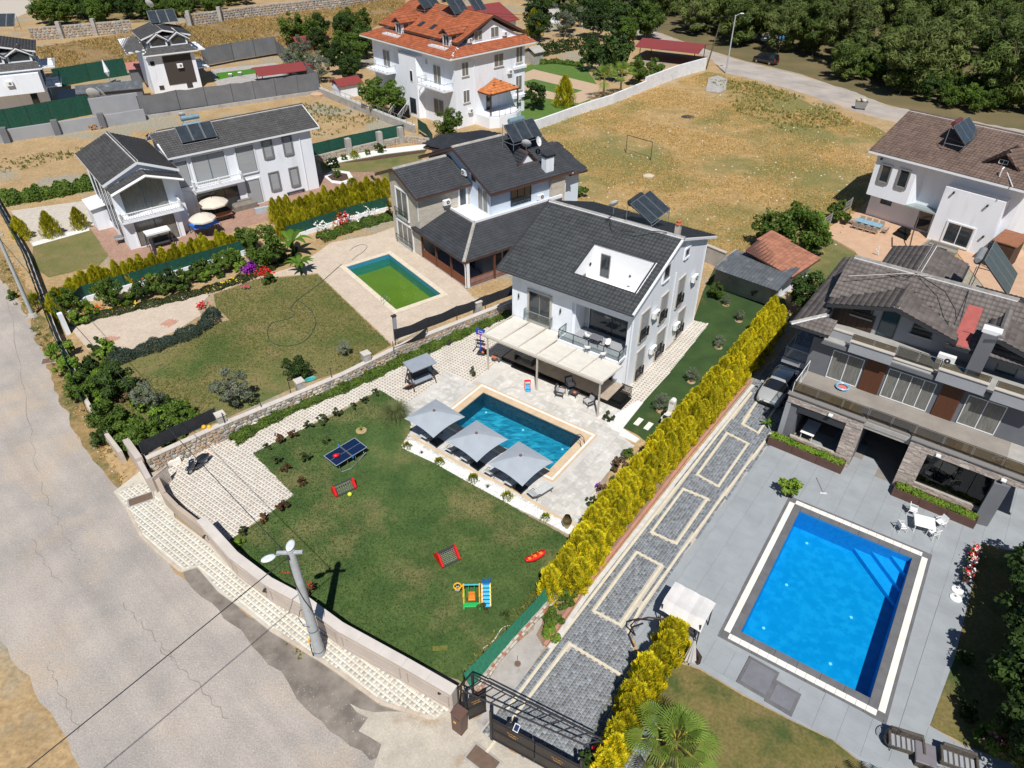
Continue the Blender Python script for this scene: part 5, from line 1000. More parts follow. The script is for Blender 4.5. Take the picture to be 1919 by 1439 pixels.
m=MB(); m.bb(1.7,7.3,14,20,0,7.2); m.bb(8.7,17,14,18,0,7.8); m.bb(.6,17,8.1,14,0,7.2); m.o('rear_wall',GREYW,h)
solar_px('large solar heater with a grey tank and cables on the grey villa roof',(1888,554),(1906,513),10.8,tank=(.35,.36,.37),tankh=1.5,ph=3.0)
for i,q in enumerate([[(1660,509,11.3),(1700,520,11.45),(1716,512,11.45),(1770,545,11.5),(1790,580,11.2),(1792,600,10.6)],[(1828,520,11.3),(1815,545,11.3),(1800,600,10.6)],[(1590,517,11.1),(1640,515,11.3),(1700,512,11.5),(1760,520,11.5)]]):
    m=MB(); m.tube([P(*c) for c in q],.03,5); m.o('roof_cable',BLACKM if i<2 else SURR,label=['black cable looping from the solar heater over the red membrane of the villa roof','black cable dropping straight down the villa roof','pale conduit along the ridge of the villa roof'][i],cat='cable')
for u in (3.6,10.6,14.4): m=MB(); m.box((u,.5,4.05),(.28,.28,.08)); m.box((u,.62,3.95),(.1,.2,.14)); m.o('spotlight',TRIMW,h)
PLB=mat('brown composite planter',(.12,.062,.05),(.095,.05,.04),scale=2,rough=.6)
for (a,b,lab) in ((.15,5.6,'brown planter box in front of the left stone opening'),(9.0,14.2,'brown planter box in front of the glazed stone opening')):
    t=T('planter_box',lab,'planter',(*o6,0),R(-36.8),'brown planter boxes along the grey villa'); c=(a+b)/2; w=(b-a)/3
    for i in range(3):
        m=MB(); u0=a+i*w+.01; u1=a+(i+1)*w-.01; m.bb(u0,u1,-.3,-.26,0,.75); m.bb(u0,u1,.56,.6,0,.75); m.bb(u0,u0+.04,-.26,.56,0,.75); m.bb(u1-.04,u1,-.26,.56,0,.75); m.bb(u0,u1,-.26,.56,.0,.62); m.o('planter_section',PLB,t)
    m=MB(); m.bb(a+.05,b-.05,-.25,.55,.625,.66); m.o('soil',mat('planter soil',(.08,.05,.035),(.05,.035,.025),scale=8,rough=1),t)
# ================= sheds behind the main house =================
h=T('grey_shed','grey garden shed with a dark curved sheet roof behind the back lawn','shed')
SH=mat('dark corrugated sheet',(.08,.09,.10),(.12,.13,.14),scale=1.5,rough=.5,c3=(.2,.2,.2),s3=.8,t3=(.58,.7))
a,b,c,d=[Vector((*q,0)) for q in ((20.6,64.3),(25.3,60.6),(28.0,64.0),(23.3,67.8))]
m=MB(); m.prism([tuple(x[:2]) for x in (a,b,c,d)],0,2.55); m.o('wall',CONC,h)
m=MB(); a,b,c,d=Vector((20.0,63.1,2.7)),Vector((25.0,58.6,2.7)),Vector((28.3,62.6,3.0)),Vector((23.1,66.6,3.0)); vs=[];n=10;k=40
for i in range(n+1):
    for j in range(k+1):
        s,t_=i/n,j/k; p=a.lerp(d,s).lerp(b.lerp(c,s),t_); p.z+=.25*math.sin(PI*min(1,s*.8+.1))+.02*math.sin(t_*k*PI/1.0+PI/2); vs.append(p)
m.add(vs,[(i*(k+1)+j,i*(k+1)+j+1,(i+1)*(k+1)+j+1,(i+1)*(k+1)+j) for i in range(n) for j in range(k)]); o=m.o('roof',SH,h); md=o.modifiers.new('t','SOLIDIFY'); md.thickness=.04
h=T('tile_roof_shed','small outbuilding with a reddish tiled roof behind the grey shed','shed')
roof(h,[[(27.05,61.0,2.9),(31.2,65.0,2.9),(27.2,69.6,3.9),(23.4,64.9,3.9)]],(.36,.16,.10),BRTRIM,.2,'roof',.34,.4)
m=MB(); m.prism([(26.9,62.3),(30.4,65.2),(27,68.8),(24.3,65.5)],0,2.85); m.o('wall',WHITEW,h)
h=T('garden_wall','low beige wall with a coping behind the back corner of the white house','wall'); m=MB(); a=Vector((19.9,71.3,0));b=Vector((22.6,68.2,0)); an=math.atan2(b.y-a.y,b.x-a.x); m.box((a+b)/2+Vector((0,0,.95)),((b-a).length,.25,1.9),an); m.o('wall_face',CONC,h); m=MB(); m.box((a+b)/2+Vector((0,0,1.95)),((b-a).length+.1,.4,.1),an); m.o('coping',SURR,h)
# ================= far left houses =================
def gabled_villa(lab,org,ang,W,brown,n_d):
    h=T('gabled_villa',lab,'house',(*org,0),R(ang)); D=9.5
    m=MB(); m.prism([(-W,0),(0,0),(0,D),(-W,D)],0,6.6); m.o('wall',WHITEW,h)
    m=MB(); m.prism([(-W+1.2,1.3),(-.2,1.3),(-.2,D),(-W+1.2,D)],6.6,9.0); m.o('attic_wall',GREYL,h)
    roof(h,[[(-W-.3,-.9,6.7),(.6,-.9,6.7),(-.2,1.5,7.6),(-W+1,1.5,7.6)],[(-W+.3,1.0,9.0),(-W/2,1.0,10.2),(-W/2,D+.5,10.2),(-W+.3,D+.5,9.0)],[(-W/2,1.0,10.2),(.4,1.0,9.0),(.4,D+.5,9.0),(-W/2,D+.5,10.2)],[(-W-2.6,2,6.9),(-W+.6,2,7.2),(-W+.6,8,8.4),(-W-2.6,8,8.2)]],DT,TRIMW,.25,'roof',.36,.45)
    for i in range(n_d):
        c=-W+1.2+(W-1.4)*(i+.5)/n_d; hw=(W-1.4)/n_d/2-.25
        m=MB(); gabv(m,.9,3.5,[(c-hw,7.5),(c+hw,7.5),(c+hw,8.7),(c,9.5),(c-hw,8.7)]); m.o('dormer',WHITEW,h)
        m=MB(); gabv(m,.86,.9,[(c-hw+.3,7.75),(c+hw-.3,7.75),(c+hw-.3,8.6),(c,9.15),(c-hw+.3,8.6)]); m.o('dormer_window',GLASS,h)
        roof(h,[[(c-hw-.4,.5,8.5),(c,.5,9.75),(c,4.5,9.8),(c-hw-.4,3.2,8.6)],[(c,.5,9.75),(c+hw+.4,.5,8.5),(c+hw+.4,3.2,8.6),(c,4.5,9.8)]],DT,TRIMW,.22,'dormer_roof',.36,.45)
    if brown: m=MB(); m.bb(-W+2.8,-.7,-.08,0,1.2,6.1); m.o('brown_panel',plain('dark brown panel',(.055,.045,.04),.7),h)
    else: m=MB(); m.prism([(-W+.6,-1.5),(-.2,-1.5),(-.2,0),(-W+.6,0)],3.1,6.1); m.o('box_bay',WHITEW,h)
    ac_unit(h,('v',-.08 if brown else -1.5,-1),-W/2+ (1.2 if brown else 0),4.3 if brown else 5.0,1.0,.75)
    win(h,('v',0,-1),-W+.6,.7,4.8,.7,0,1,'d'); win(h,('v',0,-1),-W+1.0,.8,.6,.7,0,1,'d'); win(h,('v',0,-1),-2.6,1.0,.3,1.3 if brown else 2.4,0,1,'d')
    for z in (3.2,6.3):
        m=MB(); m.bb(0,2.4,1.5,8.5,z-.2,z); m.o('side_balcony',WHITEW,h); railing(h,[(0,1.6),(2.3,1.6),(2.3,8.4),(0,8.4)],z,1.0,DARKR,1.5,None,'balcony_railing')
    for v,z in ((2,.3),(5,.3),(2,3.4),(5,3.4)): win(h,('u',0,1),v,1.6,z,2.2,0,2,'d')
    return h
gabled_villa('far white villa with two dormers and a dark brown wall panel',(-58.35,140.66),33,8.4,True,2)
gabled_villa('far white villa cut off by the left edge of the photo',(-79.6,127.3),28,9.5,False,2)
solar_px('solar heater on the far villa with the brown wall panel',(283,44),(334,39),10.4,tank=(.05,.05,.06),ph=2.6,tankh=1.4)
solar_px('solar heater on the villa at the left edge',(-20,50),(27,49),10.4,tank=(.05,.05,.06),ph=2.6,tankh=1.4)
dish('white satellite dish on the far villa with the brown wall panel',tuple(P(284,22,10.5)),R(170),.8,30,1.4)
def kiosk(lab,px,py,ang,w,d,hh,rc,wc,name='garden_shed',open_=False,cat='shed'):
    x,y=P2(px,py); t=T(name,lab,cat,(x,y,0),R(ang)); m=MB()
    if open_:
        for sx in(-1,1):
            for sy in(-1,1): q=MB(); q.tube([(sx*w*.45,sy*d*.45,0),(sx*w*.45,sy*d*.45,hh)],.08,6); q.o('post',WOODD,t)
    else: m.prism([(-w/2,-d/2),(w/2,-d/2),(w/2,d/2),(-w/2,d/2)],0,hh); m.o('wall',wc,t)
    m=MB(); o_=.35; m.slab([(-w/2-o_,-d/2-o_,hh),(w/2+o_,-d/2-o_,hh),(w/2+o_,0,hh+.9),(-w/2-o_,0,hh+.9)],.1); m.slab([(-w/2-o_,0,hh+.9),(w/2+o_,0,hh+.9),(w/2+o_,d/2+o_,hh),(-w/2-o_,d/2+o_,hh)],.1); m.o('roof',rc,t); return t
kiosk('small white shed with a dark red roof beside the long low wall',652,178,38,4.2,3.2,2.2,MAROON,WHITEW)
kiosk('tiny maroon roofed hut among the olive trees',575,95,30,4.6,3.6,2.2,MAROON,WOODD)
kiosk('open shelter with a wide maroon roof by the far road',1258,112,-28,13,8.5,2.8,MAROON,WOODD,'shelter',True,'shelter')
kiosk('low maroon canopy inside the grey fence of the far villa',533,152,30,10,5.5,2.2,MAROON,WOODD,'shelter',True,'shelter')
kiosk('small pinkish roofed booth left of the far villa',262,152,30,2.6,2.6,2.6,mat('faded red roof',(.42,.17,.15),(.36,.14,.12),scale=2,rough=.7),GREYW,'booth',False,'shed')
kiosk('grey sheet roofed lean-to beside the far villa pool',215,190,22,10,3.6,2.3,SH,GREYW,'lean_to',False,'shed')
kiosk('small pale block hut behind the orange roofed house',1000,118,43,2.4,3,2.4,CONC,CONC,'hut',False,'shed')
kiosk('white hut far beyond the gardens',1030,42,20,4,3.4,2.2,CONC,WHITEW,'hut',False,'shed')
# ================= walls and fences =================
def path_off(pts,k):
    out=[];n=len(pts)
    for i in range(n):
        a=Vector(pts[max(i-1,0)][:2]);b=Vector(pts[min(i+1,n-1)][:2]); d=(b-a).normalized(); out.append((pts[i][0]-d.y*k,pts[i][1]+d.x*k))
    return out
def wallseg(parent,a,b,t,z0,z1,mt,name='wall_section',side=0):
    a=Vector(a[:2]);b=Vector(b[:2]); d=(b-a).normalized(); n=Vector((-d.y,d.x))*t
    m=MB(); pts=[tuple(a),tuple(b),tuple(b+n),tuple(a+n)]
    m.prism(pts if area(pts)>0 else pts[::-1],z0,z1); return m.o(name,mt,parent)
B=PL([(384.6,1011),(445,1080),(509,1130),(577,1167),(640,1215),(760,1283),(850,1336)])
t=T('street_wall','tall pinkish garden wall with recessed panels running along the road pavement','wall')
for i,(a,b) in enumerate(zip(B[:-1],B[1:])):
    wallseg(t,a,b,.42,0,1.78,WALLP)
    A=Vector(a);Bv=Vector(b);d=Bv-A; n=max(1,int(d.length/2.6)); dn=d.normalized(); nn=Vector((dn.y,-dn.x))
    for k in range(n):
        p=A+d*((k+.5)/n); L=d.length/n-.5; m=MB(); an=math.atan2(d.y,d.x)
        q=p+nn*.02
        for zz in (.45,1.4): m.box((q.x,q.y,zz),(L,.045,.05),an)
        for s in (-1,1): r_=q+dn*s*L/2; m.box((r_.x,r_.y,.925),(.05,.045,.98),an)
        m.o('panel_frame',WALLD,t)
off=[(Vector(p)) for p in B]
for a,b in zip(B[:-1],B[1:]):
    A=Vector(a);b2=Vector(b);d=(b2-A);dn=d.normalized();nn=Vector((-dn.y,dn.x)); an=math.atan2(d.y,d.x); n=max(1,int(d.length/1.2))
    m=MB(); m.bev((0,0,.05),(d.length/n-.006,.58,.1),.012); me=m.mesh('coping_stone',mat('pale coping',(.60,.55,.50),(.52,.475,.43),scale=1,rough=.8))
    for k in range(n): p=A+d*((k+.5)/n)+nn*.21; ob('coping_stone',me,t,(p.x,p.y,1.78),an)
for px,py in ((498,1103),(655,1192),(826,1293),(385,1003)):
    p=P(px,py,1.3); m=MB(); m.tube([p,p+Vector((-.05,-.12,.05)),p+Vector((-.07,-.17,-.06))],[.05,.07,.1],8); m.o('wall_lamp',BLACKM,t)
t=T('low_street_wall','lower beige wall between the open side gate and the tall pinkish wall','wall')
Lw=PL([(293,908),(312,948),(336,973),(384.6,1011)])
for a,b in zip(Lw[:-1],Lw[1:]): wallseg(t,a,b,.3,0,1.15,WALLD)
t=T('gate_pillar_wall','short beige wall stub left of the open side gate','wall'); g=PL([(243,857),(268,893),(285,925)])
wallseg(t,g[0],g[1],.45,0,1.7,WALLP); wallseg(t,g[1],g[2],.35,0,1.4,WALLP)
for nm,q0,q1,lab in (('side_gate',(300,905),(318,890),'open beige slatted gate leaf standing behind the street wall'),):
    t=T(nm,lab,'gate'); a=Vector(P2(296,925));b=Vector(P2(322,902)); d=b-a;an=math.atan2(d.y,d.x)
    m=MB();
    for q in (a,b): m.box((q.x,q.y,.75),(.07,.07,1.5),an)
    for zz in (.1,1.45): m.box(((a+b)/2).to_tuple()+(zz,),(d.length,.06,.07),an)
    m.o('gate_frame',POST,t); n=12
    for k in range(n): q=a+d*((k+.5)/n); m=MB(); m.box((q.x,q.y,.78),(.08,.03,1.28),an); m.o('slat',WALLP,t)
t=T('hinged_gate','wide beige slatted gate leaf lying open beside the scooter','gate'); a=Vector(P2(268,880));b=Vector(P2(305,866)); d=b-a;an=math.atan2(d.y,d.x)
m=MB();
for zz in (.1,1.35): m.box(((a+b)/2).to_tuple()+(zz,),(d.length,.06,.08),an)
for q in (a,b): m.box((q.x,q.y,.72),(.08,.07,1.35),an)
m.o('gate_frame',POST,t)
for k in range(9): m=MB(); m.box(((a+b)/2).to_tuple()+(.2+k*.135,),(d.length,.03,.07),an); m.o('slat',WALLP,t)
ST=PL([(272,857),(407,796),(440,783),(550,737),(573,721),(638,700),(700,675),(760,640),(850,603),(958,562)],1.4)
ST=[ST[0],ST[1],ST[3],ST[5],ST[7],ST[9]]
t=T('stone_wall','long rubble stone wall with a pale coping between the lavender garden and the paved yard','wall'); tot=0
for i,(a,b) in enumerate(zip(ST[:-1],ST[1:])):
    wallseg(t,a,b,-.32,0,1.38,MORTAR,'wall_core'); A=Vector(a);b2=Vector(b);dn=(b2-A).normalized();nn=Vector((dn.y,-dn.x))
    tot+=stones(t,A+nn*.32,b2+nn*.32,0,1.36,nn,.4,limit=(290-tot if tot<290 else 0))
    d=b2-A; n=max(1,int(d.length/1.0)); m=MB(); m.bev((0,0,.04),(d.length/n-.008,.44,.09),.01); me=m.mesh('coping_stone',MATS['pale coping'])
    for k in range(n): p=A+d*((k+.5)/n)+nn*.16; ob('coping_stone',me,t,(p.x,p.y,1.38),math.atan2(d.y,d.x))
for px,py in ((416,790),(563,727),(687,625+50),(895,585-8)):
    p=P(px,py,1.4); m=MB(); m.box((p.x,p.y,1.05),(.62,.62,2.1),R(38)); m.o('pillar',CONC,t); m=MB(); m.box((p.x,p.y,2.14),(.72,.72,.1),R(38)); m.o('pillar_cap',MATS['pale coping'],t)
def netfence(lab,pts,z0,z1,mt,step=2.2,post=DARKR,name='net_fence',sag=.0):
    t=T(name,lab,'fence')
    for i,(a,b) in enumerate(zip(pts[:-1],pts[1:])):
        a=Vector(a[:2]);b=Vector(b[:2]); d=b-a; n=max(1,int(d.length/step)); an=math.atan2(d.y,d.x)
        for k in range(n):
            p0=a+d*k/n;p1=a+d*(k+1)/n; m=MB(); nx=6; vs=[];nn=Vector((-d.y,d.x)).normalized()
            for j in range(nx+1):
                q=p0.lerp(p1,j/nx); w=.03*math.sin(j*1.3+k*2+i)
                for z in (z0,(z0+z1)/2,z1-sag*math.sin(PI*j/nx)*random.uniform(.3,1)): vs.append((q.x+nn.x*w,q.y+nn.y*w,z))
            m.add(vs,[(j*3+r,j*3+3+r,j*3+4+r,j*3+1+r) for j in range(nx) for r in (0,1)]); o=m.o('net_panel',mt,t); o.modifiers.new('t','SOLIDIFY').thickness=.02
        for k in range(n+1): p=a+d*k/n; m=MB(); m.box((p.x,p.y,(z1+.05)/2+z0*.0),(.06,.06,z1+.05),an); m.o('post',post,t)
    return t
netfence('black shade net on the stone wall beside the scooter',PL([(268,852),(330,822),(408,786)],1.45),1.45,2.55,BLACKMESH)
netfence('black shade net on the stone wall beside the green pool terrace',PL([(740,634),(800,612),(856,590),(960,550)],1.6),1.45,2.5,BLACKMESH,sag=.15)
m=MB(); t=T('sagging_net','loose black net slumping to the ground beside the leaning grey post','net'); a=P(740,640,1.4);b=P(790,595,1.3);c=P(757,645,1.3); n=12; vs=[]
for j in range(n+1):
    s=j/n; p=P(742+60*s,652-22*s,1.45); vs+= [p+Vector((0,0,.9*s*s+.12)),p+Vector((-.3,-.05,-.1))]
m.add(vs,[(2*j,2*j+2,2*j+3,2*j+1) for j in range(n)]); o=m.o('net_cloth',BLACKMESH,t); o.modifiers.new('t','SOLIDIFY').thickness=.02
t=T('grey_timber_post','weathered grey timber post at the corner of the pool terrace','post',tuple(P(743,638,0))); m=MB(); m.box((0,0,1.3),(.32,.2,2.6),R(38),0,.03); m.o('post_board',GREYL,t); m=MB(); m.box((.0,0,2.65),(.45,.3,.1),R(38)); m.o('post_cap',DARKR,t)
for i,(px,py) in enumerate([(422,800),(490,770),(545,742),(622,715),(738,665)]):
    p=P(px,py-6,1.4); t=T('fence_post','thin black fence post on the stone wall, number %s from the road'%['first','second','third','fourth','fifth'][i],'fence post',(p.x,p.y,1.4),0,'thin black fence posts on the stone wall'); m=MB(); m.box((0,0,.5),(.05,.05,1.0)); m.box((0,0,1.02),(.08,.08,.04)); m.o('post_tube',DARKR,t)
LB=PL([(-20,345),(5,392),(60,490),(98,592)]); LB2=PL([(98,592),(118,645),(145,700),(175,770),(205,822),(238,865)])
t=T('boundary_wall','pale rendered wall between the roadside verge and the brick terrace lawn','wall')
for a,b in zip(LB[:-1],LB[1:]): wallseg(t,a,b,-.3,0,1.0,CONC)
netfence('dark green mesh fence above the wall beside the clipped conifers',path_off(LB,-.45),.9,2.0,GREENMESH,2.5)
t=T('garden_front_wall','pale plastered front wall of the lavender garden, half hidden by shrubs','wall')
for a,b in zip(LB2[:-1],LB2[1:]): wallseg(t,a,b,-.3,0,1.1,mat('cream wall',(.55,.5,.43),(.45,.4,.34),scale=1,rough=.9))
netfence('dark green mesh fence along the front of the lavender garden',path_off(LB2,-.4)[:4],1.0,2.0,GREENMESH,2.5)
t=T('sliding_gate','dark green steel gate across the drive of the lavender garden','gate'); a=Vector(P2(108,598));b=Vector(P2(128,625)); d=b-a; an=math.atan2(d.y,d.x); m=MB(); m.box(((a+b)/2).to_tuple()+(.9,),(d.length,.06,1.5),an); m.o('gate_leaf',GREENMESH,t); m=MB(); m.box((b.x,b.y,1.1),(.4,.4,2.2),an); m.o('gate_pillar',WHITEW,t)
FB=PL([(128,598),(165,566),(240,545),(320,520),(400,496),(462,478)]); FB2=PL([(540,452),(590,435),(650,415),(728,395)])
t=T('low_white_wall','low white rendered wall under the long green mesh fence behind the flower bed','wall')
for a,b in zip(FB[:-1],FB[1:]): wallseg(t,a,b,.25,0,.6,WHITEW)
for a,b in zip(FB2[:-1],FB2[1:]): wallseg(t,a,b,.25,0,.5,WHITEW)
netfence('long green mesh fence behind the flower bed',path_off(FB,.15),.55,1.75,GREENMESH,2.4); netfence('green mesh fence behind the white roses',path_off(FB2,.15),.5,1.7,GREENMESH,2.4)
t=T('raised_bed_wall','pale blue grey tiled low wall in front of the golden hedge','wall'); q=PL([(480,402),(560,386),(640,371)]);
for a,b in zip(q[:-1],q[1:]): wallseg(t,a,b,.4,0,.7,mat('blue grey tile',(.42,.47,.52),(.36,.41,.46),scale=2,rough=.6))
q=PL([(592,306),(655,290),(713,277),(762,267),(808,272)]); t=T('pillared_stone_wall','low stone wall with square pillars behind the small shrubs','wall')
for a,b in zip(q[:-1],q[1:]):
    wallseg(t,a,b,.3,0,1.0,MORTAR,'wall_core'); A=Vector(a);b2=Vector(b);dn=(b2-A).normalized(); stones(t,A,b2,0,1.0,Vector((dn.y,-dn.x)),.42)
for px,py in ((655,290),(713,277),(752,268)):
    p=P(px,py); m=MB(); m.box((p.x,p.y,1.2),(.75,.75,2.4),R(38)); m.o('pillar',CONC,t)
netfence('green mesh fence on top of the pillared stone wall',path_off(q[:4],.6),.9,2.6,GREENMESH,2.6)
netfence('short green mesh fence turning the corner behind the grey roofed house',PL([(785,252),(800,262),(812,282)]),.8,2.4,GREENMESH,2.6)
t=T('garden_side_wall','low grey and white wall with a handrail left of the tall white house','wall'); q=PL([(600,178),(660,203),(720,228),(775,250)])
for a,b in zip(q[:-1],q[1:]): wallseg(t,a,b,.4,0,1.2,CONC); wallseg(t,a,b,.45,1.2,1.32,TRIMW,'coping')
railing(t,q,1.3,.8,GALV,1.8,None,'handrail')
t=T('long_white_wall','long whitewashed wall stepping up along the edge of the dry field','wall'); q=PL([(996,246),(1013,241),(1087,214),(1150,194),(1210,169),(1269,146),(1322,131)]); hs=[1.5,1.5,1.55,1.6,2.3,2.3]
WWM=mat('whitewashed blocks',(.76,.77,.79),(.66,.67,.69),scale=1.2,rough=.9,bump=.3,bscale=8,c3=(.52,.52,.5),s3=.7,t3=(.6,.74))
for (a,b),hh in zip(zip(q[:-1],q[1:]),hs): wallseg(t,a,b,.35,0,hh,WWM)
t=T('grey_boundary_wall','grey rendered boundary wall with pillars at the left edge','wall'); q=PL([(-60,280),(0,269),(110,252),(190,240),(275,226)])
for a,b in zip(q[:-1],q[1:]): wallseg(t,a,b,.35,0,1.7,GREYL); wallseg(t,a,b,.45,1.7,1.82,GREYL,'coping')
for px,py in ((15,267),(110,252),(195,239)): p=P(px,py); m=MB(); m.box((p.x,p.y,1.1),(.9,.9,2.3),R(25)); m.o('pillar',GREYW,t)
netfence('tall dark green screen behind the grey boundary wall',PL([(-20,250),(60,236),(175,214)]),0,3.2,GREENMESH,3)
t=T('grey_wall_panel','plain grey wall panel between the green screen and the grey net','wall'); wallseg(t,P2(178,226),P2(268,213),.4,0,3.4,GREYL)
netfence('tall grey shade net along the front of the far villa garden',PL([(268,222),(340,210),(440,197),(520,186),(601,173)]),.5,3.6,GREYMESH,3.5,sag=.2)
t=T('net_base_wall','low concrete kerb wall under the tall grey net','wall'); q=PL([(268,224),(601,175)]); wallseg(t,q[0],q[1],.3,0,.55,CONC)
netfence('grey shade net at the rear of the far villa garden',PL([(385,128),(440,117),(520,104)]),.5,3.8,GREYMESH,3.5)
netfence('grey shade net sloping down the right side of the far villa garden',PL([(520,104),(545,128),(575,150),(600,172)]),.3,3.4,GREYMESH,3.5,sag=.3)
netfence('dark green screen behind the far loungers',PL([(108,163),(170,152),(240,141)]),0,3.2,GREENMESH,3)
t=T('far_stone_wall','high rubble stone retaining wall across the upper dry field','wall'); q=PL([(62,76),(150,69),(250,60)]); q2=PL([(352,50),(480,32),(640,14),(760,-6)])
for qq in (q,q2):
    for a,b in zip(qq[:-1],qq[1:]):
        wallseg(t,a,b,.5,0,2.7,MORTAR,'wall_core'); A=Vector(a);b2=Vector(b);dn=(b2-A).normalized(); stones(t,A,b2,0,2.7,Vector((dn.y,-dn.x)),.85,t=.12)
for px,py in ((118,72),(182,66),(358,50),(415,42)): p=P(px,py); m=MB(); m.box((p.x,p.y,1.8),(.9,.9,3.7)); m.o('pillar',CONC,t)
t=T('timber_fence','weathered grey timber fence beside the tan terrace','fence'); a=Vector(P2(1528,440));b=Vector(P2(1592,392)); d=b-a; an=math.atan2(d.y,d.x)
for k in range(6): p=a+d*k/5; m=MB(); m.box((p.x,p.y,.75),(.12,.12,1.5),an); m.o('post',GREYL,t)
for zz in (.5,.95,1.35): m=MB(); m.box(((a+b)/2).to_tuple()+(zz,),(d.length,.05,.22),an); m.o('rail',mat('grey timber',(.25,.23,.2),(.2,.18,.16),scale=4,rough=.9),t)
netfence('thin dark wire fence behind the white roof terrace house',PL([(1085,378),(1150,392)]),0,.1,DARKR,2.0)
t=T('green_netting','sloping bright green netting along the right edge of the big lawn','fence'); qa=[P(1041,1080,1.45),P(1000,1128,1.5),P(950,1180,1.5),P(905,1225,1.5),P(868,1262,1.55)]; qb=[P(1041,1108,.75),P(1003,1150,.75),P(962,1195,.75),P(925,1238,.7),P(882,1290,.7)]
for a,b,c,d in zip(qa[:-1],qa[1:],qb[1:],qb[:-1]):
    m=MB(); n=8; vs=[]
    for i in range(n+1):
        for j in range(4): p=a.lerp(b,i/n).lerp(d.lerp(c,i/n),j/3); p.z+=.03*math.sin(i*1.7+j*2); vs.append(p)
    m.add(vs,[(i*4+j,i*4+j+1,i*4+j+5,i*4+j+4) for i in range(n) for j in range(3)]); o=m.o('net_panel',GREENNET,t); o.modifiers.new('t','SOLIDIFY').thickness=.02
for a in qa: m=MB(); m.tube([(a.x,a.y,0),(a.x,a.y,1.7)],.03,6); m.o('post',DARKR,t)
t=T('brick_wall','rough low wall of broken brick and stone under the green netting','wall'); q=PL([(1045,1125),(1005,1168),(965,1210),(930,1250),(893,1305)])
for a,b in zip(q[:-1],q[1:]): wallseg(t,a,b,-.35,0,.66,MORTAR,'wall_core')
for i in range(70):
    s=i/69*3.999; k=int(s); a=Vector(q[k]);b=Vector(q[k+1]); p=a.lerp(b,s-k); d=(b-a); nn=Vector((d.y,-d.x)).normalized()
    for r in range(2):
        m=MB(); c=random.choice([(.42,.17,.10),(.5,.42,.33),(.55,.5,.45),(.38,.3,.24),(.6,.56,.5)]); m.ct=c; pp=p-nn*(.02+.16*r); m.bev((pp.x,pp.y,.70+random.uniform(-.02,.03)),(random.uniform(.16,.24),.13,.09),.01,math.atan2(d.y,d.x)+random.uniform(-.1,.1)); m.o('brick',STONE,t)
# ================= driveway gate, mailbox =================
t=T('driveway_gate','black steel double gate with an overhead lattice frame and small gold ornaments','gate')
z=2.5; f0=P(858,1290,z+.3); f1=P(1105,1400,z+.2); g0=P(884,1262,z+.3); g1=P(1128,1385,z+.2)
m=MB(); m.tube([f0,f1],.05,4); m.tube([g0,g1],.05,4); m.tube([g0+Vector((.1,-.22,0)),g1+Vector((.1,-.22,0))],.035,4); m.tube([f0,g0],.05,4); m.o('overhead_beam',BLACKM,t)
for i in range(10): s=(i+.6)/10; m=MB(); m.tube([f0.lerp(f1,s),g0.lerp(g1,s)+Vector((.1,-.22,0))],.035,4); m.o('lattice_bar',BLACKM,t)
def post_(p,zz,name='post'): m=MB(); m.box((p.x,p.y,zz/2),(.14,.14,zz),R(-36)); m.o(name,BLACKM,t)
GP=[P(873,1352),P(922,1385),P(1085,1475)]
for p in GP: post_(p,2.75)
for p in (f0,g0): m=MB(); m.tube([(p.x,p.y,.0),p],.05,4); m.o('post',BLACKM,t)
GOLD=mat('bronze ornament',(.50,.29,.10),(.40,.22,.08),scale=6,rough=.5)
GATEP=mat('dark gate sheet',(.045,.035,.03),(.03,.025,.022),scale=2,rough=.5)
def leaf(a,b,name,n=1):
    d=b-a; an=math.atan2(d.y,d.x); L=d.length
    for k in range(n):
        c=a+d*((k+.5)/n); m=MB(); m.box((c.x,c.y,1.1),(L/n-.06,.06,1.9),an); lf=m.o(name,GATEP,t); nn=Vector((d.y,-d.x,0)).normalized()
        m=MB()
        for zz in (.2,1.1,2.0): q=c+nn*.05; m.box((q.x,q.y,zz),(L/n-.04,.05,.07),an)
        m.o('rail',BLACKM,lf)
        for zz,sx in ((.65,.45),(1.55,.5)):
            q=c+nn*.05; m=MB(); vs=[];dn=d.normalized()
            for i in range(16): a2=2*PI*i/16; rr=1+.18*math.cos(4*a2); vs.append(q+dn*sx*.55*math.cos(a2)*rr+Vector((0,0,.13*math.sin(a2)*rr)))
            for i in range(16): a2=2*PI*i/16; rr=1+.18*math.cos(4*a2); vs.append(q+nn*.015+dn*sx*.35*math.cos(a2)*rr+Vector((0,0,.07*math.sin(a2)*rr)))
            m.add(vs,[(i,(i+1)%16,16+(i+1)%16,16+i) for i in range(16)]+[tuple(range(16,32))]) ; m.o('ornament',GOLD,lf)
        m=MB(); q=c+nn*.055; dn=d.normalized()
        for r_ in range(2):
            pts=[q+dn*(-.3+.6*i/26)*(1-.3*r_)+Vector((0,0,1.62-.2*r_+.05*math.sin(i*1.9)+.03*math.sin(i*.7))) for i in range(27)]; m.tube(pts,.011,4)
        m.o('scroll_ornament',GOLD,lf)
leaf(GP[0]+Vector((.12,.05,0)),GP[0]+Vector((1.05,.52,0)),'gate_leaf'); leaf(GP[1],GP[2],'wide_gate_leaf',2)
t=T('mailbox_post','brown cabinet post with a yellow sticker at the end of the street wall','cabinet',tuple(P(862,1366)),R(-36)); BRC=mat('brown coated steel',(.15,.085,.065),(.12,.07,.055),scale=2,rough=.5)
m=MB(); m.bev((0,0,.85),(.62,.5,1.7),.04); m.o('cabinet_body',BRC,t); m=MB(); m.box((.05,0,1.74),(.7,.58,.08),0,.0,-.05); m.o('cabinet_lid',BRC,t); m=MB(); m.box((-.08,-.256,.95),(.16,.012,.16)); m.o('sticker',YEL,t)
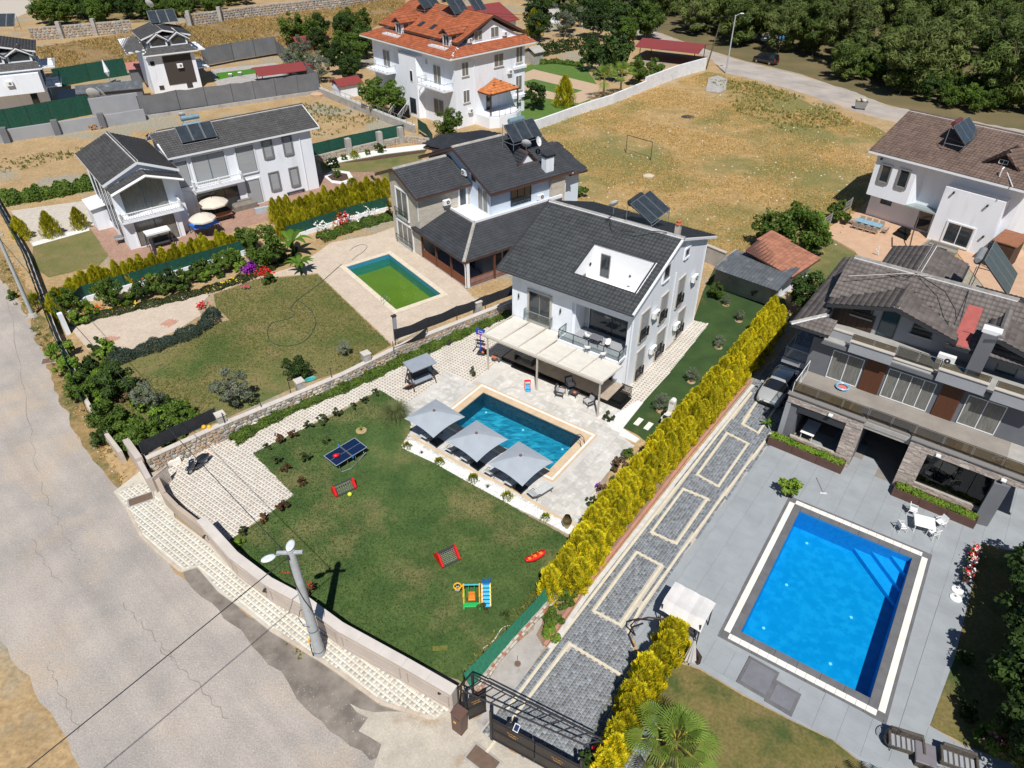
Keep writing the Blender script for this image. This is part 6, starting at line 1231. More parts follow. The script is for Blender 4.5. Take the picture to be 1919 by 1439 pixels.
m=MB(); m.box((.05,-.256,1.42),(.4,.014,.05)); m.o('letter_slot',DARKR,t)
t=T('solar_lamp','small solar panel lamp with a white rim on the driveway gate','lamp',tuple(P(968,1364,2.5))); m=MB(); m.box((0,0,0),(.28,.36,.03),R(-30),R(35)); m.o('rim',WHITEP,t); m=MB(); m.box((0,-.012,.017),(.22,.3,.02),R(-30),R(35)); m.o('solar_cell',plain('solar cell',(.02,.035,.09),.15,spec=.8),t); m=MB(); m.tube([(0,0,-.02),(-.1,.15,-.25)],.02,6); m.box((-.3,.25,-.25),(.25,.2,.15)); m.o('bracket',BLACKM,t)
for px,py,w,hh,an in ((95,676,1.5,1.0,20),(905,1425,1.7,1.0,-36),(265,938,1.7,.9,30)):
    t=T('manhole',{95:'rusty drain cover in a pale frame beside the left garden wall',905:'brown metal access cover in the apron before the driveway gate',265:'worn brown access cover in the pavement by the side gate'}[px],'drain cover',tuple(P(px,py,.0)),R(an),'drain and access covers'); z0=.11 if px==265 else .02
    m=MB(); m.bev((0,0,z0+.02),(w,hh,.04),.01); m.o('frame',CONC,t); m=MB(); m.bev((0,0,z0+.045),(w-.2,hh-.2,.03),.01); m.o('cover',mat('rust cover',(.17,.11,.075),(.13,.09,.065),scale=4,rough=.8),t)
t=T('deck_hatch','large dark grey hatch with a second smaller one in the grey deck','hatch',tuple(P(1420,1270,.03)),R(-36.8))
m=MB(); m.ct=(1,1,1); m.bev((0,0,.05),(1.7,1.9,.09),.01); m.o('frame',DARKSTONE,t); m=MB(); m.bev((0,.0,.1),(1.4,1.55,.03),.01); m.o('lid',mat('grey lid',(.19,.19,.21),(.16,.16,.18),scale=2,rough=.5),t)
p=P(1467,1308,.03)-P(1420,1270,.03); q=Euler((0,0,R(36.8))).to_matrix()@p
m=MB(); m.ct=(1,1,1); m.bev((q.x,q.y,.045),(1.45,1.5,.08),.01); m.o('frame',DARKSTONE,t); m=MB(); m.bev((q.x,q.y,.09),(1.1,1.1,.03),.01); m.o('lid',MATS['grey lid'],t)
# ================= poles and cables =================
CP=mat('weathered concrete pole',(.42,.44,.45),(.35,.37,.38),scale=2,rough=.85,bump=.2,bscale=9,world=False)
pb=P(600,1226); t=T('utility_pole','thick grey concrete pole with two lamp heads on the pavement by the street wall','utility pole',tuple(pb))
m=MB(); m.tube([(0,0,0),(0,0,8.9)],[.31,.19],20); m.o('shaft',CP,t)
m=MB(); m.bev((-.05,-.05,8.75),(1.25,.16,.14),.02,R(3)); m.o('crossarm',CP,t)
for (p0,p1,r_,nm) in (((-.2,.0,8.7),(-.75,-.25,8.75),.09,'arm'),):
    m=MB(); m.tube([p0,p1],.06,6); m.o('lamp_arm',GALV,t)
for c,an,lab in (((-.98,-.42,8.75),30,'flat oval lamp head reaching over the road'),((.0,.12,9.05),90,'round lamp head on top of the pole')):
    m=MB(); M=Euler((0,0,R(an))).to_matrix(); vs=[];fs=[];n=16; prof=[(.02,.07),(.6,.08),(.95,.04),(1,.0),(.9,-.05),(.02,-.07)]
    for rr,zz in prof:
        for k in range(n): a=2*PI*k/n; vs.append(Vector(c)+M@Vector((.36*rr*math.cos(a),.21*rr*math.sin(a),zz)))
    for i in range(5):
        for k in range(n): fs.append((i*n+k,i*n+(k+1)%n,(i+1)*n+(k+1)%n,(i+1)*n+k))
    m.add(vs,fs); o=m.o('lamp_head',plain('pale lamp housing',(.62,.66,.68),.4),t); o['label']=lab
m=MB(); m.tube([(-.45,.05,8.6),(-.45,.05,8.95)],[.05,.07],8); m.tube([(-.1,-.2,8.4),(-.1,-.2,8.7)],[.06,.05],8); m.o('insulator',DARKR,t)
m=MB(); pts=[(-.16,-.15,8.5),(-.24,-.12,7.6),(-.1,-.28,6.4),(.1,-.28,5.3),(.28,-.12,4.2),(.32,0,3.6)]; m.tube(pts,.02,5); m.tube([(.0,-.3,3.0),(-.3,-.3,3.1),(-.55,-.1,3.5),(-.45,.1,3.9),(-.2,.15,4.0)],.02,5); m.o('loose_cable',BLACKM,t)
for zz in (2.4,.5): m=MB(); m.lathe((0,0,zz),[(.305-zz*.012,0),(.315-zz*.012,.0),(.315-zz*.012,.05),(.3-zz*.012,.05)],18); m.o('strap',BLACKM,t)
m=MB(); m.box((-.32,-.1,1.5),(.1,.18,.28)); m.o('yellow_tag',YEL,t)
m=MB(); m.tube([(-.33,-.1,1.3),(-.34,-.15,.6),(-.3,-.2,.05)],.03,6); m.o('conduit',BLACKM,t)
def cable(lab,a,b,sag,r=.022,n=24):
    m=MB(); a=Vector(a);b=Vector(b); pts=[]
    for i in range(n+1): s=i/n; p=a.lerp(b,s); p.z-=4*sag*s*(1-s); pts.append(p)
    m.tube(pts,r,5); return m.o('overhead_cable',BLACKM,label=lab,cat='cable',group='overhead cables')
top=Vector((pb.x,pb.y,8.6))
cable('black overhead cable crossing the road towards the bottom left corner',top+Vector((-.1,-.2,0)),(-31,-2.4,7.2),.25,.026)
cable('black overhead cable from the concrete pole over the scooter to the left',top+Vector((-.45,.05,.35)),(-46.3,58.9,8.6),.7)
lp=P(62,592); t=T('roadside_pole','slim grey concrete pole on the verge by the left garden, running out of the frame','utility pole',tuple(lp)); m=MB(); m.tube([(0,0,0),(.35,-.15,8.9)],[.19,.13],14); m.o('shaft',CP,t); m=MB(); m.box((.35,-.1,8.5),(1,.12,.12)); m.o('crossarm',CP,t); m=MB(); m.lathe((0,0,0),[(.0,.35),(.35,.3),(.5,.0)],8); m.o('footing',CONC,t)
fp=P(1360,138); t=T('far_street_lamp','tall thin lamp pole with a white head beside the far road','street lamp',tuple(fp)); m=MB(); m.tube([(0,0,0),(0,0,10.6)],[.16,.1],10); m.o('shaft',CP,t); m=MB(); m.tube([(0,0,10.4),(.7,-.5,10.9)],.05,6); m.sph((.95,-.7,10.95),.3,10,6,(1.4,.9,.4)); m.o('lamp_head',plain('pale lamp housing',(.62,.66,.68),.4),t)
fp2=P(1323,130); t=T('far_timber_pole','leaning dark timber pole at the end of the long white wall','utility pole',tuple(fp2)); m=MB(); m.tube([(0,0,0),(1.1,-1,8.7)],[.15,.1],10); m.o('shaft',mat('old timber pole',(.14,.13,.08),(.1,.09,.06),scale=3,rough=.9),t)
cable('thin far cable running left from the far lamp pole',(fp.x,fp.y,10.3),(fp.x-60,fp.y+12,9.5),.6,.03); cable('second thin far cable running left from the timber pole',(fp2.x+1,fp2.y-1,8.4),(fp2.x-60,fp2.y+12,9.0),.6,.03)
# ================= vehicles =================
TYRE=plain('tyre rubber',(.02,.02,.02),.85); RIM=plain('alloy rim',(.45,.46,.47),.3,metal=.9); HEADL=plain('headlight lens',(.6,.65,.7),.05,spec=.9); TAIL=plain('tail light',(.45,.01,.015),.15,spec=.8); CGLASS=plain('car glass',(.012,.015,.02),.04,spec=1)
def car(lab,loc,ang,L,W,Hh,paint,st,belt,van=False,grp=None,cat='car'):
    """st: stations (x, half width, sill z, belt z, roof half width, roof z) from the nose (-x) to the tail"""
    t=T('parked_van' if van else 'parked_car',lab,cat,loc,ang); m=MB(); n=len(st); ring=[]
    for x,hw,zs,zb,rw,zr in st:
        ring.append([(x,-hw*.93,zs),(x,-hw,zs+.18),(x,-hw,zb-.12),(x,-hw*.94,zb),(x,0,zb+.03),(x,hw*.94,zb),(x,hw,zb-.12),(x,hw,zs+.18),(x,hw*.93,zs)])
    vs=[v for r in ring for v in r]; k=9; fs=[(i*k+j,(i+1)*k+j,(i+1)*k+j+1,i*k+j+1) for i in range(n-1) for j in range(k-1)]
    fs+=[tuple(range(k))[::1],tuple(reversed(range((n-1)*k,n*k)))]+[((i+1)*k,i*k,i*k+k-1,(i+1)*k+k-1) for i in range(n-1)]
    m.add(vs,fs); o=m.o('body',paint,t,smooth=True); md=o.modifiers.new('b','BEVEL'); md.width=.03; md.segments=2; md.limit_method='ANGLE'; md.angle_limit=R(35)
    g=[s for s in st if s[5]>s[3]+.02];
    m=MB(); rg=[]
    for x,hw,zs,zb,rw,zr in g: rg.append([(x,-hw*.93,zb-.02),(x,-rw,zr-.05),(x,-rw*.75,zr),(x,0,zr+.02),(x,rw*.75,zr),(x,rw,zr-.05),(x,hw*.93,zb-.02)])
    a,b=g[0],g[-1]; x0=a[0]-belt[0]; x1=b[0]+belt[1]; zb0=a[3]-.0;zb1=b[3]
    first=[(x0,-a[1]*.88,zb0),(x0,-a[1]*.8,zb0),(x0,-a[1]*.5,zb0+.02),(x0-.05,0,zb0+.03),(x0,a[1]*.5,zb0+.02),(x0,a[1]*.8,zb0),(x0,a[1]*.88,zb0)]
    last=[(x1,-b[1]*.88,zb1),(x1,-b[1]*.8,zb1),(x1,-b[1]*.5,zb1),(x1,0,zb1),(x1,b[1]*.5,zb1),(x1,b[1]*.8,zb1),(x1,b[1]*.88,zb1)]
    rg=[first]+rg+[last]; k=7; vs=[v for r in rg for v in r]
    gl=[];rf=[]
    for i in range(len(rg)-1):
        for j in range(6):
            f=(i*k+j,(i+1)*k+j,(i+1)*k+j+1,i*k+j+1)
            (rf if (1<=j<=4 and 0<i<len(rg)-2) else gl).append(f)
    m.use(CGLASS); m.add(vs,gl); m.o('windows',None,t,smooth=True); m=MB(); m.add([Vector(v)+Vector((0,0,.004)) for v in vs],rf); m.o('roof',paint,t,smooth=True)
    for i in (1,len(rg)//2,len(rg)-2):
        m=MB()
        for s in (0,6): m.tube([rg[i][s],rg[i][1 if s==0 else 5]],.035,4)
        m.o('pillar',paint,t)
    xs=[s[0] for s in st]; xf,xr=min(xs)+L*.19,max(xs)-L*.2
    for x in (xf,xr):
        for s in (-1,1):
            y=s*(W/2-.09); m=MB(); m.tube([(x,y-.1,.33),(x,y+.1,.33)],.33,18); wh=m.o('wheel',TYRE,t); m=MB(); m.tube([(x,y+s*.09,.33),(x,y+s*.115,.33)],.22,14); m.o('rim',RIM,wh)
    nose=st[0]; nx=nose[0]
    for s in (-1,1):
        m=MB(); m.box((nx+.14,s*nose[1]*.74,nose[3]-.13),(.3,.36,.14),s*.35); m.o('headlight',HEADL,t)
        m=MB(); m.box((st[-1][0]-.05,s*st[-1][1]*.82,st[-1][3]-.22),(.14,.26,.22 if not van else .5)); m.o('tail_light',TAIL,t)
        m=MB(); q=g[0]; m.bev((q[0]-belt[0]*.45,s*(W/2+.1),q[3]+.08),(.14,.22,.16),.03); m.o('mirror',paint,t)
    m=MB(); m.box((nx-.01,0,nose[3]-.27),(.08,nose[1]*1.0,.2)); m.o('grille',BLACKM,t); m=MB(); m.box((nx-.06,0,nose[2]+.27),(.03,.52,.11)); m.o('number_plate',WHITEP,t)
    m=MB(); m.box((nx+.0,0,nose[2]+.1),(.1,nose[1]*1.7,.16)); m.o('bumper_trim',DARKR,t)
    return t
PS=mat('silver car paint',(.50,.505,.50),rough=.3,metal=.3,coat=1,spec=.6); PB=plain('black car paint',(.008,.008,.01),.12,coat=1)
c0=P(1449,752,.0); an=math.atan2(P(1475,660).y-P(1425,755).y,P(1475,660).x-P(1425,755).x)
car('silver saloon car parked nose first in the shade at the top of the cobbled drive',(c0.x+math.cos(R(54))*1.5-.25,c0.y+math.sin(R(54))*1.5,.05),R(54),4.6,1.86,1.45,PS,
 [(-2.3,.62,.3,.66,.5,.6),(-2.18,.84,.24,.74,.5,.6),(-1.7,.92,.2,.86,.5,.6),(-1.1,.93,.2,.94,.5,.6),(-.45,.93,.2,.96,.62,1.36),(.1,.93,.2,.97,.66,1.45),(.8,.93,.2,.97,.64,1.43),(1.3,.93,.2,.98,.58,1.32),(1.9,.9,.24,1.0,.5,.6),(2.25,.8,.3,.95,.5,.6)],(.75,.55)).scale=(1.1,1.1,1.08)
v0=P(1437,121); an=math.atan2(P(1402,112).y-P(1473,127).y,P(1402,112).x-P(1473,127).x)
car('black minibus van parked on the verge of the far road',(v0.x,v0.y+1.2,.02),an+PI,5.3,2.0,2.0,PB,
 [(-2.6,.75,.35,.95,.5,.6),(-2.45,.94,.3,1.05,.5,.6),(-2.0,1.0,.25,1.15,.5,.6),(-1.25,1.0,.25,1.2,.78,1.92),(-.3,1.0,.25,1.2,.82,2.0),(1.0,1.0,.25,1.2,.82,2.0),(2.3,1.0,.25,1.2,.80,1.96),(2.6,.95,.3,1.2,.5,.6)],(.6,.2),True,cat='van')
a=P(347,893);b=P(396,858); d=b-a; t=T('motor_scooter','black motor scooter with a chrome leg shield rim parked by the stone wall','scooter',tuple((a+b)/2+Vector((.1,-.1,.03))),math.atan2(d.y,d.x)); PBL=plain('blue black scooter paint',(.012,.022,.04),.12,coat=1)
m=MB(); m.sph((-.72,0,.55),.2,14,8,(1.5,.75,.85)); m.o('front_mudguard',PBL,t,smooth=True)
m=MB(); m.tube([(-.5,0,.35),(-.46,0,.6),(-.38,0,.95),(-.34,0,1.1)],[.18,.24,.2,.12],10); o=m.o('leg_shield',PBL,t,smooth=True)
m=MB(); m.tube([(-.34,-.36,1.08),(-.4,-.15,1.14),(-.4,.15,1.14),(-.34,.36,1.08)],[.035,.05,.05,.035],8); m.sph((-.42,0,1.14),.11,10,6); m.o('handlebar',BLACKM,t)
m=MB(); m.tube([(-.44,0,1.2),(-.43,0,1.26)],.09,12); m.o('instrument',WHITEP,t)
m=MB(); m.bev((-.1,0,.3),(.7,.42,.1),.03); m.o('footboard',DARKR,t)
m=MB(); m.sph((.5,0,.55),.3,16,10,(1.75,.8,.95)); m.o('rear_body',PBL,t,smooth=True)
m=MB(); m.sph((.35,0,.83),.2,14,8,(2.1,.85,.4)); m.o('saddle',plain('black vinyl',(.02,.02,.022),.45),t,smooth=True)
m=MB(); m.tube([(-.42,-.27,.5),(-.3,-.3,.36),(.1,-.28,.33),(.5,-.3,.42)],.02,6); m.tube([(-.42,.27,.5),(-.3,.3,.36),(.1,.28,.33),(.5,.3,.42)],.02,6); m.o('chrome_rim',STEEL,t)
for x in (-.72,.62): m=MB(); m.tube([(x,-.06,.24),(x,.06,.24)],.24,16); wh=m.o('wheel',TYRE,t); m=MB(); m.tube([(x,-.07,.24),(x,.07,.24)],.13,12); m.o('rim',RIM,wh)
m=MB(); m.box((1.0,0,.62),(.06,.2,.1)); m.o('tail_light',TAIL,t)
for s in (-1,1): m=MB(); m.tube([(-.38,s*.25,1.12),(-.36,s*.36,1.3)],.012,5); m.tube([(-.37,s*.38,1.34),(-.35,s*.38,1.34)],.07,8); m.o('mirror',BLACKM,t)
m=MB(); m.tube([(-.95,-.02,.35),(-.97,.0,.5)],[.07,.07],8); m.o('headlight',HEADL,t)
p=P(1611,204); t=T('rubbish_container','grey metal rubbish container heaped with bags on the edge of the far road','dumpster',tuple(p),R(-20))
m=MB(); m.add([(-.8,-.5,.2),(.8,-.5,.2),(.8,.5,.2),(-.8,.5,.2),(-1,-.65,1.3),(1,-.65,1.3),(1,.65,1.3),(-1,.65,1.3)],[(3,2,1,0),(0,1,5,4),(1,2,6,5),(2,3,7,6),(3,0,4,7)]); m.o('bin_body',GALV,t)
for i in range(7): m=MB(); g=random.choice([plain('dark bin bag',(.03,.035,.04),.5),plain('pale bag',(.5,.5,.42),.6),plain('straw bag',(.4,.36,.2),.8)]); m.sph((random.uniform(-.6,.6),random.uniform(-.35,.35),1.35+random.uniform(0,.2)),random.uniform(.25,.4),8,6,(1.1,.9,.8)); m.o('rubbish_bag',g,t)
for sx in (-.7,.7): m=MB(); m.tube([(sx,-.5,.1),(sx,.5,.1)],.1,8); m.o('castor',TYRE,t)
p=P(1437,82); t=T('dumped_bags','heap of white and blue bags behind the black van','rubbish',(p.x,p.y,0))
for i in range(9): m=MB(); m.sph((random.uniform(-3.2,3),random.uniform(-.8,.8),1.2+random.uniform(-.3,.6)),random.uniform(.5,.9),8,6,(1.1,.8,.8)); m.o('bag',[plain('white bag',(.6,.62,.6),.6),plain('blue bag',(.03,.15,.3),.6),MATS['pale bag'] if 'pale bag' in MATS else WHITEP][i%3],t)
# ================= furniture, toys, small things =================
CANV=cloth('grey parasol canvas',(.42,.465,.51),.15)
for i,(x,y) in enumerate([(-5.69,40.26),(-2.5,37.76),(.58,35.46)]):
    if i==0:
        t=T('parasol','grey square parasol nearest the swing seat and the ornamental grass','parasol',(x,y,.09),R(47.6),'three grey square parasols beside the teal pool'); base=t
        m=MB(); S=1.58; n=8; vs=[(0,0,3.12)]; fs=[]
        rim=[]
        cs=[(-S,-S),(S,-S),(S,S),(-S,S)]
        for k in range(4):
            a=cs[k];b=cs[(k+1)%4]
            for j in range(n): s=j/n; q=(a[0]+(b[0]-a[0])*s,a[1]+(b[1]-a[1])*s); dip=.10*math.sin(PI*s); f=1-.05*math.sin(PI*s); rim.append((q[0]*f,q[1]*f,2.46+dip))
        N=len(rim); rings=[]
        for rr in (.12,.4,.7,1.0): rings.append([(p[0]*rr,p[1]*rr,3.12-(3.12-p[2])*rr+.02*math.sin(rr*PI)) for p in rim])
        vs=[(0,0,3.14)]+[v for r in rings for v in r]; fs=[(0,1+k,1+(k+1)%N) for k in range(N)]
        for r in range(3): fs+=[(1+r*N+k,1+(r+1)*N+k,1+(r+1)*N+(k+1)%N,1+r*N+(k+1)%N) for k in range(N)]
        m.add(vs,fs); o=m.o('canopy',CANV,t); o.modifiers.new('t','SOLIDIFY').thickness=.015
        m=MB(); m.tube([(0,0,0),(0,0,3.1)],.035,8); m.o('pole',DARKR,t)
        m=MB(); m.bev((0,0,.08),(.8,.8,.16),.03); m.o('base',DARKR,t)
        for k in range(8): a=2*PI*k/8; f=1.0 if k%2 else .72; m=MB(); L=S*1.36*f if k%2 else S*.95; aa=a; m.tube([(0,0,3.05),(L*math.cos(aa),L*math.sin(aa),2.47)],.015,4); m.o('rib',DARKR,t)
        m=MB(); m.cyl((0,0,3.12),.1,.09,10); m.o('finial',plain('dull red cap',(.16,.10,.10),.6),t)
    else: copytree(base,(x,y,.09),None,['','grey square parasol in the middle of the three','grey square parasol nearest the uncovered lounger and the golden hedge'][i])
t=T('sun_lounger','','sun lounger',(0,0,0),0,'sun loungers under and beside the parasols'); WK=plain('grey lounger frame',(.11,.10,.11),.6); CUSH=mat('pale lounger cushion',(.52,.53,.53),(.46,.47,.48),scale=4,rough=.9,world=False)
for s in (-1,1): m=MB(); m.tube([(-.95,s*.32,.62),(-.45,s*.33,.34),(0,s*.33,.3),(.95,s*.32,.3)],.03,6); m.tube([(-.5,s*.33,.36),(-.62,s*.33,.0)],.03,6); m.tube([(.7,s*.33,.3),(.8,s*.33,0)],.03,6); m.tube([(-.2,s*.34,.32),(-.35,s*.36,.55),(-.75,s*.36,.52)],.025,6); m.o('side_frame',WK,t)
m=MB();
for i in range(12): x=-.4+i*.115; m.box((x,0,.31),(.08,.62,.02))
m.o('slats',WK,t)
m=MB(); m.bev((.28,0,.37),(1.34,.6,.09),.03); m.o('seat_cushion',CUSH,t); m=MB(); m.box((-.68,0,.55),(.62,.6,.09),0,0,R(29)); m.o('back_cushion',CUSH,t)
LL=[((792,828),'sun lounger at the far left end under the first parasol'),((838,852),'second sun lounger from the left, between the first two parasols'),((868,870),'third sun lounger from the left, deep under the middle parasol'),((912,895),'fourth sun lounger from the left, between the second and third parasols'),((950,916),'fifth sun lounger from the left, shaded by the third parasol'),((996,938),'sunlit sun lounger sticking out to the right of the third parasol')]
for i,((px,py),lab) in enumerate(LL):
    p=P(px,py,.3)+Vector((math.cos(R(52)),math.sin(R(52)),0))*1.0; p.z=.095
    if i==0: t.location=p; t.rotation_euler=(0,0,R(52)); t['label']=lab; lng=t
    else: copytree(lng,tuple(p),R(52 if i<5 else 40),lab)
t=T('golden_urn','golden urn lying on the white gravel near the golden hedge','urn',tuple(P(1062,988,.09))); m=MB(); m.lathe((0,0,0),[(.0,0),(.14,0),(.17,.15),(.3,.45),(.33,.68),(.27,.9),(.16,1.0),(.2,1.08)],18); o=m.o('urn_body',mat('dull gold',(.42,.32,.16),(.3,.22,.1),scale=6,rough=.35,metal=.8,world=False),t,smooth=True)
t=T('swing_seat','three seat garden swing with a grey canopy and orange brown timber side steps','swing seat',tuple(P(789,718,.06)),R(40))
m=MB(); m.bev((0,.1,2.2),(2.35,1.5,.14),.05); o=m.o('canopy',mat('grey swing canvas',(.27,.30,.34),(.24,.27,.31),scale=2,rough=.85,world=False),t); o.rotation_euler=(R(6),0,0)
for s in (-1,1):
    m=MB(); m.tube([(s*1.05,-.75,0),(s*1.05,.0,2.1)],.05,6); m.o('leg',WOODD,t); m=MB(); m.tube([(s*1.05,.85,0),(s*1.05,.0,2.1)],.05,6); m.o('leg',WOODD,t); m=MB(); m.box((s*1.05,.05,.55),(.08,1.1,.1)); m.o('armrest',WOODD,t)
SW=mat('grey seat cushion',(.26,.29,.33),(.22,.25,.29),scale=3,rough=.9,world=False)
m=MB(); m.bev((0,-.05,.5),(1.9,.7,.16),.05); m.o('seat_cushion',SW,t); m=MB(); m.box((0,.38,.85),(1.9,.14,.6),0,R(-14)); m.o('back_cushion',DARKR,t)
m=MB()
for i in range(6): m.box((-1.25,-.55+i*.13,.75-i*.12),(.75,.12,.035))
for s in (-.36,.36): m.tube([(-1.25+s,-.6,.8),(-1.25+s,.25,.0)],.04,4)
m.o('slatted_steps',mat('oiled timber',(.20,.08,.035),(.15,.06,.03),scale=4,rough=.6,world=False),t); t.rotation_euler=(0,0,R(37))
t=T('basketball_hoop','small blue and red basketball hoop on a black base by the pergola','basketball hoop',tuple(P(903,662,.05)),R(-20)); BL2=plain('royal blue plastic',(.02,.06,.42),.4)
m=MB(); m.bev((0,.1,.1),(.75,.9,.2),.06); m.o('base',BLACKM,t); m=MB(); m.tube([(-.1,0,.2),(-.1,0,2.0)],.045,8); m.o('pole',BL2,t); m=MB(); m.tube([(.2,.3,.2),(.0,.15,1.3)],.03,6); m.o('brace',RED,t)
m=MB(); m.box((-.1,.05,2.2),(.85,.05,.6)); bk=m.o('backboard',BL2,t); m=MB()
for q,d in (((-.1,.02,2.32),(.36,.02,.03)),((-.28,.02,2.2),(.03,.02,.24)),((.08,.02,2.2),(.03,.02,.24)),((-.1,.02,2.08),(.36,.02,.03))): m.box(q,d)
m.o('white_square',WHITEP,bk)
m=MB(); pts=[(-.1+.2*math.cos(a*PI/8),-.25+.2*math.sin(a*PI/8),2.0) for a in range(17)]; m.tube(pts,.015,5,False); m.o('rim',plain('orange plastic',(.7,.12,.03),.4),t); m=MB(); m.box((-.1,-.03,1.35),(.75,.12,.12)); m.o('ball_rack',BLACKM,t)
m=MB(); p=P(904,658,.35); m.sph((0,0,.12),.13,12,8); m.o('basketball',mat('orange ball',(.55,.16,.05),rough=.6),None,tuple(P(905,662,.28)),label='orange basketball resting on the black hoop base',cat='ball')
t=T('balance_scooter','dark two wheeled kick scooter standing beside the basketball hoop','scooter',tuple(P(890,655,.05)),R(70)); m=MB(); m.tube([(-.3,0,.1),(.3,0,.1)],.04,6); m.tube([(.3,0,.1),(.25,0,.9)],.02,6); m.tube([(.25,-.2,.9),(.25,.2,.9)],.02,6); m.o('frame',BLACKM,t)
for x in (-.35,.35): m=MB(); m.tube([(x,-.02,.1),(x,.02,.1)],.1,12); m.o('wheel',TYRE,t)
t=T('patio_armchair','','armchair',(0,0,0),0,'dark armchairs on the pale patio'); CHC=plain('charcoal frame',(.045,.047,.055),.6); CU2=mat('light grey cushion',(.42,.41,.41),(.36,.35,.35),scale=4,rough=.9,world=False)
for s in (-1,1): m=MB(); m.box((s*.33,0,.55),(.07,.7,.06)); m.tube([(s*.33,-.33,0),(s*.33,-.3,.55)],.03,4); m.tube([(s*.33,.35,0),(s*.33,.25,.55)],.03,4); m.box((s*.33,.0,.28),(.05,.62,.05)); m.o('side_frame',CHC,t)
m=MB(); m.bev((0,-.02,.36),(.6,.6,.14),.03); m.o('seat_cushion',CU2,t); m=MB(); m.box((0,.33,.62),(.66,.09,.62),0,R(-15)); m.o('backrest',CHC,t); m=MB(); m.box((0,.25,.62),(.5,.1,.38),0,R(-15)); m.o('back_cushion',CU2,t)
for i,(px,py,an,lab) in enumerate([(1050,737,200-90,'dark armchair on the left of the low table by the pool'),(1068,722,235-90,'dark armchair tucked in the shade behind the low table'),(1104,755,300-90,'dark armchair nearest the right pergola post')]):
    p=P(px,py,.3); p.z=.095
    if i==0: t.location=p; t.rotation_euler=(0,0,R([110][0])); t['label']=lab; ac=t
    else: copytree(ac,tuple(p),R([0,20,-60][i]),lab)
ac.rotation_euler=(0,0,R(70))
t=T('coffee_table','low square charcoal table with an orange bowl on the patio','table',tuple(P(1076,740,.09)),R(-36)); m=MB(); m.bev((0,0,.36),(.75,.75,.06),.01); m.o('tabletop',CHC,t)
for sx in(-1,1):
    for sy in(-1,1): m=MB(); m.box((sx*.32,sy*.32,.17),(.05,.05,.34)); m.o('leg',CHC,t)
m=MB(); m.lathe((0,0,0),[(.0,0),(.08,0),(.15,.08),(.16,.14)],14); m.o('orange_bowl',mat('orange pottery',(.48,.16,.07),(.4,.12,.05),scale=5,rough=.6,world=False),None,tuple(P(1077,737,.5)),label='round orange bowl on the low charcoal table',cat='bowl')
t=T('toy_steps','small red and light blue plastic toy slide by the veranda step','toy slide',tuple(P(989,731,.09)),R(5))
for s in (-1,1): m=MB(); m.box((s*.24,0,.35),(.05,.5,.06),0,R(40)); m.tube([(s*.24,.25,0),(s*.24,.2,.85)],.03,6); m.o('side_rail',RED,t)
for k in range(4): m=MB(); m.box((0,-.2+.12*k,.12+.14*k),(.44,.14,.04)); m.o('step',plain('pale blue plastic',(.08,.45,.72),.4),t)
m=MB(); m.box((0,.3,.75),(.5,.2,.06)); m.o('platform',RED,t)
def put(px,py,z): return P(px,py,z)
t=T('balcony_table','square grey table on the first floor balcony','table',tuple(P(1117,632,3.33+.7)+Vector((0,0,-.7))),R(-36)); m=MB(); m.bev((0,0,.72),(1.0,.8,.05),.01); m.o('tabletop',GREYW,t)
for sx in(-1,1):
    for sy in(-1,1): m=MB(); m.tube([(sx*.42,sy*.33,0),(sx*.42,sy*.33,.7)],.025,6); m.o('leg',BLACKM,t)
t=T('balcony_chair','','chair',(0,0,0),0,'white shell chairs on the balcony'); m=MB(); vs=[];fs=[]
for i in range(9):
    a=PI*(i/8)-.0;
    for j,(r,z) in enumerate(((.16,.44),(.26,.5),(.29,.66),(.28,.8))): zz=z if j<2 else z*(.82+.18*math.sin(a)) ; vs.append((r*math.cos(a),r*math.sin(a),zz))
m.add(vs,[(i*4+j,i*4+4+j,i*4+5+j,i*4+1+j) for i in range(8) for j in range(3)]); m.cyl((0,0,.42),.22,.04,12); o=m.o('shell',WHITEP,t);
for k in range(4): a=PI/4+k*PI/2; m=MB(); m.tube([(.1*math.cos(a),.1*math.sin(a),.42),(.26*math.cos(a),.26*math.sin(a),0)],.015,5); m.o('leg',BLACKM,t)
CHP=[(1101,626,3.33,100,'white shell chair at the back left of the balcony table'),(1139,640,3.33,-60,'white shell chair at the right of the balcony table'),(1101,648,3.33,150,'white shell chair by the railing, left of the balcony table'),(1130,660,3.33,200,'white shell chair by the railing, right of the balcony table')]
for i,(px,py,z,a,lab) in enumerate(CHP):
    p=P(px,py,z+.6); p.z=z
    if i==0: t.location=p; t.rotation_euler=(0,0,R(a)); t['label']=lab; bc=t
    else: copytree(bc,tuple(p),R(a),lab)
t=T('veranda_table','long table in the shade under the pergola','table',tuple(P(985,668,.9)-Vector((0,0,.5))),R(-36)); m=MB(); m.bev((0,0,.74),(2.0,.9,.05),.01); m.o('tabletop',GREYW,t)
for sx in (-.9,.9): m=MB(); m.box((sx,0,.36),(.08,.7,.72)); m.o('leg',BLACKM,t)
for i,(px,py) in enumerate([(972,660),(988,668)]): p=P(px,py,.9); p.z=.4; copytree(bc,tuple(p),R(200),'grey shaded chair at the veranda table, %s'%['left one','right one'][i],'chairs at the veranda table')
POT=mat('terracotta pot',(.42,.17,.09),(.34,.13,.07),scale=5,rough=.8,world=False)
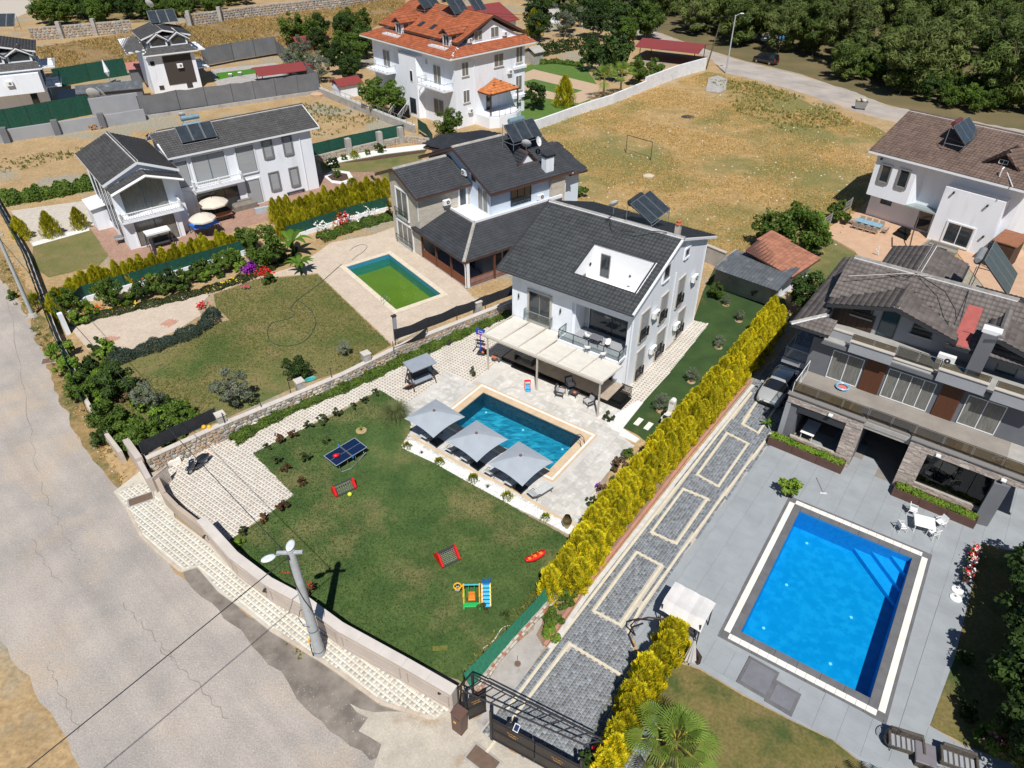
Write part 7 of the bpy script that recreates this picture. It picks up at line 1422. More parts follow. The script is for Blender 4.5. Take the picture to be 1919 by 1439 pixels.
def pot(lab,p,r=.25,h_=.35,mt=POT,plant=None,cat='flower pot',sq=False):
    t=T('plant_pot',lab,cat,tuple(p),R(random.uniform(0,90)) if not sq else R(-20)); m=MB(); m.lathe((0,0,0),[(0,0),(r*.7,0),(r*.85,h_*.5),(r,h_*.9),(r*1.08,h_*.9),(r*1.08,h_),(r*.9,h_),(r*.85,h_*.86),(0,h_*.86)],4 if sq else 14); m.o('pot_body',mt,t); return t
PPOT=pot('square terracotta pot with a lime green shrub at the corner of the blue pool',P(1478,921,.05),.62,.62,sq=True)
PP2=pot('terracotta bowl of plants on the veranda step',P(927,672,.36),.28,.25); PP3=pot('small plain pot beside the terracotta bowl on the veranda step',P(935,675,.36),.14,.25,GREYW)
pot('small dark pot against the clipped green border by the basketball hoop',P(841,646,.06),.2,.35,DARKR); pot('dark round pot by the stone wall corner',P(437,820,.06),.2,.3,DARKR)
pot('white pot in the green border near the teal stool',P(480,795,.3),.17,.25,WHITEP)
for i,(px,py) in enumerate([(382,800),(392,800)]):
    t=T('yellow_pot',['left of the two yellow pots hanging on the wall below the pillar','right of the two yellow pots hanging on the wall below the pillar'][i],'flower pot',tuple(P(px,py,1.5)),0,'pair of yellow pots'); m=MB(); m.sph((0,0,0),.17,12,8); m.o('pot_body',YEL,t)
t=T('teal_stool','small teal round stool by the stone wall near the scooter','stool',tuple(P(393,829,.05))); m=MB(); m.lathe((0,0,0),[(.0,.6),(.36,.6),(.36,.65),(0,.66)],16); TE=plain('teal plastic',(.05,.33,.32),.5); m.o('seat',TE,t)
for k in range(4): a=k*PI/2; m=MB(); m.tube([(.2*math.cos(a),.2*math.sin(a),.6),(.28*math.cos(a),.28*math.sin(a),0)],.03,6); m.o('leg',TE,t)
t=T('stone_block','pale cut stone block beside the scooter','stone block',tuple(P(327,865,.05)),R(30)); m=MB(); m.bev((0,0,.2),(.9,.75,.4),.03); m.o('block',WHITESTONE,t); t=T('metal_scraps','small pile of pale metal profiles by the gate leaf','scrap',tuple(P(310,878,.05)),R(20))
for i in range(4): m=MB(); m.box((0,i*.16,.08+.04*i),(.9,.08,.06),.1*i); m.o('profile',GALV,t)
t=T('green_tray','green plastic tray on top of the stone wall','tray',tuple(P(582,712,1.48)),R(30)); m=MB(); m.lathe((0,0,0),[(0,.02),(.4,.02),(.5,.12),(.46,.13),(.36,.06)],14); m.o('tray_body',TE,t); t.scale=(1,.6,1)
t=T('table_tennis_table','dark blue table tennis table with a net on the lawn','table tennis table',(-12.16,38.5,.05),R(46.6)); TTM=plain('dark blue table',(.006,.018,.06),.35)
for s in (-1,1): m=MB(); m.bev((s*.69,0,.745),(1.36,1.52,.04),.005); hf=m.o('table_half',TTM,t); m=MB();
m=MB();
for q,d in (((0,.75,.768),(2.74,.03,.006)),((0,-.75,.768),(2.74,.03,.006)),((1.355,0,.768),(.03,1.47,.006)),((-1.355,0,.768),(.03,1.47,.006)),((0,0,.767),(2.68,.01,.005))): m.box(q,d)
m.o('boundary_line',plain('pale line paint',(.42,.50,.58),.6),t)
m=MB(); m.box((0,0,.84),(.012,1.8,.15)); m.o('net',plain('grey net',(.2,.2,.19),.9),t)
for s in (-1,1): m=MB(); m.box((0,s*.85,.8),(.08,.16,.2)); m.o('net_clamp',plain('blue clamp',(.02,.2,.6),.4),t)
for sx in (-1.1,-.35,.35,1.1): m=MB(); m.tube([(sx,-.6,.72),(sx*.95,-.72,0)],.02,5); m.tube([(sx,.6,.72),(sx*.95,.6,0)],.02,5); m.tube([(sx*.95,-.72,.1),(sx*.95,.6,.1)],.02,5); m.o('leg',GALV,t)
m=MB(); m.tube([(-1.1,-.85,.05),(-.4,-1.05,.05),(.2,-.95,.12),(.5,-.8,.05),(1.2,-.75,.35)],.035,5); m.o('lower_bar',GALV,t)
m=MB(); m.sph((0,0,.12),.2,12,8,(1.2,.8,.7)); m.box((.2,.1,.14),(.16,.1,.06)); m.o('red_toy',RED,None,tuple(P(630,856,.83)),R(20),smooth=True,label='red object with a pale side lying on the table tennis table',cat='toy')
def goal(lab,p,an):
    t=T('toy_goal',lab,'toy goal',tuple(p),an,'toy football goals on the lawn')
    for s in (-1,1):
        m=MB(); pr=[(-.38,0),(.42,0),(.46,.12),(.12,.78),(-.06,.82),(-.42,.2)]; x0,x1=s*.72-.09,s*.72+.09; n=6; vs=[(x0,a,b) for a,b in pr]+[(x1,a,b) for a,b in pr]; m.add(vs,[tuple(reversed(range(n))),tuple(range(n,2*n))]+[(i,(i+1)%n,n+(i+1)%n,n+i) for i in range(n)]); o=m.o('side_panel',RED,t); o.modifiers.new('b','BEVEL').width=.02
    m=MB(); m.tube([(-.72,.05,.78),(.72,.05,.78)],.05,8); m.o('crossbar',DARKR,t); m=MB(); m.tube([(-.72,-.36,.06),(.72,-.36,.06)],.05,8); m.o('ground_bar',DARKR,t)
    m=MB(); n=9
    for i in range(n+1): x=-.68+1.36*i/n; m.tube([(x,.05,.76),(x,-.2,.5),(x,-.36,.08)],.006,3)
    for s_ in (.12,.24,.36,.48,.6,.72,.84): m.tube([(-.68,.05-.41*s_,.76-.68*s_),(.68,.05-.41*s_,.76-.68*s_)],.006,3)
    m.o('net',plain('grey netting',(.33,.33,.31),.8),t); return t
goal('red toy goal with a dark bar lying closer to the table tennis table',P(645,918,.05),R(35)).scale=(1.0,1.0,.9)
goal('red toy goal with grey netting in the middle of the lawn',P(838,1046,.05),R(32)).scale=(.82,1.5,1.0)
m=MB(); m.sph((0,0,.16),.16,16,10); m.o('ball',plain('yellow green ball',(.62,.68,.06),.5),None,tuple(P(656,929,.06)),smooth=True,label='yellow ball on the lawn beside the farther red goal',cat='ball')
t=T('seesaw','red plastic rocking seesaw with orange seats near the golden hedge','seesaw',tuple(P(1003,1047,.05)),R(30)); m=MB(); vs=[];n=14
for i in range(n+1):
    s=i/n*2-1; x=s*.72; zl=.02+.20*abs(s)**2.2; zu=.28+.10*abs(s)**2; wd=.23*(1-abs(s)**3*.55)
    vs+=[(x,-wd*.8,zl),(x,-wd,zu),(x,0,zu-.03),(x,wd,zu),(x,wd*.8,zl)]
m.add(vs,[(i*5+j,i*5+5+j,i*5+5+(j+1)%5,i*5+(j+1)%5) for i in range(n) for j in range(5)]+[(0,1,2,3,4),tuple(reversed(range(n*5,n*5+5)))]); m.o('rocker',RED,t,smooth=True)
ORP=plain('orange seat',(.8,.22,.03),.45)
for x in (-.42,.0,.42): m=MB(); m.bev((x,0,.31),(.2,.2,.07),.03); m.o('seat',ORP,t)
for x in (-.22,.22): m=MB(); m.tube([(x,-.12,.28),(x,-.1,.48),(x,.1,.48),(x,.12,.28)],.02,6); m.o('handle',ORP,t)
t=T('play_set','yellow, blue and green toy climbing set with a slide, swing and hoop','play set',tuple(P(893,1122,.05)),R(2))
for x in (-.75,.2):
    m=MB(); m.box((x,.1,.65),(.09,.95,.14),0,R(0)); m.tube([(x,-.35,0),(x,.05,1.25)],.05,6); m.tube([(x,.5,0),(x,.1,1.25)],.05,6); m.o('side_frame',YEL,t)
m=MB(); m.tube([(-.75,.1,1.22),(.2,.1,1.22)],.05,8); m.o('crossbar',plain('pale teal bar',(.05,.4,.45),.4),t)
m=MB(); m.bev((-.27,-.18,.35),(.42,.34,.1),.03); m.box((-.27,.0,.5),(.42,.08,.3)); m.o('swing_seat',ORP,t)
for x in (-.45,-.1): m=MB(); m.tube([(x,.1,1.2),(x,-.15,.45)],.015,4); m.o('swing_rope',GRN,t)
m=MB(); m.bev((-.27,-.45,.05),(1.0,.3,.08),.02); m.box((-.74,-.4,.06),(.08,.75,.1)); m.box((.2,-.4,.06),(.08,.75,.1)); m.box((-.68,-.1,.5),(.05,.07,.9),0,R(-12)); m.o('base_frame',GRN,t)
for s in (.34,.84):
    m=MB(); m.box((s,-.15,.55),(.06,1.3,.1),0,R(38));
    for k in range(6): m.tube([(s-.01,-.62+k*.19,.2+k*.15),(s+.05,-.62+k*.19,.2+k*.15)],.06,6)
    m.o('ladder_side',YEL,t)
for k in range(6): m=MB(); m.box((.59,-.62+k*.17,.17+k*.14),(.44,.17,.05),0,R(12)); m.o('step',plain('pale blue plastic',(.08,.45,.72),.4),t)
m=MB(); m.add([(.38,.3,1.0),(.8,.3,1.0),(.86,1.35,.12),(.44,1.35,.12),(.38,.3,1.12),(.8,.3,1.12),(.86,1.35,.24),(.44,1.35,.24)],[(0,1,2,3),(0,3,7,4),(1,5,6,2)]); o=m.o('slide',BLUE,t); o.modifiers.new('t','SOLIDIFY').thickness=.04
m=MB(); m.tube([(-1.1+.22*math.cos(a*PI/8),.12+.22*math.sin(a*PI/8),1.1) for a in range(17)],.04,6,False); m.tube([(-.88,.12,1.1),(-.75,.12,1.1)],.05,6); m.o('hoop',YEL,t)
m=MB(); m.tube([(-1.1+.15*math.cos(a*PI/5),.12+.15*math.sin(a*PI/5),.85) for a in range(11)],.015,4,False)
for a in range(6): m.tube([(-1.1+.2*math.cos(a*PI/3),.12+.2*math.sin(a*PI/3),1.1),(-1.1+.15*math.cos(a*PI/3),.12+.15*math.sin(a*PI/3),.85)],.01,3)
m.o('hoop_net',WHITEP,t)
t=T('football_goal','plain dark goal frame in the dry field','football goal'); a,b=P(1172.7,286),P(1219,300); m=MB(); m.tube([a,a+Vector((0,0,2.6)),b+Vector((0,0,2.6)),b],.06,6); m.tube([a,b],.04,5); m.o('goal_frame',DARKR,t)
t=T('garden_barbecue','pale stone garden barbecue with a rounded chimney by the golden hedge','barbecue',tuple(P(1252,800,.05)),R(-36)); m=MB(); m.bb(-.5,.5,-.35,.35,0,.85); m.o('base',TRIMW,t); m=MB(); m.bb(-.55,.55,-.4,.4,.85,.95); m.o('worktop',WHITESTONE,t)
m=MB(); m.add([(-.5,-.3,.95),(.5,-.3,.95),(.5,.35,.95),(-.5,.35,.95),(-.22,-.1,1.6),(.22,-.1,1.6),(.22,.3,1.6),(-.22,.3,1.6)],[(1,2,6,5),(2,3,7,6),(3,0,4,7),(0,1,5,4)]); m.bb(-.22,.22,-.1,.3,1.6,2.5); m.tube([(0,-.1,2.5),(0,.3,2.5)],.22,14); m.o('chimney_hood',WHITESTONE,t); m=MB(); m.bb(-.4,.4,-.42,-.3,.96,1.25); m.o('fire_opening',DARKIN,t)
t=T('deck_table','square white table on the grey deck above the blue pool','table',tuple(P(1733,978,.75)-Vector((0,0,.70))),R(-22)); m=MB(); m.bev((0,0,.72),(1.25,1.1,.05),.01); m.o('tabletop',WHITEP,t)
for sx in(-1,1):
    for sy in(-1,1): m=MB(); m.tube([(sx*.5,sy*.42,0),(sx*.5,sy*.42,.7)],.03,6); m.o('leg',WHITEP,t)
t=T('deck_chair','','chair',(0,0,0),0,'white chairs round the square table on the grey deck'); m=MB(); m.bev((0,0,.44),(.48,.46,.04),.01); m.o('seat',WHITEP,t); m=MB(); m.box((0,.25,.68),(.46,.04,.42),0,R(-12)); m.o('backrest',WHITEP,t)
for s in (-1,1): m=MB(); m.tube([(s*.25,-.25,0),(s*.27,-.22,.64),(s*.27,.22,.66)],.02,5); m.tube([(s*.25,.3,0),(s*.24,.22,.7)],.02,5); m.o('side_frame',WHITEP,t)
DC=[(1691,986,95,'white chair on the lower left side of the square deck table'),(1712,955,60,'white chair at the upper left corner of the square deck table'),(1750,998,200,'white chair at the lower right of the square deck table'),(1763,978,-70,'white chair on the right of the square deck table')]
for i,(px,py,a,lab) in enumerate(DC):
    p=P(px,py,.5); p.z=.06
    if i==0: t.location=p; t.rotation_euler=(0,0,R(a)); t['label']=lab; dch=t
    else: copytree(dch,tuple(p),R(a),lab)
t=T('deck_squeegee','long handled white squeegee lying on the grey deck','squeegee'); a=P(1530,895,.1);b=P(1543,924,.08); m=MB(); m.tube([a,b],.02,5); m.o('handle',GALV,t); m=MB(); m.box(tuple(b),(.45,.06,.05),R(-5)); m.o('blade',WHITEP,t)
t=T('parasol_weight','','parasol base',(0,0,0),0,'white round parasol bases by the side lawn'); m=MB(); m.lathe((0,0,0),[(0,0),(.33,0),(.34,.05),(.1,.1),(.05,.1),(.05,.3),(0,.3)],18); m.o('base_disc',WHITEP,t)
for i,(px,py,lab) in enumerate([(1794,1106,'upper of the two white round parasol bases'),(1791,1121,'lower of the two white round parasol bases')]):
    if i==0: t.location=P(px,py,.06); t['label']=lab; pbs=t
    else: copytree(pbs,tuple(P(px,py,.06)),0,lab)
t=T('white_canopy','sagging white fabric canopy over a seat at the corner of the blue pool','canopy',tuple(P(1290,1131,2.1)-Vector((0,0,2.1))),R(-36)); m=MB(); n=8; vs=[]
for i in range(n+1):
    for j in range(n+1): a,b=i/n,j/n; vs.append((-1.25+2.5*a,-.95+1.9*b,2.1-.12*math.sin(PI*a)*math.sin(PI*b)+.03*math.sin(i*2.2)+ (-.5*(1-b*4) if b<.25 else 0)))
m.add(vs,[(i*(n+1)+j,(i+1)*(n+1)+j,(i+1)*(n+1)+j+1,i*(n+1)+j+1) for i in range(n) for j in range(n)]); o=m.o('canopy_cloth',cloth('white cloth',(.78,.76,.74),.25),t); o.modifiers.new('t','SOLIDIFY').thickness=.02
for sx in(-1,1):
    for sy in(-1,1): m=MB(); m.tube([(sx*1.15,sy*.85,0),(sx*1.15,sy*.85,2.05)],.04,6); m.o('post',DARKR,t)
m=MB(); m.bev((0,0,.45),(1.9,1.1,.3),.05); m.o('seat',DARKR,t)
t=T('closed_parasol','closed pleated white parasol hanging beside the golden conifers','parasol',tuple(P(1290,1246,.03)),0); m=MB(); vs=[];n=20
for k in range(n): a=2*PI*k/n; r=.34 if k%2 else .2; vs+=[(r*math.cos(a),r*math.sin(a),.55),(.05*math.cos(a),.05*math.sin(a)+.0,2.35)]
m.add(vs,[(2*k,(2*k+2)%(2*n),(2*k+3)%(2*n),2*k+1) for k in range(n)]); m.o('folded_cloth',MATS['white cloth'],t); m=MB(); m.tube([(0,0,0),(0,0,2.6)],.03,6); m.box((.45,.35,.35),(.2,.7,.7),R(20)); m.o('mast',WOODD,t)
t=T('hanging_seat_frame','curved dark arm of a hanging chair arching over the drive','hanging chair frame'); a=P(1188,1195,.05);  m=MB(); pts=[P(1190,1190,.1),P(1182,1172,1.3),P(1190,1163,2.2),P(1215,1157,2.7),P(1245,1160,2.8)]; m.tube(pts,.05,8); m.o('curved_arm',WOODD,t); m=MB(); m.tube([P(1188,1212,.06),P(1178,1190,.06),P(1185,1175,.06),P(1205,1168,.06)],.06,6); m.o('base_ring',BLACKM,t); m=MB(); m.tube([P(1279,1172,2.2),P(1300,1181,2.2)],.06,6); m.o('timber_arm',WOODD,t)
t=T('rattan_sofa','dark rattan two seat sofa at the bottom edge of the grey deck','sofa',tuple(P(1692,1400,.05)),R(-20)); RT=mat('dark rattan',(.11,.095,.08),(.06,.05,.045),scale=14,rough=.8,world=False)
m=MB(); m.bev((0,0,.3),(1.5,.75,.3),.04); m.o('seat_box',RT,t); m=MB(); m.bev((0,.4,.6),(1.5,.15,.5),.04); m.o('backrest',RT,t)
for s in (-1,1): m=MB(); m.bev((s*.78,0,.5),(.12,.8,.3),.03); m.o('armrest',RT,t)
for i in range(6): m=MB(); m.bev((-.6+i*.24,-.05,.47),(.16,.6,.04),.01); m.o('slat',GREYL,t)
t=T('rattan_table','plain grey topped table beside the rattan sofa','table',tuple(P(1735,1412,.6)-Vector((0,0,.6))),R(-22)); m=MB(); m.bev((0,0,.6),(.95,1.15,.05),.04); m.o('tabletop',mat('mauve grey top',(.19,.175,.19),(.17,.155,.17),scale=2,rough=.6,world=False),t); m=MB(); m.bev((0,0,.3),(.8,1.0,.55),.03); m.o('table_base',RT,t)
t=T('wire_chair','black wire frame armchair at the left of the rattan sofa','armchair',tuple(P(1668,1395,.05)),R(15)); m=MB()
for k in range(11): a=PI*.15+PI*.7*k/10; m.tube([(.42*math.cos(a),.42*math.sin(a)-.1,.3),(.5*math.cos(a),.52*math.sin(a)-.1,.85)],.012,4)
m.tube([(.5*math.cos(PI*.1+PI*.8*k/12),.52*math.sin(PI*.1+PI*.8*k/12)-.1,.85) for k in range(13)],.025,6); m.o('wire_back',BLACKM,t); m=MB(); m.cyl((0,0,.35),.42,.05,16); m.o('seat',DARKR,t)
for k in range(4): a=PI/4+k*PI/2; m=MB(); m.tube([(.3*math.cos(a),.3*math.sin(a),.35),(.36*math.cos(a),.36*math.sin(a),0)],.02,5); m.o('leg',BLACKM,t)
copytree([o for o in bpy.data.objects if o.name.startswith('rattan_sofa')][0],tuple(P(1790,1432,.05)),R(-22),'dark rattan sofa at the right of the grey topped table')
for i,(px,py,s,lab) in enumerate([(398,396,1.0,'rear cream round parasol in front of the long white house'),(378,425,.85,'front cream round parasol above the blue cloth')]):
    t=T('round_parasol',lab,'parasol',tuple(P(px,py-20,2.5)-Vector((0,0,2.47))),0,'cream round parasols'); m=MB(); n=16; vs=[(0,0,2.85)]
    for k in range(n): a=2*PI*k/n; r=1.75*s*(1 if k%2 else .97); vs.append((r*math.cos(a)*.55,r*math.sin(a)*.55,2.62))
    for k in range(n): a=2*PI*k/n; r=1.75*s*(1 if k%2 else .95); vs.append((r*math.cos(a),r*math.sin(a),2.25))
    for k in range(n): a=2*PI*k/n; r=1.75*s*(1 if k%2 else .95); vs.append((r*math.cos(a),r*math.sin(a),2.08))
    m.add(vs,[(0,1+k,1+(k+1)%n) for k in range(n)]+[(1+k+q*n,1+n+k+q*n,1+n+(k+1)%n+q*n,1+(k+1)%n+q*n) for k in range(n) for q in (0,1)]); m.o('canopy',cloth('cream parasol cloth',(.86,.79,.66),.3),t); m=MB(); m.tube([(0,0,0),(0,0,3.0)],.04,6); m.o('pole',WOODD,t)
t=T('blue_tarpaulin','bright blue cloth draped over a frame below the cream parasols','tarpaulin',tuple(P(388,437,.03)),R(38)); m=MB(); n=10; vs=[]
for i in range(n+1):
    for j in range(n+1): a,b=i/n,j/n; vs.append((-1.5+3*a,-1.1+2.2*b,1.25-.55*math.sin(PI*a)*math.sin(PI*b)**.6+.08*math.sin(9*a+5*b)))
m.add(vs,[(i*(n+1)+j,(i+1)*(n+1)+j,(i+1)*(n+1)+j+1,i*(n+1)+j+1) for i in range(n) for j in range(n)]); m.o('cloth',mat('blue cloth',(.015,.17,.62),(.01,.12,.5),scale=3,rough=.6,world=False),t)
for a,b in ((-1.5,-1.1),(1.5,-1.1),(1.5,1.1),(-1.5,1.1)): m=MB(); m.tube([(a,b,0),(a,b,1.25)],.04,6); m.o('post',DARKR,t)
t=T('garden_dining_table','brown timber dining table right of the cream parasols','table',tuple(P(420,412,.03)),R(38)); m=MB(); m.bev((0,0,.74),(2.2,1.1,.06),.01); m.o('tabletop',mat('red brown timber',(.25,.10,.05),(.2,.08,.04),scale=3,rough=.6,world=False),t)
for sx in(-1,1):
    for sy in(-1,1): m=MB(); m.box((sx*.95,sy*.45,.36),(.08,.08,.72)); m.o('leg',WOODD,t)
t=T('covered_sofa','grey brown covered sofa group against the long white house','covered furniture',tuple(P(458,388,.03)),R(38)); m=MB(); m.bev((0,0,.4),(2.9,1.8,.8),.2); m.bev((.2,.35,.9),(1.8,.9,.3),.12); m.o('cover',mat('taupe cover',(.22,.195,.17),(.17,.15,.13),scale=2,rough=.8,world=False),t)
t=T('dark_bench','low dark curved bench against the right end of the long white house','bench',tuple(P(554,362,.03)),R(38)); m=MB(); m.bev((0,0,.35),(2.4,.7,.14),.04); m.o('seat',DARKR,t); m=MB(); m.bev((0,.3,.55),(2.4,.1,.4),.03); m.o('backrest',GREYW,t)
for sx in (-1,1): m=MB(); m.bev((sx,0,.15),(.1,.6,.3),.02); m.o('leg',DARKR,t)
t=T('striped_swing','garden swing seat with a white scalloped canopy in front of the left house','swing seat',tuple(P(303,462,.03)),R(38)); m=MB(); m.bev((0,0,2.0),(2.6,1.2,.08),.03); m.bb(-1.3,1.3,-.62,-.6,1.8,2.0); m.o('canopy',TRIMW,t)
for sx in (-1,1): m=MB(); m.tube([(sx*1.3,-.8,0),(sx*1.3,0,1.95),(sx*1.3,.8,0)],.045,6); m.o('side_frame',DARKR,t)
m=MB(); m.bev((0,0,.5),(2.0,.6,.12),.03); m.o('seat',DARKR,t); m=MB(); m.box((0,.35,.8),(2,.08,.5),0,R(-12)); m.o('backrest',DARKR,t)
t=T('folded_swing_post','dark timber post standing in front of the scalloped swing','post',tuple(P(293,478,.0))); m=MB(); m.box((0,0,1.0),(.3,.2,2.0)); m.o('post_body',DARKR,t)
t=T('grey_garden_table','grey table with stacked chairs at the left corner of the left house','table',tuple(P(228,455,.03)),R(30)); m=MB(); m.bev((0,0,.74),(1.2,1.0,.05),.01); m.o('tabletop',GALV,t)
for sx in(-1,1):
    for sy in(-1,1): m=MB(); m.tube([(sx*.5,sy*.4,0),(sx*.5,sy*.4,.72)],.03,5); m.o('leg',GALV,t)
t=T('outdoor_dining_table','long dining table with a mottled blue top on the tan terrace','table',tuple(P(1629,416,.9)-Vector((0,0,.84))),R(-42)); m=MB(); m.bev((0,0,.76),(3.0,1.1,.05),.01); m.o('tabletop',mat('mottled blue top',(.10,.30,.40),(.32,.45,.52),scale=5,rough=.4,world=False),t)
for sx in(-1,1):
    for sy in(-1,1): m=MB(); m.tube([(sx*1.35,sy*.45,0),(sx*1.35,sy*.45,.74)],.04,6); m.o('leg',SURR,t)
t=T('rope_chair','','chair',(0,0,0),0,'taupe armchairs round the blue dining table'); TP=mat('taupe rope',(.36,.31,.26),(.28,.24,.2),scale=14,rough=.9,world=False); m=MB(); m.bev((0,0,.42),(.52,.5,.1),.03); m.o('seat',TP,t); m=MB(); m.box((0,.27,.68),(.56,.06,.42),0,R(-10)); m.o('backrest',TP,t)
for s in (-1,1): m=MB(); m.box((s*.28,0,.62),(.05,.5,.05)); m.tube([(s*.28,-.24,0),(s*.28,-.24,.62)],.02,5); m.tube([(s*.28,.27,0),(s*.28,.27,.62)],.02,5); m.o('side_frame',TP,t)
tc=P(1629,416,.9); e=Vector((math.cos(R(-42)),math.sin(R(-42)),0)); f=Vector((-e.y,e.x,0)); k=0; names=['first','second','third','fourth']
for row,(s,rz) in enumerate(((1,0),(-1,180))):
    for j in range(4):
        p=tc+e*(-1.15+.76*j)+f*s*.95; p.z=.06; lab='taupe armchair, %s from the left on the %s side of the blue dining table'%(names[j],['house','garden'][row])
        if k==0: t.location=p; t.rotation_euler=(0,0,R(-42)); t['label']=lab; rc=t
        else: copytree(rc,tuple(p),R(-42+rz),lab)
        k+=1
for s,rz,lab in ((-1,90,'taupe armchair at the field end of the blue dining table'),(1,-90,'taupe armchair at the house end of the blue dining table')): p=tc+e*s*1.95; p.z=.06; copytree(rc,tuple(p),R(-42+rz),lab)
t=T('corner_sofa','beige grey corner sofa under a glass topped table by the sliding doors','sofa',tuple(P(1760,470,.5)-Vector((0,0,.4))),R(-45)); SF=mat('beige grey wicker',(.28,.26,.22),(.22,.2,.17),scale=10,rough=.9,world=False)
for c,d in (((0,.9,.3),(3.0,.8,.45)),((-1.2,0,.3),(.8,1.6,.45)),((1.0,-.6,.3),(.9,.9,.4))): m=MB(); m.bev(c,d,.05); m.o('seat_module',SF,t)
m=MB(); m.bev((0,1.3,.6),(3.0,.2,.5),.04); m.o('backrest',SF,t); m=MB(); m.bev((-1.6,.2,.6),(.2,1.9,.5),.04); m.o('backrest',SF,t); m=MB(); m.bev((0,0,.62),(1.3,.9,.04),.01); m.o('glass_top',plain('smoked glass top',(.05,.06,.07),.08,spec=.9),t)
t=T('arched_lamp_frame','tall dark bow shaped hanging chair frame by the house entrance','hanging chair frame'); m=MB(); pts=[P(1703,470,.1),P(1710,440,1.4),P(1720,412,2.6),P(1724,395,3.0)]; m.tube(pts,.07,6); m.tube([P(1703,470,.1),P(1690,465,.1),P(1672,462,.1),P(1672,445,.1)],.07,6); m.o('bow',WOODD,t)
m=MB(); m.tube([P(1646,478,.1),P(1647,462,1.2)],.05,6); m.tube([P(1646,475,.3),P(1642,466,.9)],.04,6); o=m.o('tree_stake',WHITEP,None,label='small whitewashed stump on the tan terrace edge',cat='stump')
m=MB(); m.prism(PL([(1672,440),(1685,432),(1706,440),(1698,452)]),.06,.25); m.prism(PL([(1679,436),(1688,430),(1706,437),(1700,446)]),.25,.45); m.o('entrance_steps',BEIGE,None,label='two beige steps up to the entrance of the brown roofed house',cat='steps')
sheet('synthetic_lawn',PL([(405,137),(515,124),(520,131),(430,145),(408,150)]),.03,mat('synthetic turf',(.06,.20,.015),(.05,.16,.01),scale=1,rough=.9)); sheet('far_terrace',PL([(395,130),(515,118),(600,150),(560,165),(410,170)]),.02,CONC); sheet('far_pool_terrace',PL([(110,170),(240,150),(262,168),(255,182),(150,195),(105,195)]),.02,GREYL)
def flounger(lab,px,py,mt,an,g):
    t=T('garden_lounger',lab,'sun lounger',tuple(P(px,py,.05)),R(an),g); m=MB(); m.bev((.3,0,.3),(1.4,.7,.12),.03); m.o('bed',mt,t); m=MB(); m.box((-.6,0,.5),(.7,.7,.1),0,0,R(30)); m.o('backrest',mt,t); m=MB(); m.box((.2,0,.13),(1.2,.5,.25)); m.o('support',mt,t)
flounger('left of two white loungers on the bright green turf',432,143,WHITEP,110,'white loungers on the synthetic lawn'); flounger('right of two white loungers on the bright green turf',450,140,WHITEP,110,'white loungers on the synthetic lawn')
for i,px in enumerate((168,188,208,222)): flounger('charcoal lounger beside the far narrow pool, %s from the left'%names[i],px,164-i*2.5,DARKR,105,'charcoal loungers by the far narrow pool')
m=MB(); m.prism(PL([(153,177),(232,166),(240,169),(156,183)]),.0,.06); m.o('narrow_pool',mat('far pool water',(.03,.22,.30),(.02,.18,.26),scale=1,rough=.08),label='narrow teal pool behind the grey lean-to',cat='pool')
t=T('folded_white_parasol','folded pale parasol standing behind the charcoal loungers','parasol',tuple(P(208,155,.05))); m=MB(); m.tube([(0,0,1.2),(-.1,0,2.0),(-.3,0,4.2)],[.15,.5,.05],8); m.o('folded_cloth',TRIMW,t); m=MB(); m.tube([(0,0,0),(-.3,0,4.3)],.05,5); m.o('pole',GALV,t)
dish('left satellite dish on the grey lean-to roof',tuple(P(178,187,3.0)),R(190),1.0,30,1.0); dish('right satellite dish on the grey lean-to roof',tuple(P(193,185,3.0)),R(140),.9,30,1.0)
t=T('timber_pile','small pile of reddish timber offcuts in the sandy lot','timber pile',tuple(P(178,241,0)))
for i in range(14): m=MB(); m.box((random.uniform(-.9,.9),random.uniform(-.6,.6),.1+.05*i),(1.6,.14,.1),random.uniform(0,3)); m.o('plank',plain('pale offcut',(.42,.25,.15),.8),t)
for lab,px,py,s,c in (('boulder of reddish rock at the end of the grey net',594,180,1.1,(.45,.3,.2)),('flat pale slab lying in the dry field',1215,333,.75,(.5,.42,.3))):
    m=MB(); m.lathe2((0,0,.2),s,7,5,(1.2,.8,.5)); m.o('boulder',plain('rock '+lab[:4],c,.9),None,tuple(P(px,py,0)),label=lab,cat='rock')
sheet('gravel_heap',PL([(1328,148),(1345,143),(1362,150),(1360,170),(1345,176),(1322,172)]),.2,CONC,th=.2)
m=MB(); m.sph((0,0,.02),1.2,10,5,(1,.8,.06)); m.o('fire_patch',plain('charred ash',(.04,.04,.045),.9),None,tuple(P(1289,219,0)),kind='structure')
def hose(lab,pts,mt,r=.022,z=.07):
    q=[P(x,y,z) for x,y in pts]; out=[]
    for i in range(len(q)-1):
        p0=q[max(i-1,0)];p1=q[i];p2=q[i+1];p3=q[min(i+2,len(q)-1)]
        for k in range(6): s=k/6; out.append(.5*((2*p1)+(p2-p0)*s+(2*p0-5*p1+4*p2-p3)*s*s+(3*p1-p0-3*p2+p3)*s**3))
    out.append(q[-1]); m=MB(); m.tube(out,r,6); return m.o('garden_hose',mt,label=lab,cat='hose')
HM=plain('dark green hose',(.02,.06,.05),.5)
hose('dark hose looping across the yellowing lawn',[(640,495),(600,530),(560,560),(545,577),(552,588),(540,597),(510,605),(501,622),(508,640),(530,648),(560,644),(580,630),(592,605),(585,585),(570,570),(556,562)],HM,.03)
hose('short pale coil of hose at the top corner of the pool terrace',[(655,470),(665,462),(680,458),(688,462),(680,472),(668,480),(660,487)],plain('grey hose',(.2,.2,.22),.5),.03)
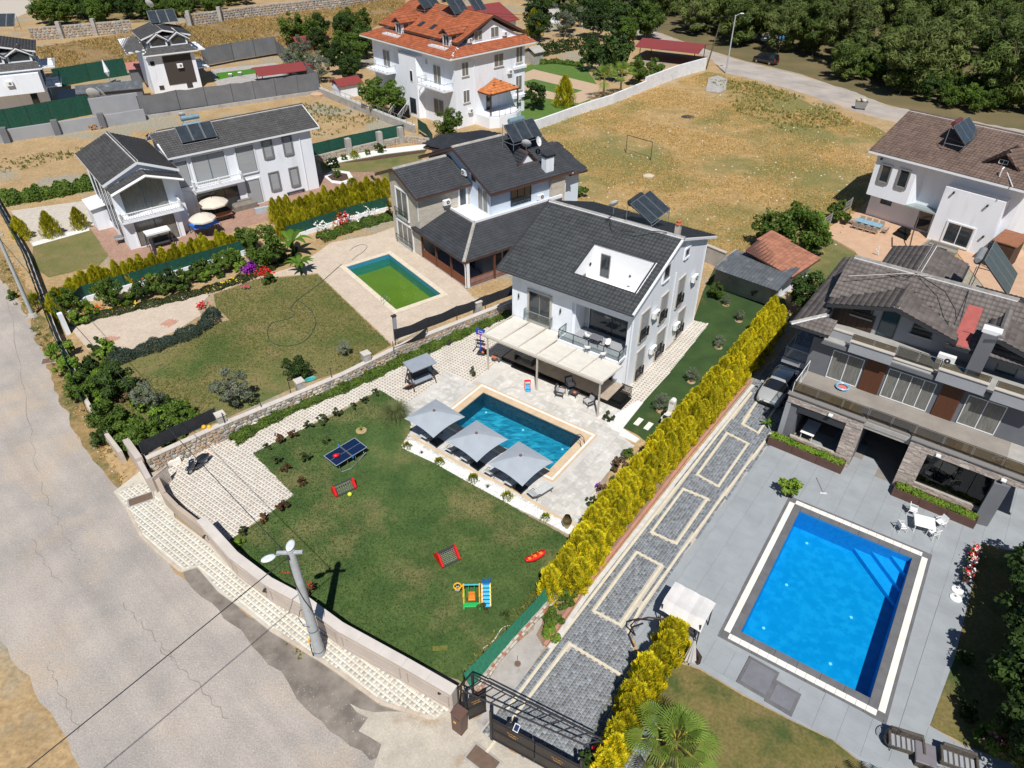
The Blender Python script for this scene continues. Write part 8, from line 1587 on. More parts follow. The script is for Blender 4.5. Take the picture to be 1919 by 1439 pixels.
hose('thin pale pipe lying along the concrete strip by the brick wall',[(905,1215),(925,1200),(940,1178),(955,1172),(965,1178)],WHITEP,.02,.05)
t=T('round_drain_plate','small round brown plate with a rod on the concrete strip','ground plate',tuple(P(970,1244,.04))); m=MB(); m.cyl((0,0,0),.18,.04,14); m.o('plate',MATS['rust cover'],t); m=MB(); m.tube([(0,0,.03),(.0,.05,.7)],.012,5); m.o('rod',GALV,t)
p=P(825,1215,.06); m=MB(); m.box((0,0,.01),(.85,.3,.02)); m.box((0,.15,.015),(.06,.8,.03)) if False else None; m.o('flat_board',mat('mossy board',(.16,.16,.03),(.12,.13,.03),scale=4,rough=.9,world=False),None,tuple(p),R(4),label='flat olive board lying on the lawn near the street wall',cat='board')
t=T('inflatable_ring','red and blue inflatable ring on the villa terrace','pool ring',tuple(P(1578,727,4.36))); m=MB(); m.lathe((0,0,.08),[(.42,0),(.5,.07),(.42,.14),(.34,.07),(.42,0)],18); m.o('ring_tube',plain('pale blue vinyl',(.2,.42,.6),.4),t); m=MB(); m.cyl((0,0,.04),.3,.05,16); m.o('ring_floor',plain('salmon vinyl',(.6,.16,.13),.5),t)
# ================= vegetation =================
def quads(c,d,n,L,W,taper=.35):
    """leaf blades: centres c, long axis d, normal n (all N,3), length L, width W"""
    d=d/np.linalg.norm(d,axis=1,keepdims=True); s=np.cross(d,n); s/=np.linalg.norm(s,axis=1,keepdims=True)+1e-9
    L=np.asarray(L).reshape(-1,1)/2; W=np.asarray(W).reshape(-1,1)/2
    V=np.stack([c-d*L-s*W*taper,c-d*L+s*W*taper,c+s*W+d*L*.15,c+d*L,c-s*W+d*L*.15],1)
    return V
def leafmesh(name,V,mt,shade):
    N=len(V); F_=np.arange(N*5).reshape(N,5); return npmesh(name,V.reshape(-1,3),F_,mt,np.clip(shade,0,1))
def rnd(n,k=3): return RNG.normal(size=(n,k))
def unit(v): return v/(np.linalg.norm(v,axis=1,keepdims=True)+1e-9)
def blobs(name,mt,n,H,Rr,base,clumps,ls,squash=1.0,asp=.6,seed_top=0):
    """broadleaf crown: leaf-sized faces on many small clumps scattered through an uneven volume"""
    cc=unit(rnd(clumps))*RNG.uniform(.25,1,(clumps,1))**.6*np.array([Rr,Rr,(H-base)/2*squash]); cc[:,2]+=base+(H-base)/2
    cr=RNG.uniform(.15,.36,clumps)*Rr; k=RNG.integers(0,clumps,n); dirs=unit(rnd(n)); c=cc[k]+dirs*(cr[k]*RNG.uniform(.7,1.1,n))[:,None]*np.array([1,1,.8])
    nn=unit(dirs+rnd(n)*.6+np.array([0,0,.5])); d=np.cross(nn,rnd(n)); L=ls*RNG.uniform(.6,1.4,n)
    sh=RNG.uniform(0,1,clumps)[k]*.6+RNG.uniform(0,.4,n)
    return leafmesh(name,quads(c,d,nn,L,L*asp),mt,sh)
def conifer(name,mt,n,H,Rr,ls,col=False,point=1.0):
    """upright conifer: feathery sprays pointing up and out"""
    t=RNG.uniform(0,1,n)**.8; z=H*(.03+.95*t); prof=(np.sin(np.clip(t,0,1)*PI*.5+PI*.5)**point if not col else np.minimum(1,(1-t)*2.6)**.8*(.75+.25*np.sin(t*9)))
    a=RNG.uniform(0,2*PI,n); lob=1+.22*np.sin(a*5+z*3)+.12*np.sin(a*9-z*5); r=Rr*np.clip(prof,0.03,1)*lob*RNG.uniform(.72,1.05,n)
    c=np.c_[r*np.cos(a),r*np.sin(a),z]; out=np.c_[np.cos(a),np.sin(a),np.zeros(n)]; d=unit(out*.45+np.array([0,0,1.0])+rnd(n)*.22); nn=unit(out+rnd(n)*.4)
    L=ls*RNG.uniform(.6,1.5,n); return leafmesh(name,quads(c,d,nn,L,L*.22,.5),mt,RNG.uniform(0,1,n)*.5+.5*(np.sin(a*5+z*3)*.5+.5))
def trunkmesh(name,H,r,limbs=5,spread=.5,mt=None):
    m=MB(); m.tube([(0,0,-.1),(.04*H,0,H*.4),(.0,.03*H,H)],[r,r*.75,r*.35],7)
    for i in range(limbs): a=i*2.4; z=H*(.45+.1*i); m.tube([(0,0,z),(math.cos(a)*spread*H*.4,math.sin(a)*spread*H*.4,z+H*.2),(math.cos(a)*spread*H*.7,math.sin(a)*spread*H*.7,z+H*.3)],[r*.45,r*.3,r*.12],5)
    return m.mesh(name,mt or BARK)
BARK=mat('bark',(.16,.12,.085),(.10,.075,.055),scale=6,rough=.95,world=False); PALEBARK=mat('pale bark',(.34,.3,.25),(.25,.22,.18),scale=5,rough=.95,world=False)
GOLDL=leafmat('golden cypress leaf',(.22,.27,.02),(1.0,.84,.03),.4); GOLDG=leafmat('olive gold cypress leaf',(.22,.25,.016),(.68,.60,.03),.4)
DKG=leafmat('dark green leaf',(.022,.05,.010),(.065,.11,.022)); MIDG=leafmat('mid green leaf',(.05,.10,.012),(.13,.20,.03)); BRG=leafmat('bright green leaf',(.09,.18,.014),(.22,.32,.04)); OLV=leafmat('olive leaf',(.12,.145,.09),(.26,.29,.20)); PINEL=leafmat('pine needle',(.05,.085,.018),(.15,.20,.045),.3); PINE2=leafmat('pale pine needle',(.07,.10,.025),(.19,.23,.065),.3)
REDL=leafmat('reddish rose leaf',(.09,.035,.018),(.16,.09,.035)); LAV=leafmat('lavender leaf',(.03,.055,.04),(.075,.11,.08)); ROSEL=leafmat('rose leaf',(.03,.05,.015),(.09,.11,.03)); STRAW=leafmat('dry grass blade',(.64,.45,.19),(.44,.33,.12),.4); DRYR=leafmat('dry shrub leaf',(.14,.08,.045),(.22,.17,.08))
def flmat(n,c): return plain('%s petal'%n,c,.7)
PET={'red':flmat('red',(.62,.015,.02)),'white':flmat('white',(.8,.8,.74)),'pink':flmat('pink',(.65,.12,.2)),'purple':flmat('purple',(.25,.02,.32)),'orange':flmat('orange',(.75,.16,.01)),'yellow':flmat('yellow',(.75,.55,.03)),'rose':flmat('rose',(.55,.16,.3))}
VM={}
def variants(key,fn,k):
    VM[key]=[fn(i) for i in range(k)]
def tree(key,lab,x,y,s=1,group=None,name='tree',cat='tree',trunk='trunk',z=0,sz=None,rz=None):
    parts=random.choice(VM[key]); r=rz if rz is not None else random.uniform(0,2*PI)
    if len(parts)==1:
        o=ob(name,parts[0][1],None,(x,y,z),r,lab,cat,group); o.scale=(s,s,sz or s); return o
    t=T(name,lab,cat,(x,y,z),r,group); t.scale=(s,s,sz or s)
    for nm,me in parts: ob(nm,me,t)
    return t
variants('gold',lambda i:[('trunk',trunkmesh('trunk',1.6,.06,0)),('crown',conifer('crown',GOLDL,4600,3.0,.70,.29,True))],5)
variants('goldsmall',lambda i:[('trunk',trunkmesh('trunk',1.2,.05,0)),('crown',conifer('crown',GOLDG,1500,2.3,.72,.30,False,.7))],4)
variants('goldcone',lambda i:[('trunk',trunkmesh('trunk',1.2,.08,0)),('crown',conifer('crown',GOLDG,2600,3.0,1.0,.30,False,.75))],2)
variants('pine',lambda i:[('trunk',trunkmesh('trunk',6.5,.2,6,.45)),('crown',blobs('crown',[PINEL,PINEL,PINE2][i%3],7500,9.5,3.4,.6,40,.62,1.0,.22))],6)
variants('broad',lambda i:[('trunk',trunkmesh('trunk',2.6,.14,6,.5)),('crown',blobs('crown',MIDG,4600,5.0,2.1,.9,44,.27))],3)
variants('darkbroad',lambda i:[('trunk',trunkmesh('trunk',2.6,.14,6,.5)),('crown',blobs('crown',DKG,4600,5.0,2.1,.8,44,.28))],3)
variants('olive',lambda i:[('trunk',trunkmesh('trunk',2.0,.13,6,.5,PALEBARK)),('crown',blobs('crown',OLV,3800,3.9,1.45,.6,34,.19,1,.35))],3)
variants('bush',lambda i:[('crown',blobs('crown',MIDG,1500,1.7,.95,.05,18,.2))],3); variants('bushbright',lambda i:[('crown',blobs('crown',BRG,1400,1.6,.95,.05,18,.22))],2); variants('bushdark',lambda i:[('crown',blobs('crown',DKG,1300,1.6,.9,.05,16,.2))],2)
variants('rose',lambda i:[('crown',blobs('crown',ROSEL,260,.75,.36,.05,9,.14))],3); variants('redrose',lambda i:[('crown',blobs('crown',REDL,300,.75,.38,.05,9,.13))],2)
variants('ball',lambda i:[('crown',conifer('crown',leafmat('lime dwarf conifer',(.13,.17,.01),(.42,.42,.02),.3),500,.55,.36,.13,False,.45))],2)
variants('dry',lambda i:[('crown',blobs('crown',DRYR,500,.9,.6,.02,12,.16))],2)
W2=lambda px,py,z=0:P2(px,py,z)
def scatter(kinds,lab,group,poly,n,smin,smax,mind,name='tree',cat='tree'):
    A=np.array(poly); pts=[]; tries=0
    while len(pts)<n and tries<n*60:
        tries+=1; x=random.uniform(A[:,0].min(),A[:,0].max()); y=random.uniform(A[:,1].min(),A[:,1].max())
        if not inpoly([x],[y],poly)[0] or any((x-a)**2+(y-b)**2<mind*mind for a,b in pts): continue
        pts.append((x,y)); tree(random.choice(kinds),lab,x,y,random.uniform(smin,smax),group,name,cat)
    return pts
def along(pts,step,jit=.0):
    out=[];acc=0
    for a,b in zip(pts[:-1],pts[1:]):
        a=Vector(a);b=Vector(b);L=(b-a).length; s=acc
        while s<L: out.append((a+(b-a)*(s/L))); s+=step
        acc=s-L
    return out
HC=PL([(1043,1128),(1075,1082),(1130,1000),(1205,905),(1270,832),(1335,755),(1395,685),(1448,612)])
H1_=along(path_off(HC,.4),.58); H2_=along(path_off(HC,-.45)[:],.58)
allh=[(p,0) for p in H1_]+[(p,1) for p in H2_[2:]]; allh.sort(key=lambda q:q[0].y)
for i,(p,r) in enumerate(allh):
    tree('gold','tall golden cypress in the long hedge between the back lawn and the cobbled drive',p.x+random.uniform(-.12,.12),p.y+random.uniform(-.12,.12),random.uniform(.9,1.08),'golden cypresses of the long hedge beside the drive','golden_cypress','cypress',z=.05,sz=random.uniform(.78,1.1))
for i,(px,py) in enumerate([(1262,1222),(1243,1246),(1224,1268),(1214,1296),(1196,1318),(1190,1345),(1172,1366),(1164,1395),(1148,1412),(1144,1440),(1130,1462),(1246,1222),(1205,1285),(1178,1335)]):
    x,y=W2(px,py); tree('gold','tall golden cypress in the short hedge between the gate drive and the blue pool deck',x,y,random.uniform(.95,1.12),'golden cypresses of the short hedge beside the gate drive','golden_cypress','cypress',sz=random.uniform(.95,1.12))
for pts,st,s0 in ((path_off(FB,1.0)[0:6],.75,1.1),(path_off(FB,1.8)[1:5],1.1,1.0),(path_off(FB2,1.1),.75,1.15),(PL([(520,418),(600,398),(680,380),(728,368)]),.8,1.15)):
    for p in along(pts,st): tree('goldsmall','small upright golden cypress in the row beside the left white house terrace',p.x+random.uniform(-.15,.15),p.y+random.uniform(-.15,.15),random.uniform(.85,1.15)*s0,'small golden cypresses beside the left white house','golden_cypress','cypress',sz=random.uniform(.8,1.15)*s0*1.1)
for i,(px,py,s) in enumerate([(45,448,.95),(100,443,1.05),(153,428,.9)]):
    x,y=W2(px,py); tree('goldcone',['clipped golden conifer leftmost of three in the pale gravel','plump golden conifer in the middle of three in the pale gravel','slim golden conifer nearest the left white house'][i],x,y,s,'three golden conifers in pale gravel','golden_conifer','conifer')
x,y=W2(1057,200); tree('goldcone','large golden conifer beside the far blue pool',x,y,1.75,None,'golden_conifer','conifer')
x,y=W2(1000,68); tree('goldcone','golden conifer behind the orange roofed house',x,y,2.0,None,'golden_conifer','conifer')
for k,px,py,s,lab in [('olive',445,762,1.0,'silvery olive tree on the yellowing lawn by the stone wall'),('darkbroad',562,712,.5,'small dark round tree right of the silvery olive tree'),('olive',646,668,.42,'small grey green shrub tree right of the dark round tree'),('olive',692,694,.42,'sparse small tree at the top of the stone wall near the swing seat'),
 ('broad',165,752,.55,'spreading green tree at the roadside corner'),('darkbroad',228,748,.68,'dense dark tree in the middle of the roadside thicket'),('broad',215,812,.6,'broad green tree at the bottom of the roadside thicket'),('broad',285,838,.6,'green tree leaning over the black shade net'),('olive',285,770,.7,'greyish tree on the lawn side of the roadside thicket'),('broad',345,800,.5,'light open tree at the right end of the roadside thicket'),
 ('broad',125,590,.6,'green tree at the corner of the flower bed by the gate'),('broad',212,575,.6,'green tree in the flower bed in front of the fence'),('darkbroad',325,545,.5,'dark round shrub tree in the flower bed'),('broad',432,505,.45,'small green tree in the flower bed beside the low wall'),('broad',505,498,.9,'largest green tree over the flower bed by the banana plant'),('darkbroad',268,560,.45,'dark small tree between two others in the flower bed'),('broad',465,470,.6,'green tree behind the fence near the tarpaulin'),
 ('broad',706,215,1.15,'leafy tree in front of the left side of the tall white house'),('broad',738,214,1.05,'second leafy tree touching the white stair rails'),('broad',842,262,.95,'round tree in front of the corner of the tall white house'),('darkbroad',1003,205,.9,'dark tree at the right corner of the tall white house'),
 ('darkbroad',1150,150,1.75,'very large dark tree beside the maroon shelter'),('broad',1195,160,1.0,'green tree in front of the maroon shelter'),('darkbroad',1108,135,1.2,'dark tree left of the very large one'),('broad',1225,150,.8,'small green tree under the edge of the maroon shelter'),
 ('olive',570,125,1.6,'olive tree by the maroon hut'),('olive',600,155,1.5,'olive tree in front of the maroon hut'),('darkbroad',640,140,1.2,'dark tree right of the maroon hut'),('broad',665,128,1.3,'green tree left of the tall white house'),('broad',555,88,1.4,'tall bright tree behind the maroon hut'),('darkbroad',690,110,1.2,'dark tree touching the balcony of the tall white house'),('olive',545,140,1.3,'olive tree next to the sloping grey net'),
 ('darkbroad',1512,590,.95,'dark tree between the shed and the grey villa'),('bushbright',1535,560,1.3,'bright shrub right of the dark tree by the villa'),('broad',1480,480,1.15,'large green tree beside the tan terrace'),('broad',1440,470,.95,'left green tree of the pair by the field edge'),('bushbright',1525,440,1.5,'bright bush against the timber fence'),('bush',1568,415,1.6,'green bush at the corner of the tan terrace'),('broad',1520,478,.75,'small green tree between the lawn and the tan terrace'),
 ('bush',1078,368,1.5,'green bush at the rear corner of the grey roofed house'),('broad',1340,560,.35,'small leafy tree by the back corner of the white house')]:
    x,y=W2(px,py); tree(k,lab,x,y,s,None,'tree' if k not in('olive',) else 'olive_tree','tree' if 'bush' not in k else 'bush')
for i,(px,py,s) in enumerate([(1346,652,.36),(1295,716,.36),(1238,771,.42),(1384,602,.3),(1412,560,.4),(1360,572,.3)]):
    x,y=W2(px,py); lab='young olive tree on the back lawn, %s'%['third from the barbecue','second from the barbecue','right behind the barbecue','fourth from the barbecue','by the grey shed corner','against the shed wall'][i]
    tree('olive',lab,x,y,s,'young olive trees on the back lawn','olive_tree','tree',z=.05); m=MB(); m.cyl((x,y,.05),.36*1.0,.02,12); m.o('planting_disc',SAND,kind='structure')
RB=[(295,670,0),(410,600,1),(530,555,1),(675,480,0),(795,430,0),(930,360,0),(1065,300,0),(1170,240,0),(1265,180,0),(830,610,0),(645,760,0),(385,780,0),(465,860,1),(600,980,1),(440,1210,1),(270,1310,1),(100,1420,0)]
pos_=['by the sharp lawn corner','second along the top edge','third along the top edge','fourth along the top edge','fifth along the top edge','sixth along the top edge','seventh along the top edge','eighth along the top edge','at the top corner of the lawn','left of the table tennis table','loose green one below the lawn corner','below the lawn corner near the paving','dark red one along the left edge','on a thin stem by the left edge','just below the paved corner','below it on the lower paved edge','near the street wall']
for i,(a,b,r) in enumerate(RB):
    x,y=W2(440+a/4.8,700+b/4.8+6); tree('redrose' if r else 'rose','%s rose bush on the lawn, %s'%('reddish' if r else 'green',pos_[i]),x,y,random.uniform(.85,1.2),'rose bushes along the lawn edge','rose_bush','bush',z=.05)
for i,(px,py) in enumerate([(763,841),(824,871),(887,903),(951,936),(1022,975)]):
    x,y=W2(px,py); tree('ball','round lime dwarf conifer in the white gravel, %s from the grass clump'%['first','second','third','fourth','fifth'][i],x,y,random.uniform(.95,1.15),'lime dwarf conifers in the gravel bed','dwarf_conifer','shrub',z=.09)
for i,(px,py,k,s,lab) in enumerate([(1107,945,'bushdark',.45,'low dark shrub in the narrow bed beside the patio corner'),(1130,930,'dry',1.0,'dry reddish shrub in the narrow bed'),(1160,880,'dry',1.1,'dry shrub under the golden hedge'),(1178,858,'bush',.55,'green shrub at the hedge end of the narrow bed'),(1150,905,'bush',.4,'small green shrub in the middle of the narrow bed'),(1140,790,'rose',1.2,'small spiky shrub by the right pergola post'),(888,703,'rose',1.1,'small spiky plant on the patio edge'),
 (1030,1200,'bushbright',.6,'bright shrub at the end of the golden hedge bed'),(1035,1165,'bush',.7,'green shrub under the end of the golden hedge'),(1062,1135,'bush',.6,'green shrub between hedge and kerb'),(1008,1140,'bushbright',.35,'creeping plant on the brick wall'),
 (905,1150,'rose',1.0,'small shrub on the lawn beside the play set'),(945,1155,'rose',.8,'small shrub by the green netting'),(452,1022,'bushbright',.4,'bright bush beside the lower paved corner'),(580,1110,'redrose',1.2,'red leaved plant on the street wall top left of the pole'),
 (120,672,'bushbright',1.1,'bright vine over the garden front wall'),(135,705,'bushbright',1.1,'bright vine bush lower on the garden front wall'),(165,740,'bushbright',1.0,'bright bush in the roadside thicket'),(300,805,'bushbright',1.1,'bright climber along the black shade net'),(345,812,'bushbright',.9,'bright climber at the right end of the shade net'),(250,830,'bush',1.2,'bush at the wall end above the side gate'),(200,830,'bushdark',1.0,'dark bush outside the wall by the verge'),(190,660,'bushdark',.9,'grey dark bush at the end of the lavender border'),
 (150,610,'bushbright',.9,'bright bush near the dark gate'),(395,515,'bush',.7,'round bush in the flower bed middle'),(350,540,'bushdark',.7,'dark bush in the flower bed'),(240,570,'bush',.8,'bush in the flower bed left part'),(480,495,'bush',.9,'bush under the largest flower bed tree'),
 (625,315,'bushdark',1.0,'dark conical bush at the end of the left house terrace'),(645,300,'bush',.5,'small round bush in the white crescent'),(665,296,'ball',2.0,'yellow round bush in the white crescent'),(690,290,'bush',.5,'low bush along the white bed'),(712,285,'bushdark',.9,'dark ball bush in front of the stone pillar'),(632,332,'bush',.6,'round bush in the small ring bed'),(700,350,'bushdark',.9,'dark ball bush by the green mesh corner'),(662,352,'ball',2.4,'yellow bush on the brick terrace corner'),
 (22,560,'bush',.6,'bush by the roadside pole'),(72,575,'ball',2.6,'yellow green weed clump between wall and pole'),(1805,1240,'bushdark',.5,'small dark bush on the shaded side lawn'),(1812,1340,'bushdark',.6,'leafy dark plant on the side lawn edge'),(1850,1400,'bush',1.0,'oleander bush at the bottom right corner')]):
    x,y=W2(px,py); tree(k,lab,x,y,s,None,'shrub','shrub')
def border(name,lab,pts,w,h_,mt,n,ls,cat='hedge',z=0,asp=.6,fl=None):
    pts=[Vector(p) for p in pts]; L=[(b-a).length for a,b in zip(pts[:-1],pts[1:])]; tot=sum(L); s=RNG.uniform(0,tot,n); c=np.zeros((n,3)); cum=np.cumsum([0]+L)
    k=np.clip(np.searchsorted(cum,s)-1,0,len(L)-1); A=np.array([tuple(p) for p in pts]); Dv=A[1:]-A[:-1]; f=((s-cum[k])/np.array(L)[k])[:,None]; q=A[k]+Dv[k]*f; nn=np.c_[-Dv[k][:,1],Dv[k][:,0]]/np.array(L)[k][:,None]
    th=RNG.uniform(0,PI,n); wob=1+.18*np.sin(s*2.1)+.12*np.sin(s*5.3); r=RNG.uniform(.8,1.05,n)*wob
    off=np.cos(th)*w/2*r; c[:,:2]=q+nn*off[:,None]; c[:,2]=z+np.sin(th)**.7*h_*r; out=np.c_[nn*np.cos(th)[:,None],np.sin(th)]; nr=unit(out+rnd(n)*.5); d=unit(np.cross(nr,rnd(n))+out*.3); Ls=ls*RNG.uniform(.6,1.4,n)
    V=quads(c,d,nr,Ls,Ls*asp); sh=RNG.uniform(0,1,n)*.5+.5*(np.sin(s*3)*.5+.5)
    return ob(name,leafmesh(name,V,mt,sh),None,label=lab,cat=cat)
border('clipped_border','long leafy green border running along the foot of the stone wall',path_off(PL([(441,835),(500,798),(560,768),(640,737),(700,710),(745,688),(850,640),(955,592)]),.25),.95,.62,MIDG,15000,.17,z=.05)
border('lavender_border','low grey green lavender border curving round the pale paving',PL([(208,682),(250,668),(330,640),(375,622),(400,600),(398,585)]),1.5,.85,LAV,9000,.2,asp=.25,z=0)
border('dark_hedge','dark green hedge on top of the low stone wall left of the long white house',PL([(10,382),(80,372),(175,352)]),2.0,1.5,MIDG,6000,.3)
border('flower_bed_border','mixed green flower bed along the pale path',PL([(140,605),(200,590),(300,568),(400,543),(470,520),(540,488),(560,478)]),1.3,.45,ROSEL,7000,.18,'flower bed'); border('rose_bed_border','green bed under the white and red roses',PL([(600,452),(650,432),(735,408)]),1.6,.8,MIDG,4500,.2,'flower bed')
border('far_hedge','long dark clipped hedge in the gardens beyond the tall white house',PL([(1010,105),(1060,95),(1110,85),(1115,110)]),2.5,2.2,DKG,3500,.45); border('wall_foot_hedge','green planting along the upper stone wall of the far garden',PL([(1010,120),(1040,118),(1090,125)]),1.5,.8,MIDG,1500,.3)
for a,b,lab,o_ in (((.2,5.5),0,'yellow green planting in the left planter box',0),((9.1,14.1),0,'yellow green planting in the right planter box',1)):
    an=R(-36.8); q=[(o6[0]+u*math.cos(an)-.15*math.sin(an),o6[1]+u*math.sin(an)+.15*math.cos(an)) for u in a]; border('planter_greens',lab,q,.6,.32,BRG,1300,.16,'planting',z=.62)
def flowers(name,lab,pts,n,spread,zr,colr,s=.07,cat='flowers'):
    V=[];n0=0
    C=[];
    for i in range(n): px,py=random.choice(pts); x,y=W2(px,py); C.append((x+random.gauss(0,spread),y+random.gauss(0,spread),random.uniform(*zr)))
    C=np.array(C); k=len(C)*3; c=np.repeat(C,3,0)+rnd(k)*s*.4; nr=unit(rnd(k)+np.array([0,0,1.2])); d=np.cross(nr,rnd(k)); V=quads(c,d,nr,np.full(k,s*2),np.full(k,s*1.7),.8)
    return ob(name,leafmesh(name,V,PET[colr],RNG.uniform(0,1,k)),None,label=lab,kind='stuff')
flowers('white_roses','scattered white roses in front of the green mesh fence',[(602,432),(615,438),(640,425),(665,420),(690,412),(700,408),(610,440)],110,.45,(.6,1.3),'white',.09)
flowers('red_roses','cluster of red roses among the white ones',[(640,425),(650,418),(645,432)],70,.35,(.7,1.3),'red',.09)
x,y=W2(502,530); tree('bush','rose bush crowded with pink red blooms at the lawn corner',x,y,.8,None,'rose_bush','bush'); flowers('pink_blooms','pink red blooms covering the round rose bush on the lawn corner',[(500,526)],90,.42,(.7,1.35),'red',.08); flowers('pale_pink_blooms','few pale pink blooms on a small rose beside the paving',[(462,543)],16,.2,(.3,.6),'pink',.07)
flowers('bougainvillea','purple flower mass beside the fence',[(466,512),(470,505)],220,.35,(.2,.9),'purple',.08); flowers('crimson_flowers','crimson flowers at the top of the lavender border',[(378,580),(382,578)],30,.25,(.3,.7),'red',.08)
flowers('orange_flowers','orange flowers at the road end of the flower bed',[(165,592),(186,583),(325,545),(268,533),(286,531)],50,.25,(.3,.8),'orange',.09); flowers('yellow_flowers','yellow flowers sprinkled along the flower bed',[(395,548),(420,535),(250,575),(210,588),(440,528)],60,.5,(.3,.5),'yellow',.07)
flowers('wall_flowers','red flowers poking over the street wall beside the pole',[(545,1108),(588,1128),(592,1130)],16,.1,(1.7,1.9),'red',.04); flowers('gate_roses','crimson roses at the right end of the driveway gate',[(1115,1428),(1120,1425)],24,.12,(.9,1.4),'red',.07); x,y=W2(1110,1440); tree('bushdark','dark rose bush at the right end of the driveway gate',x,y,.8,None,'rose_bush','bush')
flowers('oleander_blooms','pink oleander blooms at the bottom right corner',[(1862,1385),(1885,1398),(1860,1420)],60,.4,(.9,1.7),'rose',.08); flowers('purple_flower','small purple flower tuft at the patio corner',[(1120,915)],14,.1,(.2,.5),'purple',.06)
for i,(px,py,c) in enumerate([(1822,1042,'red'),(1818,1062,'white'),(1810,1083,'red')]):
    p=P(px,py,.04); t=T('flower_box',['upper flower box with white and red flowers by the side lawn','middle flower box of the three by the side lawn','lower flower box nearest the white parasol bases'][i],'flower box',tuple(p),R(50),'three flower boxes by the side lawn'); m=MB(); m.bev((0,0,.2),(.8,.4,.4),.02); m.o('box',PLB,t); ob('foliage',blobs('foliage',MIDG,260,.75,.36,.35,8,.12),t)
    for cc in ('red','white') if i!=1 else ('white','red'):
        k=50; cA=rnd(k)*np.array([.22,.12,.06])+np.array([0,0,.72]); nr=unit(rnd(k)+np.array([0,0,1.2])); ob('blooms',leafmesh('blooms',quads(cA,np.cross(nr,rnd(k)),nr,np.full(k,.14),np.full(k,.12),.8),PET[cc],np.zeros(k)),t)
o=ob('potted_shrub',blobs('potted_shrub',BRG,700,1.3,.7,.1,18,.22),None,tuple(P(1478,921,.5)),label='lime green leafy shrub growing in the square terracotta pot',cat='shrub')
scatter(['bush','bushdark','bush','bushbright'],'green shrub in the flower bed in front of the green mesh fence','shrubs of the flower bed',PL([(150,600),(300,562),(400,535),(470,512),(560,478),(560,450),(450,480),(300,530),(150,575)]),26,.5,1.0,1.0,'shrub','shrub'); scatter(['bush','bushdark','bushbright','dry'],'shrub or weed clump at the foot of the roadside thicket','shrubs of the roadside thicket',PL([(130,690),(200,660),(260,740),(390,790),(330,850),(230,850),(150,760)]),26,.6,1.1,1.1,'shrub','shrub')
def blades(name,mt,n,r0,R1,H,w=.03,droop=.6,seg=4):
    V=[];F_=[];sh=[]
    for i in range(n):
        a=random.uniform(0,2*PI); q=random.uniform(.3,1); h_=H*random.uniform(.7,1.1); x0=r0*random.uniform(0,1)*math.cos(a); y0=r0*random.uniform(0,1)*math.sin(a); k=len(V); s=Vector((-math.sin(a),math.cos(a),0))*w
        for j in range(seg+1):
            t=j/seg; rr=R1*q*t**1.2; z=h_*(math.sin(t*PI*.5*(1+droop*q))); p=Vector((x0+rr*math.cos(a),y0+rr*math.sin(a),max(z,.03))); ww=1-t*.85; V+=[p-s*ww,p+s*ww]
        for j in range(seg): F_.append((k+2*j,k+2*j+1,k+2*j+3,k+2*j+2)); sh.append(random.random())
    return npmesh(name,np.array([tuple(v) for v in V]),np.array(F_),mt,np.array(sh))
ob('ornamental_grass',blades('ornamental_grass',leafmat('fountain grass',(.09,.12,.04),(.22,.24,.10),.3),900,.25,1.55,1.3,.012),None,tuple(P(742,785,.05)),label='large arching ornamental grass clump beside the first parasol',cat='grass clump')
for i,(px,py,s,lab) in enumerate([(677,806,.45,'small yellow palm seedling in a pale planting disc on the lawn'),(790,850,.3,'small grey succulent in the gravel between the first two lime conifers'),(914,914,.32,'spiky agave in the gravel between the third and fourth lime conifers')]):
    o=ob('spiky_plant',blades('spiky_plant',BRG if i==0 else ROSEL,26,.05,.9,.8,.05,.3),None,tuple(P(px,py,.09)),label=lab,cat='plant'); o.scale=(s,s,s)
m=MB(); m.cyl(tuple(P(677,807,.05)),.42,.03,14); m.o('planting_disc',mat('straw disc',(.45,.34,.17),(.38,.28,.14),scale=6,rough=.95),kind='structure')
def fan(m,c,d,s,n=26,sp=4.0):
    """fan palm leaf: separate blades spread from the end of the stalk"""
    c=Vector(c); d=Vector(d).normalized(); side=d.cross(Vector((0,0,1))); side.normalize(); up=side.cross(d)
    for k in range(n):
        a=(k/(n-1)-.5)*sp; q=(d*math.cos(a)+side*math.sin(a)); L=s*(.7+.3*math.cos(a)); e=c+q*L-up*.16*L+Vector((0,0,-.1*L)); mid=c+q*L*.6+up*.03*s; w=q.cross(up)*.02*s
        m.add([c,mid-w*1.3,mid+w*1.3,e],[(0,1,2),(1,3,2)])
def fanpalm(lab,x,y,H,s,nf=22,mt=None):
    t=T('fan_palm',lab,'palm tree',(x,y,0)); m=MB(); m.tube([(0,0,0),(0,0,H*.5),(0,0,H)],[.2,.17,.16],10); m.o('trunk',BARK,t)
    for i in range(nf):
        a=i*2.4; el=1.35-1.6*i/nf+random.uniform(-.12,.12); d=Vector((math.cos(a)*math.cos(el),math.sin(a)*math.cos(el),math.sin(el))); st=s*random.uniform(.75,1.15)*(.6+.5*i/nf); e=Vector((0,0,H))+d*st; e.z-=.1*st
        m=MB(); m.ct=None; m.tube([(0,0,H-.1),tuple((Vector((0,0,H))+e)/2+Vector((0,0,.04))),tuple(e)],.022*s,4,False); m.o('frond_stalk',plain('yellow green stalk',(.35,.32,.05),.5),t)
        m=MB(); dd=Vector((d.x,d.y,d.z-.2)); fan(m,e,dd,s*random.uniform(.62,.78)); m.o('frond',mt or FANL,t)
    return t
FANL=leafmat('fan palm leaf',(.20,.30,.05),(.42,.50,.12),.4)
p=P(1268,1385,2.9); fanpalm('big fan palm at the bottom of the photo between the cypresses and the front lawn',p.x,p.y,2.7,1.5,22)
